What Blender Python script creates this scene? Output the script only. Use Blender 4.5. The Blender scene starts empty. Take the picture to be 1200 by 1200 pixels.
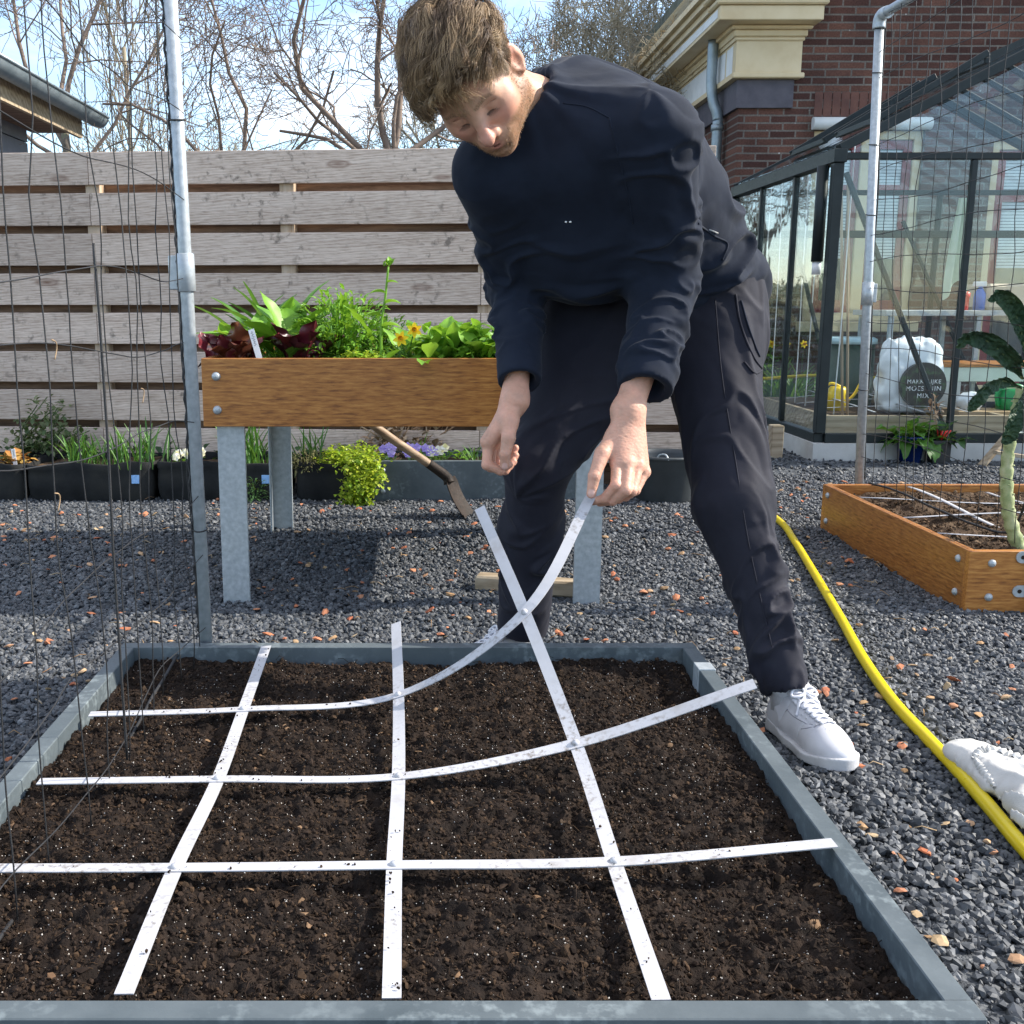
import bpy, math, random
import numpy as np
from mathutils import Vector, Matrix
SC = bpy.context.scene
COL = SC.collection
R = math.radians
# ---------------------------------------------------------------- camera
H = 0.88; PITCH = R(11.13); FPX = 1250.0; PX, PY = 500.0, 600.0
cd = bpy.data.cameras.new('camera'); cam = bpy.data.objects.new('camera', cd); COL.objects.link(cam)
cam.location = (0, 0, H); cam.rotation_euler = (R(90) - PITCH, 0, 0)
cd.sensor_width = 36; cd.sensor_fit = 'HORIZONTAL'; cd.lens = 36 * FPX / 1200
cd.shift_x = (600 - PX) / 1200; cd.clip_start = .05; cd.clip_end = 2000
SC.camera = cam
# ---------------------------------------------------------------- sky and sun
EL, AZ = R(36), R(84)                      # azimuth measured from +Y towards +X
SUN = Vector((math.cos(EL) * math.sin(AZ), math.cos(EL) * math.cos(AZ), math.sin(EL)))
wd = bpy.data.worlds.new('World'); SC.world = wd; wd.use_nodes = True
nt = wd.node_tree; nt.nodes.clear()
wo = nt.nodes.new('ShaderNodeOutputWorld'); bg = nt.nodes.new('ShaderNodeBackground')
sky = nt.nodes.new('ShaderNodeTexSky'); sky.sky_type = 'NISHITA'; sky.sun_disc = False
sky.sun_elevation = EL; sky.sun_rotation = AZ; sky.air_density = 1.0; sky.dust_density = .15; sky.ozone_density = 2.3
tc = nt.nodes.new('ShaderNodeTexCoord'); mp = nt.nodes.new('ShaderNodeMapping'); mp.inputs['Scale'].default_value = (1, 1, 2.6)
mp.inputs['Rotation'].default_value = (0, R(12), 0)
n1 = nt.nodes.new('ShaderNodeTexNoise'); n1.inputs['Scale'].default_value = 3.4; n1.inputs['Detail'].default_value = 9; n1.inputs['Roughness'].default_value = .58
n1.inputs['Distortion'].default_value = .5
rp = nt.nodes.new('ShaderNodeValToRGB'); rp.color_ramp.elements[0].position = .55; rp.color_ramp.elements[1].position = .92
rp.color_ramp.elements[1].color = (.8, .8, .8, 1)
mx = nt.nodes.new('ShaderNodeMix'); mx.data_type = 'RGBA'
mx.inputs[7].default_value = (6.0, 5.9, 5.9, 1)
L = nt.links
L.new(tc.outputs['Generated'], mp.inputs['Vector']); L.new(mp.outputs[0], n1.inputs['Vector'])
sz = nt.nodes.new('ShaderNodeSeparateXYZ'); L.new(tc.outputs['Generated'], sz.inputs[0]); ma = nt.nodes.new('ShaderNodeMath'); ma.operation = 'MULTIPLY_ADD'; ma.inputs[1].default_value = .34  # cloud cover thickened overhead, out of view, added for neutral fill light
mb_ = nt.nodes.new('ShaderNodeMath'); mb_.operation = 'MAXIMUM'; mb_.inputs[1].default_value = 0; L.new(sz.outputs[2], mb_.inputs[0]); L.new(mb_.outputs[0], ma.inputs[0]); L.new(n1.outputs['Fac'], ma.inputs[2])
L.new(ma.outputs[0], rp.inputs['Fac']); L.new(rp.outputs['Color'], mx.inputs[0])
L.new(sky.outputs[0], mx.inputs[6]); L.new(mx.outputs[2], bg.inputs['Color'])
bg.inputs['Strength'].default_value = .15; L.new(bg.outputs[0], wo.inputs['Surface'])
sd = bpy.data.lights.new('sun', 'SUN'); so = bpy.data.objects.new('sun', sd); COL.objects.link(so)
sd.energy = 3.9; sd.angle = R(.5); sd.color = (1, .93, .82)
so.location = SUN * 30; so.rotation_euler = SUN.to_track_quat('Z', 'Y').to_euler()
SC.view_settings.view_transform = 'Standard'; SC.view_settings.look = 'None'; SC.view_settings.gamma = 1
SC.view_settings.exposure = 1.18
SC.cycles.max_bounces = 10; SC.cycles.transparent_max_bounces = 24
# ---------------------------------------------------------------- photo geometry
_c, _s = math.cos(PITCH), math.sin(PITCH)
def ray(x, y):
    u, v = (x - PX) / FPX, (y - PY) / FPX
    return np.array([u, _c - v * _s, -_s - v * _c])
CAM = np.array([0, 0, H])
def G(x, y, z=0.0):
    r = ray(x, y); return CAM + r * ((z - H) / r[2])
def W(x, y, Y):
    r = ray(x, y); return CAM + r * (Y / r[1])
def proj(P):
    P = np.asarray(P, float) - CAM
    zc = P[..., 1] * _c - P[..., 2] * _s
    return np.stack([PX + FPX * P[..., 0] / zc, PY + FPX * (-P[..., 1] * _s - P[..., 2] * _c) / zc], -1)
rng = np.random.default_rng(7); random.seed(7)
def nrm(v):
    v = np.asarray(v, float); return v / (np.linalg.norm(v, axis=-1, keepdims=True) + 1e-12)
# ---------------------------------------------------------------- mesh builder
class MB:
    def __init__(self):
        self.v = []; self.f = []; self.n = 0; self.sm = []; self.mi = []
    def add(self, V, F, smooth=False, mi=0):
        V = np.asarray(V, float).reshape(-1, 3); F = np.asarray(F, int)
        if len(F) == 0: return self
        self.v.append(V); self.f.append(F + self.n); self.n += len(V)
        self.sm.append(np.full(len(F), smooth)); self.mi.append(np.full(len(F), mi)); return self
    def box(self, lo, hi, M=None, bev=0.0, mi=0):
        lo = np.asarray(lo, float); hi = np.asarray(hi, float)
        if bev <= 0:
            V = np.array([[x, y, z] for x in (lo[0], hi[0]) for y in (lo[1], hi[1]) for z in (lo[2], hi[2])])
            F = [[0, 1, 3, 2], [4, 6, 7, 5], [0, 4, 5, 1], [2, 3, 7, 6], [0, 2, 6, 4], [1, 5, 7, 3]]
            if M is not None: V = V @ np.asarray(M)[:3, :3].T + np.asarray(M)[:3, 3]
            return self.add(V, F, mi=mi)
        # chamfered box: 24 verts
        V = []; idx = {}
        for ix in (0, 1):
            for iy in (0, 1):
                for iz in (0, 1):
                    c = np.array([(lo, hi)[ix][0], (lo, hi)[iy][1], (lo, hi)[iz][2]]); sg = np.array([1 - 2 * ix, 1 - 2 * iy, 1 - 2 * iz]) * bev
                    for a in range(3):
                        p = c.copy()
                        for b in range(3):
                            if b != a: p[b] += sg[b]
                        idx[(ix, iy, iz, a)] = len(V); V.append(p)
        F4 = []
        for a in range(3):
            o = [b for b in range(3) if b != a]
            for s in (0, 1):
                q = []
                for t in ((0, 0), (1, 0), (1, 1), (0, 1)):
                    k = [0, 0, 0]; k[a] = s; k[o[0]] = t[0]; k[o[1]] = t[1]; q.append(idx[(*k, a)])
                fl = (s == 0) ^ (a == 1); F4.append(q[::-1] if fl else q)
        for a in range(3):
            o = [b for b in range(3) if b != a]
            for t in ((0, 0), (1, 0), (1, 1), (0, 1)):
                k0 = [0, 0, 0]; k0[o[0]] = t[0]; k0[o[1]] = t[1]; k1 = list(k0); k1[a] = 1
                F4.append([idx[(*k0, o[0])], idx[(*k1, o[0])], idx[(*k1, o[1])], idx[(*k0, o[1])]])
        V = np.array(V)
        T = [[idx[(ix, iy, iz, 0)], idx[(ix, iy, iz, 1)], idx[(ix, iy, iz, 2)]] for ix in (0, 1) for iy in (0, 1) for iz in (0, 1)]
        if M is not None: V = V @ np.asarray(M)[:3, :3].T + np.asarray(M)[:3, 3]
        n0 = self.n; self.add(V, F4, mi=mi)
        self.f.append(np.array(T) + n0); self.sm.append(np.full(len(T), False)); self.mi.append(np.full(len(T), mi)); return self
    def tubes(self, P, Rr, sides=8, cap=True, ref=None, mi=0, smooth=True, closed=False, flat=1.0):
        """P (N,K,3) polylines, Rr (N,K) radii"""
        P = np.asarray(P, float); 
        if P.ndim == 2: P = P[None]
        N, K, _ = P.shape; Rr = np.broadcast_to(np.asarray(Rr, float), (N, K))
        T = np.gradient(P, axis=1) if not closed else (np.roll(P, -1, 1) - np.roll(P, 1, 1))
        T = nrm(T)
        if ref is None:
            D = np.abs(nrm(P[:, -1] - P[:, 0] + 1e-6)); ref = np.eye(3)[np.argmin(D, 1)][:, None, :]
        else: ref = np.broadcast_to(np.asarray(ref, float), (N, 1, 3)) if np.ndim(ref) == 1 else np.asarray(ref)
        A = nrm(np.cross(T, ref)); B = np.cross(T, A)
        ang = np.arange(sides) * 2 * np.pi / sides
        V = P[:, :, None] + Rr[:, :, None, None] * (np.cos(ang)[:, None] * A[:, :, None] + flat * np.sin(ang)[:, None] * B[:, :, None])
        k = np.arange(K if closed else K - 1)[:, None]; j = np.arange(sides)[None]; k2 = (k + 1) % K
        q = np.stack([k * sides + j, k * sides + (j + 1) % sides, k2 * sides + (j + 1) % sides, k2 * sides + j], -1).reshape(-1, 4)
        F = (q[None] + (np.arange(N) * K * sides)[:, None, None]).reshape(-1, 4)
        n0 = self.n; self.add(V, F, smooth, mi)
        if cap and not closed:
            a = np.arange(sides)
            c = np.concatenate([(a[::-1])[None] + (np.arange(N) * K * sides)[:, None], (a + (K - 1) * sides)[None] + (np.arange(N) * K * sides)[:, None]])
            self.f.append(c + n0); self.sm.append(np.full(len(c), False)); self.mi.append(np.full(len(c), mi))
        return self
    def lathe(self, prof, c=(0, 0, 0), n=24, M=None, smooth=True, mi=0):
        prof = np.asarray(prof, float); a = np.arange(n) * 2 * np.pi / n
        V = np.stack([prof[:, None, 0] * np.cos(a), prof[:, None, 0] * np.sin(a), np.broadcast_to(prof[:, None, 1], (len(prof), n))], -1)
        if M is not None: V = V @ np.asarray(M)[:3, :3].T
        V = V + np.asarray(c)
        k = np.arange(len(prof) - 1)[:, None]; j = np.arange(n)[None]
        F = np.stack([k * n + j, k * n + (j + 1) % n, (k + 1) * n + (j + 1) % n, (k + 1) * n + j], -1).reshape(-1, 4)
        return self.add(V, F, smooth, mi)
    def grid(self, Pg, smooth=True, mi=0, flip=False):
        Pg = np.asarray(Pg, float); a, b = Pg.shape[:2]
        i = np.arange(a - 1)[:, None]; j = np.arange(b - 1)[None]
        F = np.stack([i * b + j, (i + 1) * b + j, (i + 1) * b + j + 1, i * b + j + 1], -1).reshape(-1, 4)
        return self.add(Pg, F[:, ::-1] if flip else F, smooth, mi)
    def prism(self, pts, d):
        """extrude closed polygon pts (n,3) along d"""
        P = np.asarray(pts, float); n = len(P); V = np.concatenate([P, P + np.asarray(d)])
        F = [[i, (i + 1) % n, (i + 1) % n + n, i + n] for i in range(n)]
        n0 = self.n; self.add(V, F)
        c = np.array([list(range(n))[::-1], list(range(n, 2 * n))]); self.f.append(c + n0)
        self.sm.append(np.full(2, False)); self.mi.append(np.full(2, 0)); return self
    def leaves(self, base, d, up, Ln, Wd, droop=.3, fold=.15, prof=None, ruff=0., K=5, C=3, mi=0, curl=0.):
        base = np.atleast_2d(base); N = len(base); d = nrm(np.broadcast_to(d, (N, 3))); up = np.broadcast_to(up, (N, 3))
        s = nrm(np.cross(d, up)); u = np.cross(s, d)
        Ln = np.broadcast_to(Ln, N); Wd = np.broadcast_to(Wd, N); droop = np.broadcast_to(droop, N)
        t = np.linspace(0, 1, K); w = np.linspace(-1, 1, C)
        pr = np.interp(t, np.linspace(0, 1, len(prof)), prof) if prof is not None else np.sin(np.pi * np.clip(t, .03, .97)) ** .7
        ang = droop[:, None] * t                         # bends towards -u
        fw = np.cumsum(np.concatenate([np.zeros((N, 1)), (np.cos(ang[:, 1:] * 2)) / (K - 1)], 1), 1)
        dn = np.cumsum(np.concatenate([np.zeros((N, 1)), (np.sin(ang[:, 1:] * 2)) / (K - 1)], 1), 1)
        mid = base[:, None] + Ln[:, None, None] * (fw[..., None] * d[:, None] - dn[..., None] * u[:, None])
        off = Wd[:, None, None] * .5 * pr[None, :, None] * w[None, None, :]
        lift = fold * Wd[:, None, None] * pr[None, :, None] * (np.abs(w)[None, None, :])
        if ruff:
            lift = lift + ruff * Wd[:, None, None] * np.abs(w) * np.sin(t[None, :, None] * 17 + rng.uniform(0, 6, (N, 1, 1)) + w * 2) 
        V = mid[:, :, None] + off[..., None] * s[:, None, None] + lift[..., None] * u[:, None, None]
        i = np.arange(K - 1)[:, None]; j = np.arange(C - 1)[None]
        q = np.stack([i * C + j, i * C + j + 1, (i + 1) * C + j + 1, (i + 1) * C + j], -1).reshape(-1, 4)
        F = (q[None] + (np.arange(N) * K * C)[:, None, None]).reshape(-1, 4)
        return self.add(V, F, True, mi)
    def build(self, name, m, parent=None, origin=None, attr=None):
        V = np.concatenate(self.v)
        if parent is not None: o0 = np.array(world_loc(parent))
        elif origin is not None: o0 = np.asarray(origin, float)
        else: o0 = np.array([(V[:, 0].min() + V[:, 0].max()) / 2, (V[:, 1].min() + V[:, 1].max()) / 2, V[:, 2].min()])
        me = bpy.data.meshes.new(name)
        nl = [np.full(len(F), F.shape[1]) for F in self.f]
        lt = np.concatenate(nl); li = np.concatenate([F.ravel() for F in self.f])
        me.vertices.add(len(V)); me.vertices.foreach_set('co', (V - o0).astype(np.float32).ravel())
        me.loops.add(len(li)); me.loops.foreach_set('vertex_index', li.astype(np.int32))
        me.polygons.add(len(lt)); me.polygons.foreach_set('loop_start', np.concatenate([[0], np.cumsum(lt)[:-1]]).astype(np.int32))
        me.polygons.foreach_set('loop_total', lt.astype(np.int32))
        me.update(calc_edges=True)
        me.polygons.foreach_set('use_smooth', np.concatenate(self.sm)); me.polygons.foreach_set('material_index', np.concatenate(self.mi).astype(np.int32))
        for mm in (m if isinstance(m, (list, tuple)) else [m]): me.materials.append(mm)
        if attr is not None:
            for nm, val in attr.items():
                ca = me.color_attributes.new(nm, 'FLOAT_COLOR', 'POINT')
                ca.data.foreach_set('color', np.concatenate([val, np.ones((len(val), 1))], 1).astype(np.float32).ravel())
        me.validate(clean_customdata=False); me.update()
        o = bpy.data.objects.new(name, me); COL.objects.link(o)
        if parent is not None: o.parent = parent
        else: o.location = o0
        return o
def world_loc(o):
    p = Vector(o.location)
    while o.parent is not None:
        o = o.parent; p = p + Vector(o.location)
    return p
def tag(o, label=None, cat=None, group=None, kind=None):
    if label: o['label'] = label
    if cat: o['category'] = cat
    if group: o['group'] = group
    if kind: o['kind'] = kind
    return o
def thing(name, loc, label, cat, group=None):
    o = bpy.data.objects.new(name, None); o.empty_display_size = .1; COL.objects.link(o); o.location = [float(x) for x in loc]
    return tag(o, label, cat, group)
def spline(P, n):
    """Catmull-Rom through P sampled n points per segment"""
    P = np.asarray(P, float); Q = np.concatenate([[2 * P[0] - P[1]], P, [2 * P[-1] - P[-2]]]); out = []
    for i in range(1, len(Q) - 2):
        t = np.linspace(0, 1, n, endpoint=False)[:, None]; a, b, c, d = Q[i - 1], Q[i], Q[i + 1], Q[i + 2]
        out.append(.5 * (2 * b + (c - a) * t + (2 * a - 5 * b + 4 * c - d) * t ** 2 + (3 * b - a - 3 * c + d) * t ** 3))
    out.append(P[-1:]); return np.concatenate(out)
# ---------------------------------------------------------------- value noise for geometry
_perm = rng.permutation(256)
def _h(i, j, k): return _perm[(_perm[(_perm[i & 255] + j) & 255] + k) & 255] / 255.0
def vnoise(P):
    P = np.asarray(P, float); i = np.floor(P).astype(int); f = P - i; f = f * f * (3 - 2 * f); x, y, z = i[..., 0], i[..., 1], i[..., 2]
    r = 0
    for a in (0, 1):
        for b in (0, 1):
            for c in (0, 1):
                r = r + _h(x + a, y + b, z + c) * (f[..., 0] if a else 1 - f[..., 0]) * (f[..., 1] if b else 1 - f[..., 1]) * (f[..., 2] if c else 1 - f[..., 2])
    return r * 2 - 1
def fbm(P, o=4, g=.5):
    s = 0; a = 1; P = np.asarray(P, float)
    for k in range(o): s = s + a * vnoise(P * 2 ** k + 17.3 * k); a *= g
    return s
# ---------------------------------------------------------------- materials
def new_mat(name):
    m = bpy.data.materials.new(name); m.use_nodes = True; t = m.node_tree; t.nodes.clear()
    o = t.nodes.new('ShaderNodeOutputMaterial'); b = t.nodes.new('ShaderNodeBsdfPrincipled'); t.links.new(b.outputs[0], o.inputs[0])
    return m, t, b
def ramp(t, fac, cols, pos=None):
    r = t.nodes.new('ShaderNodeValToRGB'); e = r.color_ramp.elements
    pos = pos or [i / (len(cols) - 1) for i in range(len(cols))]
    while len(e) < len(cols): e.new(.5)
    for i, c in enumerate(cols): e[i].position = pos[i]; e[i].color = (*c, 1)
    t.links.new(fac, r.inputs[0]); return r.outputs[0]
def noise(t, vec, scale, detail=5, rough=.55, dist=0.):
    n = t.nodes.new('ShaderNodeTexNoise'); n.inputs['Scale'].default_value = scale; n.inputs['Detail'].default_value = detail
    n.inputs['Roughness'].default_value = rough; n.inputs['Distortion'].default_value = dist; t.links.new(vec, n.inputs['Vector']); return n.outputs['Fac']
def math_(t, op, a, b):
    n = t.nodes.new('ShaderNodeMath'); n.operation = op
    for i, x in enumerate((a, b)):
        if x is None: continue
        if isinstance(x, (int, float)): n.inputs[i].default_value = x
        else: t.links.new(x, n.inputs[i])
    return n.outputs[0]
def mixc(t, fac, a, b, mode='MIX'):
    n = t.nodes.new('ShaderNodeMix'); n.data_type = 'RGBA'; n.blend_type = mode
    for i, x in ((0, fac), (6, a), (7, b)):
        if isinstance(x, (int, float)): n.inputs[i].default_value = x
        elif isinstance(x, tuple): n.inputs[i].default_value = (*x, 1)
        else: t.links.new(x, n.inputs[i])
    return n.outputs[2]
def coords(t, stretch=(1, 1, 1), island=0., out='Object'):
    c = t.nodes.new('ShaderNodeTexCoord').outputs[out]
    if island:
        g = t.nodes.new('ShaderNodeNewGeometry'); s = t.nodes.new('ShaderNodeVectorMath'); s.operation = 'MULTIPLY_ADD'
        cb = t.nodes.new('ShaderNodeCombineXYZ')
        for i in range(3): t.links.new(math_(t, 'MULTIPLY', g.outputs['Random Per Island'], island * (1 + .37 * i)), cb.inputs[i])
        s.inputs[1].default_value = stretch; t.links.new(c, s.inputs[0]); t.links.new(cb.outputs[0], s.inputs[2]); return s.outputs[0]
    m = t.nodes.new('ShaderNodeMapping'); m.inputs['Scale'].default_value = stretch; t.links.new(c, m.inputs['Vector']); return m.outputs[0]
def bump(t, b, h, strength=.3, dist=.01):
    n = t.nodes.new('ShaderNodeBump'); n.inputs['Strength'].default_value = strength; n.inputs['Distance'].default_value = dist
    t.links.new(h, n.inputs['Height']); t.links.new(n.outputs[0], b.inputs['Normal'])
def mat(name, cols, scale=8., rough=.6, bs=.2, bscale=None, bd=.004, metal=0., stretch=(1, 1, 1), island=0., detail=6, spec=.5, pos=None, rv=.15, trans=0., sheen=0., coat=0.):
    m, t, b = new_mat(name); v = coords(t, stretch, island)
    n = noise(t, v, scale, detail); pos = pos or [.3 + .4 * i / max(1, len(cols) - 1) for i in range(len(cols))]
    t.links.new(ramp(t, n, cols, pos), b.inputs['Base Color'])
    n2 = noise(t, v, bscale or scale * 5, 6)
    if bs: bump(t, b, n2, bs, bd)
    rr = t.nodes.new('ShaderNodeMapRange'); rr.inputs[3].default_value = max(0, rough - rv); rr.inputs[4].default_value = min(1, rough + rv)
    t.links.new(n2, rr.inputs[0]); t.links.new(rr.outputs[0], b.inputs['Roughness'])
    b.inputs['Metallic'].default_value = metal; b.inputs['Specular IOR Level'].default_value = spec
    if sheen: b.inputs['Sheen Weight'].default_value = sheen; b.inputs['Sheen Roughness'].default_value = .4
    if coat: b.inputs['Coat Weight'].default_value = coat
    if trans:
        o = [x for x in t.nodes if x.type == 'OUTPUT_MATERIAL'][0]; tr = t.nodes.new('ShaderNodeBsdfTranslucent'); ms = t.nodes.new('ShaderNodeMixShader'); ms.inputs[0].default_value = trans
        c2 = mixc(t, .35, ramp(t, n, cols, pos), (.35, .5, .05), 'MIX') if trans else None
        t.links.new(c2, tr.inputs[0]); t.links.new(b.outputs[0], ms.inputs[1]); t.links.new(tr.outputs[0], ms.inputs[2]); t.links.new(ms.outputs[0], o.inputs[0])
    return m
def imat(name, cols, rough=.7, spec=.4, nscale=60, nstr=.25, trans=0.):
    """colour by random island (stones, leaves)"""
    m, t, b = new_mat(name); g = t.nodes.new('ShaderNodeNewGeometry')
    c = ramp(t, g.outputs['Random Per Island'], cols)
    n = noise(t, coords(t), nscale, 4)
    c = mixc(t, nstr, c, ramp(t, n, [(.2, .2, .2), (.8, .8, .8)], [.3, .7]), 'OVERLAY')
    t.links.new(c, b.inputs['Base Color']); b.inputs['Roughness'].default_value = rough; b.inputs['Specular IOR Level'].default_value = spec
    if trans:
        o = [x for x in t.nodes if x.type == 'OUTPUT_MATERIAL'][0]; tr = t.nodes.new('ShaderNodeBsdfTranslucent'); ms = t.nodes.new('ShaderNodeMixShader'); ms.inputs[0].default_value = trans
        t.links.new(mixc(t, .3, c, (.4, .55, .03)), tr.inputs[0]); t.links.new(b.outputs[0], ms.inputs[1]); t.links.new(tr.outputs[0], ms.inputs[2]); t.links.new(ms.outputs[0], o.inputs[0])
    return m
def wood(name, cols, axis=0, rough=.6, grain=60., knots=True, coat=0., spec=.4, bs=.25, dark=(.1, .07, .05), big=4., wv=(9, .15), sq=.06):
    """planks: grain runs along axis, every island has its own grain"""
    m, t, b = new_mat(name); st = [1., 1., 1.]; st = [1. if i != axis else sq for i in range(3)]
    v = coords(t, tuple(st), 37.)
    warp = noise(t, v, big, 3, .5, .6)
    g1 = noise(t, v, grain, 6, .65, .3)
    w = t.nodes.new('ShaderNodeTexWave'); w.wave_type = 'RINGS'; w.rings_direction = 'X' if axis == 0 else ('Y' if axis == 1 else 'Z'); w.inputs['Scale'].default_value = wv[0]; w.inputs['Distortion'].default_value = 7; w.inputs['Detail'].default_value = 3; w.inputs['Detail Scale'].default_value = 1.4
    t.links.new(v, w.inputs['Vector'])
    f = math_(t, 'ADD', math_(t, 'MULTIPLY', g1, .75 - wv[1]), math_(t, 'ADD', math_(t, 'MULTIPLY', warp, .25), math_(t, 'MULTIPLY', w.outputs['Fac'], wv[1])))
    c = ramp(t, f, cols, [.34 + .3 * i / (len(cols) - 1) for i in range(len(cols))])
    if knots:
        ks = [5.5, 5.5, 5.5]; ks[axis] = 1.7
        vo = t.nodes.new('ShaderNodeTexVoronoi'); vo.inputs['Scale'].default_value = 1.; vo.inputs['Randomness'].default_value = 1.
        t.links.new(coords(t, tuple(ks), 53.), vo.inputs['Vector'])
        k = ramp(t, vo.outputs['Distance'], [(1, 1, 1), (.35, .35, .35), (.6, .6, .6), (0, 0, 0)], [.0, .06, .085, .12])
        c = mixc(t, k, c, dark)
    gi = t.nodes.new('ShaderNodeNewGeometry'); br = t.nodes.new('ShaderNodeMapRange'); br.inputs[3].default_value = .8; br.inputs[4].default_value = 1.15
    t.links.new(gi.outputs['Random Per Island'], br.inputs[0])
    mm = t.nodes.new('ShaderNodeVectorMath'); mm.operation = 'SCALE'; t.links.new(c, mm.inputs[0]); t.links.new(br.outputs[0], mm.inputs['Scale'])
    t.links.new(mm.outputs[0], b.inputs['Base Color']); b.inputs['Roughness'].default_value = rough; b.inputs['Specular IOR Level'].default_value = spec
    if coat: b.inputs['Coat Weight'].default_value = coat; b.inputs['Coat Roughness'].default_value = .25
    bump(t, b, f, bs, .003); return m
M = {}
M['gravel'] = imat('dark_gravel', [(.019, .022, .027), (.047, .053, .061), (.085, .092, .102), (.034, .039, .045), (.14, .147, .157), (.058, .064, .073), (.025, .029, .034)], .62, .5, 140, .3)
M['chip'] = imat('brick_chips', [(.42, .13, .06), (.5, .22, .12), (.33, .11, .06), (.45, .3, .18), (.3, .18, .09)], .85, .2, 120)
M['bark'] = imat('bark_litter', [(.16, .09, .05), (.3, .2, .11), (.42, .32, .2), (.2, .12, .07)], .9, .2, 120)
M['soil'] = mat('potting_soil', [(.006, .0042, .0034), (.0155, .0105, .008), (.034, .022, .015)], 38, .95, .9, 220, .006, spec=.15)
M['crumb'] = imat('soil_crumbs', [(.008, .005, .0038), (.019, .0125, .0095), (.038, .025, .018), (.013, .009, .007), (.06, .037, .022), (.011, .0075, .0055)], .95, .15, 200)
M['perlite'] = imat('perlite', [(.5, .47, .43), (.34, .3, .25), (.6, .58, .55)], .9, .3)
M['board'] = mat('grey_composite', [(.055, .071, .08), (.08, .098, .108), (.10, .12, .13)], 9, .5, .25, 160, .001, spec=.4)
M['galv'] = mat('galvanised_steel', [(.31, .345, .365), (.38, .415, .44), (.46, .495, .52)], 70, .42, .1, 120, .001, metal=.3, spec=.5)
M['strip'] = mat('white_strip', [(.34, .325, .32), (.41, .41, .43), (.445, .445, .47)], 14, .38, .1, 200, .0006, pos=[.27, .4, .6], spec=.45)
def speckle(m, col, sc, lo, hi, big=9.):
    t = m.node_tree; b = [x for x in t.nodes if x.type == 'BSDF_PRINCIPLED'][0]; src = b.inputs['Base Color'].links[0].from_socket; v = coords(t)
    k = math_(t, 'MULTIPLY', ramp(t, noise(t, v, sc, 3), [(0, 0, 0), (1, 1, 1)], [lo, hi]), ramp(t, noise(t, v, big, 2), [(0, 0, 0), (1, 1, 1)], [.44, .62])); t.links.new(mixc(t, k, src, col), b.inputs['Base Color'])
speckle(M['strip'], (.2, .18, .165), 120, .5, .7, 7.)
M['white'] = mat('white_plastic', [(.7, .7, .7), (.82, .82, .83)], 20, .4, .1)
M['net'] = mat('black_cord', [(.008, .008, .009), (.02, .02, .022)], 80, .6, .2)
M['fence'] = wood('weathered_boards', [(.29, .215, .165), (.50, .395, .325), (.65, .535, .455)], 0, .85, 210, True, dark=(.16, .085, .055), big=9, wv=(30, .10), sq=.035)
M['fence_back'] = wood('shaded_boards', [(.10, .06, .04), (.18, .11, .075), (.25, .16, .11)], 0, .85, 150, False)  # back boards: shade of the fence gaps put into a darker colour
M['post'] = wood('larch_post', [(.3, .2, .12), (.45, .34, .24), (.52, .42, .32)], 2, .8, 50, False)
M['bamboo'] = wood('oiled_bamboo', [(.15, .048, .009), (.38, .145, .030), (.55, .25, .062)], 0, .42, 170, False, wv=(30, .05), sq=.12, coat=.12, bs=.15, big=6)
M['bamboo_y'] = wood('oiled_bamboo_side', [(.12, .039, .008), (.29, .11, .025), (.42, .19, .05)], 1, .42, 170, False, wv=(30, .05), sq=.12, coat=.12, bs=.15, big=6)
M['oldwood'] = wood('pale_timber', [(.22, .165, .10), (.36, .28, .19), (.45, .365, .26)], 0, .8, 40, False)
M['hose'] = mat('yellow_hose', [(.60, .45, .003), (.70, .54, .006)], 8, .32, .04, 60, spec=.5)
M['fabric'] = mat('black_felt', [(.008, .009, .010), (.018, .019, .02), (.03, .03, .028)], 6, .9, .5, 200, .002, spec=.15)
M['tub'] = mat('black_rubber', [(.025, .03, .033), (.045, .052, .056)], 9, .5, .2, 50)
M['rust'] = mat('worn_steel', [(.012, .009, .007), (.03, .02, .015), (.02, .016, .013)], 25, .7, .4, 120, spec=.25)
M['ash'] = wood('ash_handle', [(.16, .10, .06), (.28, .19, .12), (.36, .26, .17)], 0, .6, 40, False)
M['alu'] = mat('anthracite_aluminium', [(.009, .014, .015), (.017, .024, .026)], 9, .45, .06, 90, spec=.3)
M['cream'] = mat('cream_paint', [(.56, .43, .245), (.62, .495, .30), (.66, .535, .34)], 5, .5, .08, 60)
M['offwhite'] = mat('white_paint', [(.62, .63, .62), (.76, .77, .76)], 6, .5, .06, 60)
M['plinth'] = mat('slate_render', [(.065, .06, .075), (.095, .088, .105)], 12, .8, .3, 160)
M['red'] = mat('wine_red_paint', [(.17, .012, .016), (.24, .02, .024)], 8, .35, .06, 60)
M['zinc'] = mat('zinc_pipe', [(.2, .25, .28), (.32, .37, .4)], 9, .45, .1, 40, metal=.5)
M['darkglass'] = mat('window_glass', [(.02, .025, .03), (.04, .05, .055)], 3, .06, 0, spec=.8)
M['blind'] = mat('grey_blind', [(.45, .5, .52), (.6, .65, .68)], 8, .5, .1)
M['slate'] = mat('roof_slate', [(.05, .055, .04), (.09, .1, .07), (.12, .12, .1)], 14, .8, .5, 60)
M['tarpwall'] = mat('grey_cladding', [(.14, .15, .18), (.2, .21, .25)], 7, .75, .2, 60)
M['trunkm'] = mat('tree_bark', [(.07, .055, .042), (.14, .115, .09), (.12, .125, .07)], 14, .9, .7, 60, .01)
M['twig'] = mat('twig_bark', [(.13, .095, .075), (.24, .18, .14)], 5, .85, .2)
M['twigpale'] = mat('pale_twig_bark', [(.2, .17, .12), (.34, .29, .2)], 5, .85, .2)
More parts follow.
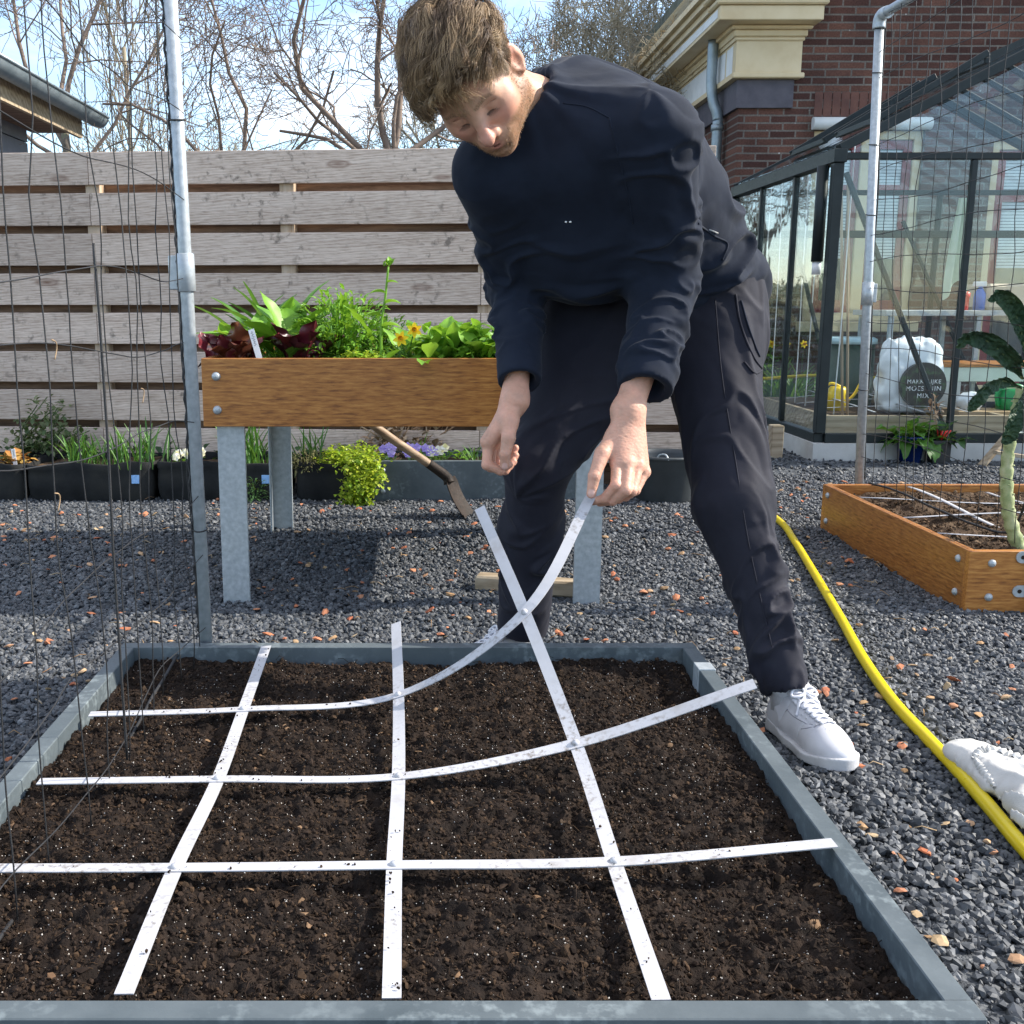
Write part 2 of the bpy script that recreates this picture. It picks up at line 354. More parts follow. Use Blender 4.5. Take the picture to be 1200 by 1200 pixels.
M['tagm'] = M['white']
def green(name, cols, trans=.35, rough=.45): return imat(name, cols, rough, .4, 40, .25, trans)
M['g_bright'] = green('fresh_leaf', [(.10, .25, .02), (.17, .36, .03), (.22, .43, .05), (.12, .3, .03)])
M['g_mid'] = green('mid_leaf', [(.045, .13, .018), (.08, .2, .03), (.06, .16, .025)])
M['g_dark'] = green('dark_leaf', [(.02, .055, .02), (.035, .085, .03), (.05, .11, .035)], .2)
M['g_yellow'] = green('golden_leaf', [(.3, .4, .02), (.42, .5, .03), (.2, .36, .03), (.5, .52, .06)])
M['redleaf'] = green('wine_leaf', [(.055, .006, .012), (.10, .010, .02), (.15, .02, .026), (.045, .008, .012), (.12, .04, .015)], 0, .35)
M['blade'] = green('narrow_leaf', [(.06, .17, .03), (.1, .25, .04), (.08, .2, .05)], .25)
M['yellowf'] = imat('yellow_petals', [(.85, .6, .01), (.9, .7, .02)], .6, .3, nstr=0)
M['orangef'] = imat('orange_cup', [(.8, .3, .01), (.8, .38, .01)], .6, .3)
M['purplef'] = imat('violet_petals', [(.25, .17, .6), (.4, .3, .75), (.6, .5, .8)], .6, .3)
M['whitef'] = imat('cream_petals', [(.8, .75, .5), (.85, .83, .75), (.8, .7, .2)], .6, .3)
M['dry'] = imat('dry_leaf', [(.2, .12, .07), (.33, .22, .13), (.4, .3, .2)], .9, .2)
M['bluepot'] = mat('blue_glaze', [(.005, .018, .12), (.012, .04, .2)], 8, .2, .05)
M['terra'] = mat('terracotta', [(.42, .15, .06), (.52, .22, .09)], 12, .8, .2)
M['blackplastic'] = mat('black_plastic', [(.01, .01, .012), (.02, .02, .022)], 9, .4, .1)
M['greenplastic'] = mat('green_plastic', [(.01, .25, .07), (.015, .3, .09)], 9, .35, .05)
M['yellowplastic'] = mat('yellow_plastic', [(.75, .5, .01), (.8, .58, .02)], 9, .35, .05)
M['blueplastic'] = mat('blue_plastic', [(.02, .12, .5), (.03, .16, .6)], 9, .35, .05)
M['redplastic'] = mat('red_plastic', [(.6, .02, .015), (.7, .03, .02)], 9, .35, .05)
M['beige'] = mat('beige_case', [(.5, .4, .3), (.58, .48, .37)], 9, .5, .1)
M['bagplastic'] = mat('white_bag_plastic', [(.66, .68, .72), (.8, .82, .85)], 9, .35, .3, 30)
M['cloth'] = mat('white_fleece', [(.50, .49, .46), (.62, .61, .58)], 14, .9, .5, 420, .0015, trans=0)
M['concrete'] = mat('pale_concrete', [(.4, .4, .38), (.52, .52, .5)], 9, .85, .3, 80)
M['tape'] = mat('blue_tag', [(.16, .35, .68), (.3, .5, .8)], 120, .6, 0)
speckle(M['board'], (.17, .2, .21), 60, .5, .68, 5.); speckle(M['fence'], (.2, .16, .13), 30, .55, .7, 4.)
def glass_mat():
    m = bpy.data.materials.new('clear_glass'); m.use_nodes = True; t = m.node_tree; t.nodes.clear()
    o = t.nodes.new('ShaderNodeOutputMaterial'); tr = t.nodes.new('ShaderNodeBsdfTransparent'); gl = t.nodes.new('ShaderNodeBsdfGlossy')
    tr.inputs[0].default_value = (.95, .975, .97, 1); gl.inputs['Roughness'].default_value = .02; gl.inputs[0].default_value = (.9, .95, 1, 1)
    fr = t.nodes.new('ShaderNodeLayerWeight'); fr.inputs[0].default_value = .5; ms = t.nodes.new('ShaderNodeMixShader')
    n = noise(t, coords(t), 2.2, 3); bp = t.nodes.new('ShaderNodeBump'); bp.inputs['Strength'].default_value = .06; bp.inputs['Distance'].default_value = .05
    t.links.new(n, bp.inputs['Height']); t.links.new(bp.outputs[0], gl.inputs['Normal'])
    t.links.new(math_(t, 'ADD', math_(t, 'MULTIPLY', math_(t, 'POWER', fr.outputs['Facing'], 4.), .85), .034), ms.inputs[0]); t.links.new(tr.outputs[0], ms.inputs[1]); t.links.new(gl.outputs[0], ms.inputs[2]); t.links.new(ms.outputs[0], o.inputs[0])
    return m
M['glass'] = glass_mat()
def brick_mat(name, axis):
    m, t, b = new_mat(name); tcn = t.nodes.new('ShaderNodeTexCoord'); sx = t.nodes.new('ShaderNodeSeparateXYZ'); cx = t.nodes.new('ShaderNodeCombineXYZ')
    t.links.new(tcn.outputs['Object'], sx.inputs[0]); t.links.new(sx.outputs[axis], cx.inputs[0]); t.links.new(sx.outputs[2], cx.inputs[1])
    wv = t.nodes.new('ShaderNodeVectorMath'); wv.operation = 'MULTIPLY_ADD'; nz = t.nodes.new('ShaderNodeTexNoise'); nz.inputs['Scale'].default_value = 9
    t.links.new(cx.outputs[0], nz.inputs['Vector']); wv.inputs[1].default_value = (.006, .006, 0); t.links.new(nz.outputs['Color'], wv.inputs[0]); t.links.new(cx.outputs[0], wv.inputs[2])
    br = t.nodes.new('ShaderNodeTexBrick'); br.offset = .5; br.inputs['Scale'].default_value = 1; br.inputs['Mortar Size'].default_value = .0075; br.inputs['Mortar Smooth'].default_value = .15
    br.inputs['Brick Width'].default_value = .215; br.inputs['Row Height'].default_value = .06; br.inputs['Bias'].default_value = -.1
    br.inputs['Color1'].default_value = (.055, .026, .022, 1); br.inputs['Color2'].default_value = (.14, .068, .05, 1); br.inputs['Mortar'].default_value = (.135, .12, .108, 1)
    t.links.new(wv.outputs[0], br.inputs['Vector'])
    n = noise(t, cx.outputs[0], 3.2, 5); n2 = noise(t, cx.outputs[0], 70, 4)
    c = mixc(t, .55, br.outputs['Color'], ramp(t, n, [(.25, .25, .25), (.75, .7, .65)], [.3, .7]), 'OVERLAY')
    c = mixc(t, .5, c, ramp(t, n2, [(.25, .25, .25), (.75, .75, .75)], [.3, .7]), 'OVERLAY')
    lim = ramp(t, noise(t, cx.outputs[0], 26, 3), [(0, 0, 0), (1, 1, 1)], [.68, .74])
    c = mixc(t, math_(t, 'MULTIPLY', lim, math_(t, 'MULTIPLY', br.outputs['Fac'], .8)), c, (.6, .58, .55))
    t.links.new(c, b.inputs['Base Color']); b.inputs['Roughness'].default_value = .85; b.inputs['Specular IOR Level'].default_value = .2
    bump(t, b, math_(t, 'SUBTRACT', math_(t, 'MULTIPLY', n2, .3), br.outputs['Fac']), .7, .008); return m
M['brick_x'] = brick_mat('brown_brick', 0); M['brick_y'] = brick_mat('brown_brick_side', 1)
# ================================================================ IMPLICIT SURFACES
def sdf_mesh(fn, lo, hi, h, B=10, pad=1.5):
    lo = np.asarray(lo, float); nb = np.ceil((np.asarray(hi, float) - lo) / (h * B)).astype(int); n = nb * B
    c = np.stack(np.meshgrid(*[(np.arange(k) + .5) * B * h for k in nb], indexing='ij'), -1) + lo + (-h / 2)
    d = fn(c.reshape(-1, 3)).reshape(nb); vol = np.repeat(np.repeat(np.repeat(np.where(d < 0, -1., 1.).astype(np.float32), B, 0), B, 1), B, 2)
    keep = np.argwhere(np.abs(d) < B * h * .87 * pad + .004)
    off = np.stack(np.meshgrid(*[np.arange(B)] * 3, indexing='ij'), -1).reshape(-1, 3)
    for s in range(0, len(keep), 300):
        kb = keep[s:s + 300]; ii = (kb[:, None] * B + off[None]).reshape(-1, 3)
        vol[ii[:, 0], ii[:, 1], ii[:, 2]] = fn(ii * h + lo)
    S = vol < 0; a = [slice(0, -1), slice(1, None)]
    cnt = sum(S[a[i], a[j], a[k]].astype(np.int8) for i in (0, 1) for j in (0, 1) for k in (0, 1))
    cell = np.argwhere((cnt > 0) & (cnt < 8)); idx = np.full(cnt.shape, -1, np.int32); idx[tuple(cell.T)] = np.arange(len(cell))
    cor = np.array([[i, j, k] for i in (0, 1) for j in (0, 1) for k in (0, 1)])
    val = np.stack([vol[tuple((cell + q).T)] for q in cor], 1); acc = np.zeros((len(cell), 3)); nn = np.zeros(len(cell))
    for p in range(8):
        for q in range(p + 1, 8):
            if np.abs(cor[p] - cor[q]).sum() == 1:
                m_ = (val[:, p] < 0) != (val[:, q] < 0); t_ = np.where(m_, val[:, p] / np.where(m_, val[:, p] - val[:, q], 1), 0)
                acc += m_[:, None] * (cor[p] + t_[:, None] * (cor[q] - cor[p])); nn += m_
    V = (cell + acc / nn[:, None]) * h + lo; F = []
    for ax in range(3):
        o1, o2 = (ax + 1) % 3, (ax + 2) % 3; sl0 = [slice(None)] * 3; sl1 = [slice(None)] * 3; sl0[ax] = slice(0, -1); sl1[ax] = slice(1, None)
        e = np.argwhere(S[tuple(sl0)] != S[tuple(sl1)]); e = e[(e[:, o1] > 0) & (e[:, o2] > 0) & (e[:, o1] < cnt.shape[o1]) & (e[:, o2] < cnt.shape[o2]) & (e[:, ax] < cnt.shape[ax])]
        fl = S[tuple(e.T)]; q = []
        for da, db in ((0, 0), (-1, 0), (-1, -1), (0, -1)):
            x = e.copy(); x[:, o1] += da; x[:, o2] += db; q.append(idx[tuple(x.T)])
        q = np.stack(q, 1); q = q[(q >= 0).all(1)] if False else q
        q[~fl] = q[~fl][:, ::-1]; F.append(q[(q >= 0).all(1)])
    return V, np.concatenate(F)
def vnormals(V, F):
    fn_ = np.cross(V[F[:, 2]] - V[F[:, 0]], V[F[:, 3]] - V[F[:, 1]]); N = np.zeros_like(V)
    for k in range(4):
        for c in range(3): N[:, c] += np.bincount(F[:, k], fn_[:, c], len(V))
    return nrm(N)
def seg(p, a, b, ra, rb=None):
    rb = ra if rb is None else rb; a = np.asarray(a, float); ab = np.asarray(b, float) - a; t_ = np.clip(((p - a) @ ab) / (ab @ ab + 1e-12), 0, 1)
    q = p - a - t_[:, None] * ab; return np.sqrt((q * q).sum(1)) - (ra + t_ * (rb - ra))
def ball(p, c, r): q = p - np.asarray(c, float); return np.sqrt((q * q).sum(1)) - r
def ellip(p, c, r, A=None):
    q = p - np.asarray(c, float); q = q if A is None else q @ np.asarray(A).T; r = np.asarray(r, float); k0 = np.sqrt(((q / r) ** 2).sum(1)); k1 = np.sqrt(((q / r ** 2) ** 2).sum(1)) + 1e-9; return k0 * (k0 - 1) / k1
def su(a, b, k): h_ = np.maximum(k - np.abs(a - b), 0) / k; return np.minimum(a, b) - h_ * h_ * k * .25
def ss(a, b, k): return -su(-a, b, k)                              # a minus b
def sU(L_, k):
    r = L_[0]
    for x in L_[1:]: r = su(r, x, k)
    return r
# ================================================================ SETTING
mb = MB(); mb.box((-400, -60, -.5), (400, 700, 0))
m, t, b = new_mat('gravel_bed'); v = coords(t)
t.links.new(ramp(t, noise(t, v, 55, 6), [(.02, .024, .03), (.06, .068, .078), (.11, .12, .13)], [.35, .5, .68]), b.inputs['Base Color'])
b.inputs['Roughness'].default_value = .8; bump(t, b, noise(t, v, 70, 5), .8, .02)
tag(mb.build('ground', m), kind='structure')
# loose stones: angular chips, several layers, thinning out with distance
ICO = nrm(np.array([[0, 1, 1.618], [0, -1, 1.618], [0, 1, -1.618], [0, -1, -1.618], [1, 1.618, 0], [-1, 1.618, 0], [1, -1.618, 0], [-1, -1.618, 0], [1.618, 0, 1], [-1.618, 0, 1], [1.618, 0, -1], [-1.618, 0, -1]]))
ICF = np.array([[0, 1, 8], [0, 8, 4], [0, 4, 5], [0, 5, 9], [0, 9, 1], [1, 6, 8], [8, 6, 10], [8, 10, 4], [4, 10, 2], [4, 2, 5], [5, 2, 11], [5, 11, 9], [9, 11, 7], [9, 7, 1], [1, 7, 6], [3, 2, 10], [3, 10, 6], [3, 6, 7], [3, 7, 11], [3, 11, 2]])
def stones(mb, C, size, flat=(.55, .8), jag=.28, tilt=.5, mi=0):
    N = len(C); size = np.broadcast_to(size, N)
    V = ICO[None] * (1 + rng.uniform(-jag, jag, (N, 12, 1)))
    for _ in range(2):                                          # shear off flat facets
        d = nrm(rng.normal(size=(N, 1, 3))); h = (V * d).sum(-1, keepdims=True); V = V - d * np.maximum(h - rng.uniform(.35, .7, (N, 1, 1)), 0)
    V = V * np.stack([np.ones(N), rng.uniform(.6, 1, N), rng.uniform(*flat, N)], -1)[:, None]
    a = rng.uniform(0, 6.28, N); tx, ty = rng.normal(0, tilt, (2, N)); 
    ca, sa, cx, sx, cy, sy = np.cos(a), np.sin(a), np.cos(tx), np.sin(tx), np.cos(ty), np.sin(ty); o = np.zeros(N); e = np.ones(N)
    Rz = np.stack([ca, -sa, o, sa, ca, o, o, o, e], -1).reshape(N, 3, 3); Rx = np.stack([e, o, o, o, cx, -sx, o, sx, cx], -1).reshape(N, 3, 3); Ry = np.stack([cy, o, sy, o, e, o, -sy, o, cy], -1).reshape(N, 3, 3)
    V = np.einsum('nij,nkj->nki', Rx @ Ry @ Rz, V) * (size * .5)[:, None, None] + C[:, None]
    F = (ICF[None] + (np.arange(N) * 12)[:, None, None]).reshape(-1, 3); mb.add(V, F, False, mi)
BX0, BX1, BY0, BY1, BZ = -.64, .563, .951, 2.155, .175
def on_ground(N, y0, y1, p=1.):
    y = y0 + (y1 - y0) * rng.uniform(0, 1, N) ** p; zc = y * _c + H * _s
    xl = np.maximum(-.44 * zc - .8, -3.6); xr = .60 * zc + .8
    x = xl + (xr - xl) * rng.uniform(0, 1, N); P = np.stack([x, y, np.zeros(N)], -1)
    k = ~((x > BX0 - .0) & (x < BX1 + .0) & (y > BY0) & (y < BY1)) & ~((x > 1.58) & (y > 3.06) & (y < 4.3)) & (y < 5.3 + (x > 1.1) * 9) & ~((x > 2.2) & (y > 6))
    return P[k]
mb = MB()
for N, y0, y1, s0, s1 in ((72000, .80, 2.3, .009, .026), (86000, 2.3, 3.6, .010, .024), (78000, 3.6, 5.4, .011, .024), (24000, 5.4, 8.5, .014, .028)):
    P = on_ground(N, y0, y1); P[:, 2] = rng.uniform(-.002, .009, len(P)) + .006 * fbm(P * 2.5, 2); stones(mb, P, rng.uniform(s0, s1, len(P)))
tag(mb.build('gravel', M['gravel'], origin=(0, 0, 0)), kind='stuff')
mb = MB()
P = on_ground(1050, .85, 5.2); P[:, 2] = .013; stones(mb, P, rng.uniform(.010, .032, len(P)) * (.75 + .1 * P[:, 1]), (.25, .5), .35, .25)
tag(mb.build('brick_chips', M['chip'], origin=(0, 0, 0)), kind='stuff')
mb = MB()
P = on_ground(1400, .85, 5.2); P[:, 2] = .014; stones(mb, P[:300], rng.uniform(.01, .03, min(300, len(P))), (.12, .3), .3, .3)
Q = P[300:700]; a = rng.uniform(0, 6.28, len(Q)); dd = np.stack([np.cos(a), np.sin(a), rng.normal(0, .1, len(Q))], -1) * rng.uniform(.015, .05, len(Q))[:, None]
mid = Q + .5 * dd + rng.normal(0, .004, Q.shape) + [0, 0, .004]; mb.tubes(np.stack([Q, mid, Q + dd], 1), .0011, 4)
tag(mb.build('bark_litter', M['bark'], origin=(0, 0, 0)), kind='stuff')

# ---------------------------------------------------------------- raised beds
def bolt(mb, c, n, r=.013):
    n = nrm(n); pr = [(r, 0), (r, .15 * r), (r * .85, .5 * r), (r * .5, .75 * r), (0.0005, .85 * r)]
    q = Vector(n).to_track_quat('Z', 'Y').to_matrix(); mb.lathe(pr, c, 14, M=np.array(q))
bed = thing('raised_bed', (0, 1.55, 0), 'low square grey garden bed filled with dark soil in front of the man', 'raised bed')
T_ = .03
def plank(lo, hi, m, parent, name='plank', bev=.0015):
    return MB().box(lo, hi, bev=bev).build(name, m, parent)
plank((BX0, BY1 - T_, 0), (BX1, BY1, BZ), M['board'], bed); plank((BX0, BY0, 0), (BX1, BY0 + T_, BZ), M['board'], bed)
plank((BX0, BY0 + T_ + .0005, 0), (BX0 + T_, BY1 - T_ - .0005, BZ - .001), M['board'], bed); plank((BX1 - T_, BY0 + T_ + .0005, 0), (BX1, BY1 - T_ - .0005, BZ - .001), M['board'], bed)
mb = MB(); mb.box((BX1 - T_ - .002, 1.985, BZ - .06), (BX1 + .002, 2.025, BZ + .002), bev=.001); mb.build('clip', M['galv'], bed)
n = 330; gx, gy = np.meshgrid(np.linspace(BX0 + T_ + .0005, BX1 - T_ - .0005, n), np.linspace(BY0 + T_ + .0005, BY1 - T_ - .0005, n))
g = np.stack([gx, gy, 0 * gx], -1)
hz = .010 * fbm(g * 6, 3) + .009 * np.abs(fbm(g * 26, 3)) + .0055 * fbm(g * 80 + 5, 3)
for (qx, qy, dz, sg) in ((.44, 1.95, -.022, .10), (-.52, 1.10, -.012, .1), (.38, 1.1, -.016, .12), (-.1, 1.98, .006, .1), (.05, 1.7, .005, .12)):
    hz += dz * np.exp(-((gx - qx) ** 2 + (gy - qy) ** 2) / sg ** 2)
SZ = .140
g[..., 2] = SZ + hz
mb = MB(); mb.grid(g, flip=True)
def soil_z(P):
    i = np.clip(((P[:, 1] - BY0 - T_) / (BY1 - BY0 - 2 * T_) * (n - 1)).astype(int), 0, n - 1); j = np.clip(((P[:, 0] - BX0 - T_) / (BX1 - BX0 - 2 * T_) * (n - 1)).astype(int), 0, n - 1); return g[i, j, 2]
def in_bed(N, mrg=.035):
    P = np.stack([rng.uniform(BX0 + mrg, BX1 - mrg, N), rng.uniform(BY0 + mrg, BY1 - mrg, N), np.zeros(N)], -1); P[:, 2] = soil_z(P); return P
mbs = mb
tag(mbs.build('soil', M['soil']), kind='stuff')
mb = MB(); P = in_bed(60000); sz = .0018 + .0075 * rng.uniform(0, 1, len(P)) ** 3.2; P[:, 2] += sz * .2; stones(mb, P, sz, (.6, 1), .35, 1)
P = in_bed(260); sz = rng.uniform(.009, .018, len(P)); P[:, 2] += sz * .15; stones(mb, P, sz, (.5, .9), .4, 1)
Q = in_bed(4200); a = rng.uniform(0, 6.28, len(Q)); dd = np.stack([np.cos(a), np.sin(a), rng.normal(0, .2, len(Q))], -1) * rng.uniform(.006, .03, len(Q))[:, None]
mb.tubes(np.stack([Q + [0, 0, .001], Q + .5 * dd + rng.normal(0, .002, Q.shape) + [0, 0, .004], Q + dd], 1), .0006, 3)
tag(mb.build('soil_crumbs', M['crumb'], origin=(0, 1.5, .1)), kind='stuff')
mb = MB(); P = in_bed(5200); P[:, 2] += .0015; stones(mb, P, .0009 + .0022 * rng.uniform(0, 1, len(P)) ** 2, (.6, 1), .3, 1); tag(mb.build('perlite', M['perlite'], origin=(0, 1.5, .1)), kind='stuff')
mb = MB(); P = in_bed(110); P[:, 2] += .002; stones(mb, P, rng.uniform(.005, .015, len(P)), (.12, .3), .35, .4); tag(mb.build('soil_bark', imat('soil_bark', [(.09, .05, .028), (.2, .125, .07), (.13, .08, .05)], .9, .2), origin=(0, 1.5, .1)), kind='stuff')

# ---------------------------------------------------------------- planting grid: three strips each way riveted together, one corner lifted
ZF = .168
def sph(prev, px, Ln):
    r = nrm(ray(*px)); d = CAM - prev; bq = d @ r; q = max(bq * bq - (d @ d - Ln * Ln), 0); return CAM + r * (-bq + math.sqrt(q))
Ls = .281
n13, n23, n33 = G(205, 1018, ZF), G(462, 1015, ZF), G(720, 1011, ZF); n12, n22 = G(255, 914, ZF), G(467, 911, ZF); n11 = G(285, 832, ZF)
n32 = sph(n33, (675, 872), Ls); n31 = sph(n32, (615, 718), Ls); n21 = sph(n22, (467, 815), Ls)
HAND = sph(n31, (690, 587), .285)
lines = dict(
    h3=[G(-90, 1019, ZF), n13, n23, n33, G(978, 989, BZ + .004)],
    h2=[G(45, 917, ZF), n12, n22, n32, sph(n32, (885, 802), .285)],
    h1=[G(105, 838, ZF), n11, n21, n31, HAND + .012 * nrm(HAND - n31) * 1.0],
    v1=[G(145, 1165, ZF), n13, n12, n11, G(312, 757, BZ + .003)],
    v2=[G(459, 1170, ZF), n23, n22, n21, sph(n21, (464, 730), .285)],
    v3=[G(775, 1172, ZF), n33, n32, n31, sph(n31, (562, 595), .285)])
pg = thing('planting_grid', (0, 1.6, ZF), 'white riveted strip grid, one corner lifted by the man', 'planting grid')
spl = {k: spline(v, 12) for k, v in lines.items()}
def node_dirs(k):
    P = spl[k]; return nrm(np.gradient(P, axis=0))
for k, P in spl.items():
    T = node_dirs(k); oth = ['v1', 'v2', 'v3'] if k[0] == 'h' else ['h3', 'h2', 'h1'] if k[0] == 'v' else 0
    idx = [12, 24, 36]; seq = int(k[1]); wd = []
    for q, ok in enumerate(oth):
        To = node_dirs(ok)[{3: 12, 2: 24, 1: 36}[seq] if k[0] == 'h' else {1: 12, 2: 24, 3: 36}[seq]]; wd.append(To)
    wd = np.array([wd[0], wd[0], wd[1], wd[2], wd[2]]); kk = np.linspace(0, 4, len(P)); Wv = np.stack([np.interp(kk, range(5), wd[:, i]) for i in range(3)], -1)
    Wv = nrm(Wv - (Wv * T).sum(-1, keepdims=True) * T); Nn = np.cross(T, Wv); Nn *= np.sign(Nn[:, 2:3] + 1e-9)
    C = P + Nn * (.0016 if k[0] == 'h' else -.0002); hw, ht = .0102, .0008
    ring = np.stack([C - hw * Wv - ht * Nn, C + hw * Wv - ht * Nn, C + hw * Wv + ht * Nn, C - hw * Wv + ht * Nn], 1)
    mb = MB(); K = len(P); i = np.arange(K - 1)[:, None]; j = np.arange(4)[None]
    mb.add(ring, np.stack([i * 4 + j, i * 4 + (j + 1) % 4, (i + 1) * 4 + (j + 1) % 4, (i + 1) * 4 + j], -1).reshape(-1, 4)); n0 = mb.n
    mb.f.append(np.array([[3, 2, 1, 0], [K * 4 - 4, K * 4 - 3, K * 4 - 2, K * 4 - 1]])); mb.sm.append(np.full(2, False)); mb.mi.append(np.full(2, 0))
    mb.build('strip', M['strip'], pg)
    if k[0] == 'h':
        for q in idx:
            mb = MB(); bolt(mb, C[q] + Nn[q] * .001, Nn[q], .006); mb.build('rivet', M['strip'], pg)

mb = MB(); cr = []
for k, P in spl.items():
    for _ in range(34):
        t_ = rng.uniform(0, len(P) - 1.01); i = int(t_)
        if P[i, 2] < ZF + .012 and abs(P[i, 0]) < .55: cr.append(P[i] + (P[i + 1] - P[i]) * (t_ - i) + np.array([rng.uniform(-.008, .008), rng.uniform(-.008, .008), .0035]))
cr = np.array(cr); stones(mb, cr, .0015 + .004 * rng.uniform(0, 1, len(cr)) ** 2, (.6, 1), .3, 1); tag(mb.build('strip_crumbs', M['crumb'], origin=(0, 1.5, .1)), kind='stuff')
# ---------------------------------------------------------------- planter table
TX0, TX1 = W(237, 420, 2.98)[0], W(724, 420, 2.98)[0]; TY0, TY1 = 3.02, 4.12
TZ1 = W(400, 420, TY0)[2]; TZ0 = W(400, 500, TY0)[2]
TX0 = W(237, 460, TY0)[0]; TX1 = W(726, 460, TY0)[0]
tb = thing('planter_table', ((TX0 + TX1) / 2, (TY0 + TY1) / 2, 0), 'waist high brown bamboo planter table on galvanised legs, full of greens', 'planter table')
tt = .024
plank((TX0, TY0, TZ0), (TX1, TY0 + tt, TZ1), M['bamboo'], tb, 'panel'); plank((TX0, TY1 - tt, TZ0), (TX1, TY1, TZ1), M['bamboo'], tb, 'panel')
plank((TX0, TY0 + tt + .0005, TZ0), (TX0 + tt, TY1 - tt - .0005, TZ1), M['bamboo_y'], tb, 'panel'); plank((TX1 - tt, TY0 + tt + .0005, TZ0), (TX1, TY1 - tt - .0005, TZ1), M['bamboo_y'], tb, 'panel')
plank((TX0 + tt + .001, TY0 + tt + .001, TZ0 + .01), (TX1 - tt - .001, TY1 - tt - .001, TZ0 + .03), M['oldwood'], tb, 'bottom')
for x in (TX0 + .045, TX1 - .045):
    for y, s in ((TY0 + tt, 1), (TY1 - tt, -1)):
        mb = MB(); w = .078; q = -1 if x > 0 else 1; lx = x - .012 * q
        mb.box((min(lx, lx + w * q), min(y, y + .003 * s), 0), (max(lx, lx + w * q), max(y, y + .003 * s), TZ1 - .03))          # flange facing the front
        mb.box((min(lx, lx + .003 * q), min(y + .0035 * s, y + w * s), 0), (max(lx, lx + .003 * q), max(y + .0035 * s, y + w * s), TZ1 - .03))
        mb.box((min(lx + w * q, lx + (w - .003) * q), min(y + .0035 * s, y + .016 * s), 0), (max(lx + w * q, lx + (w - .003) * q), max(y + .0035 * s, y + .016 * s), TZ1 - .03))
        mb.build('leg', M['galv'], tb)
for x in (TX0 + .041, TX1 - .041):
    for z in (TZ1 - .05, TZ1 - .145):
        mb = MB(); bolt(mb, (x, TY0 - .0003, z), (0, -1, 0), .0125); mb.build('bolt', M['galv'], tb)
nx = 80; gx, gy = np.meshgrid(np.linspace(TX0 + tt + .001, TX1 - tt - .001, nx), np.linspace(TY0 + tt + .001, TY1 - tt - .001, nx)); gg = np.stack([gx, gy, 0 * gx], -1); gg[..., 2] = TZ1 - .04 + .012 * fbm(gg * 12, 4)
tag(MB().grid(gg, flip=True).build('table_soil', M['soil']), kind='stuff')

# ---------------------------------------------------------------- brown bed on the right
RX0, RY0, RY1, RZ = 1.60, 3.08, 4.30, .185
rx = G(1137, 646, RZ); RX0, RY0 = rx[0], rx[1]; RY1 = G(957, 567, RZ)[1]; RX1 = RX0 + 1.2
rb = thing('bamboo_bed', ((RX0 + RX1) / 2, (RY0 + RY1) / 2, 0), 'low brown bamboo garden bed with bolts and hinge plates, right of the hose', 'raised bed')
plank((RX0, RY0, 0), (RX1, RY0 + tt, RZ), M['bamboo'], rb); plank((RX0, RY1 - tt, 0), (RX1, RY1, RZ), M['bamboo'], rb)
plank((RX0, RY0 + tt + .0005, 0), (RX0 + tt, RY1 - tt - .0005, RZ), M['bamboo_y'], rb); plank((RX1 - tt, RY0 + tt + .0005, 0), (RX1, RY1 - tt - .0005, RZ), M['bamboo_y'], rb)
for z in (.15, .05):
    mb = MB(); bolt(mb, (RX0 + .065, RY0 - .0003, z), (0, -1, 0), .0115); mb.build('bolt', M['galv'], rb)
    for y in (RY0 + .06, RY1 - .06):
        mb = MB(); bolt(mb, (RX0 - .0003, y, z), (-1, 0, 0), .0115); mb.build('bolt', M['galv'], rb)
    mb = MB(); a = np.linspace(np.pi / 2, 3 * np.pi / 2, 12); cx, cz = RX0 + .148, z + .018
    pts = [(cx + .017 * math.cos(q), RY0 - .0045, cz + .017 * math.sin(q)) for q in a] + [(cx + .09, RY0 - .0045, cz - .017), (cx + .09, RY0 - .0045, cz + .017)]
    mb.prism(pts, (0, .004, 0)); mb.tubes([[(cx + .002, RY0 - .0046, cz), (cx + .002, RY0 - .006, cz)]], .006, 12, mi=1); mb.build('hinge_plate', [M['galv'], M['rust']], rb)
mb = MB(); mb.tubes([[(RX0 + .19, RY0 - .02, 0), (RX0 + .19, RY0 - .02, .20)]], .012, 12); mb.build('hinge_rod', M['galv'], rb)
gx, gy = np.meshgrid(np.linspace(RX0 + tt + .001, RX1 - tt - .001, 120), np.linspace(RY0 + tt + .001, RY1 - tt - .001, 120)); gg = np.stack([gx, gy, 0 * gx], -1); gg[..., 2] = RZ - .03 + .016 * fbm(gg * 9, 4) + .006 * fbm(gg * 40, 2)
m2 = mat('dry_soil', [(.03, .018, .01), (.075, .048, .03), (.13, .09, .055)], 30, .95, .9, 160, .006, spec=.15)
tag(MB().grid(gg, flip=True).build('bed_soil', m2), kind='stuff')
mb = MB(); N = 6000; P = np.stack([rng.uniform(RX0 + .04, RX1 - .04, N), rng.uniform(RY0 + .04, RY1 - .04, N), np.zeros(N)], -1); P[:, 2] = RZ - .026 + .016 * fbm(P * [9, 9, 0], 4)
stones(mb, P, .004 + .014 * rng.uniform(0, 1, N) ** 2.5, (.6, 1), .35, 1); tag(mb.build('bed_crumbs', imat('dry_crumbs', [(.06, .038, .022), (.1, .065, .04), (.16, .11, .07), (.04, .025, .015)], .95, .1), origin=(2, 3.5, 0)), kind='stuff')
pg2 = thing('planting_grid', (RX0 + .6, RY0 + .6, RZ), 'white strip grid half buried in the brown bamboo bed', 'planting grid')
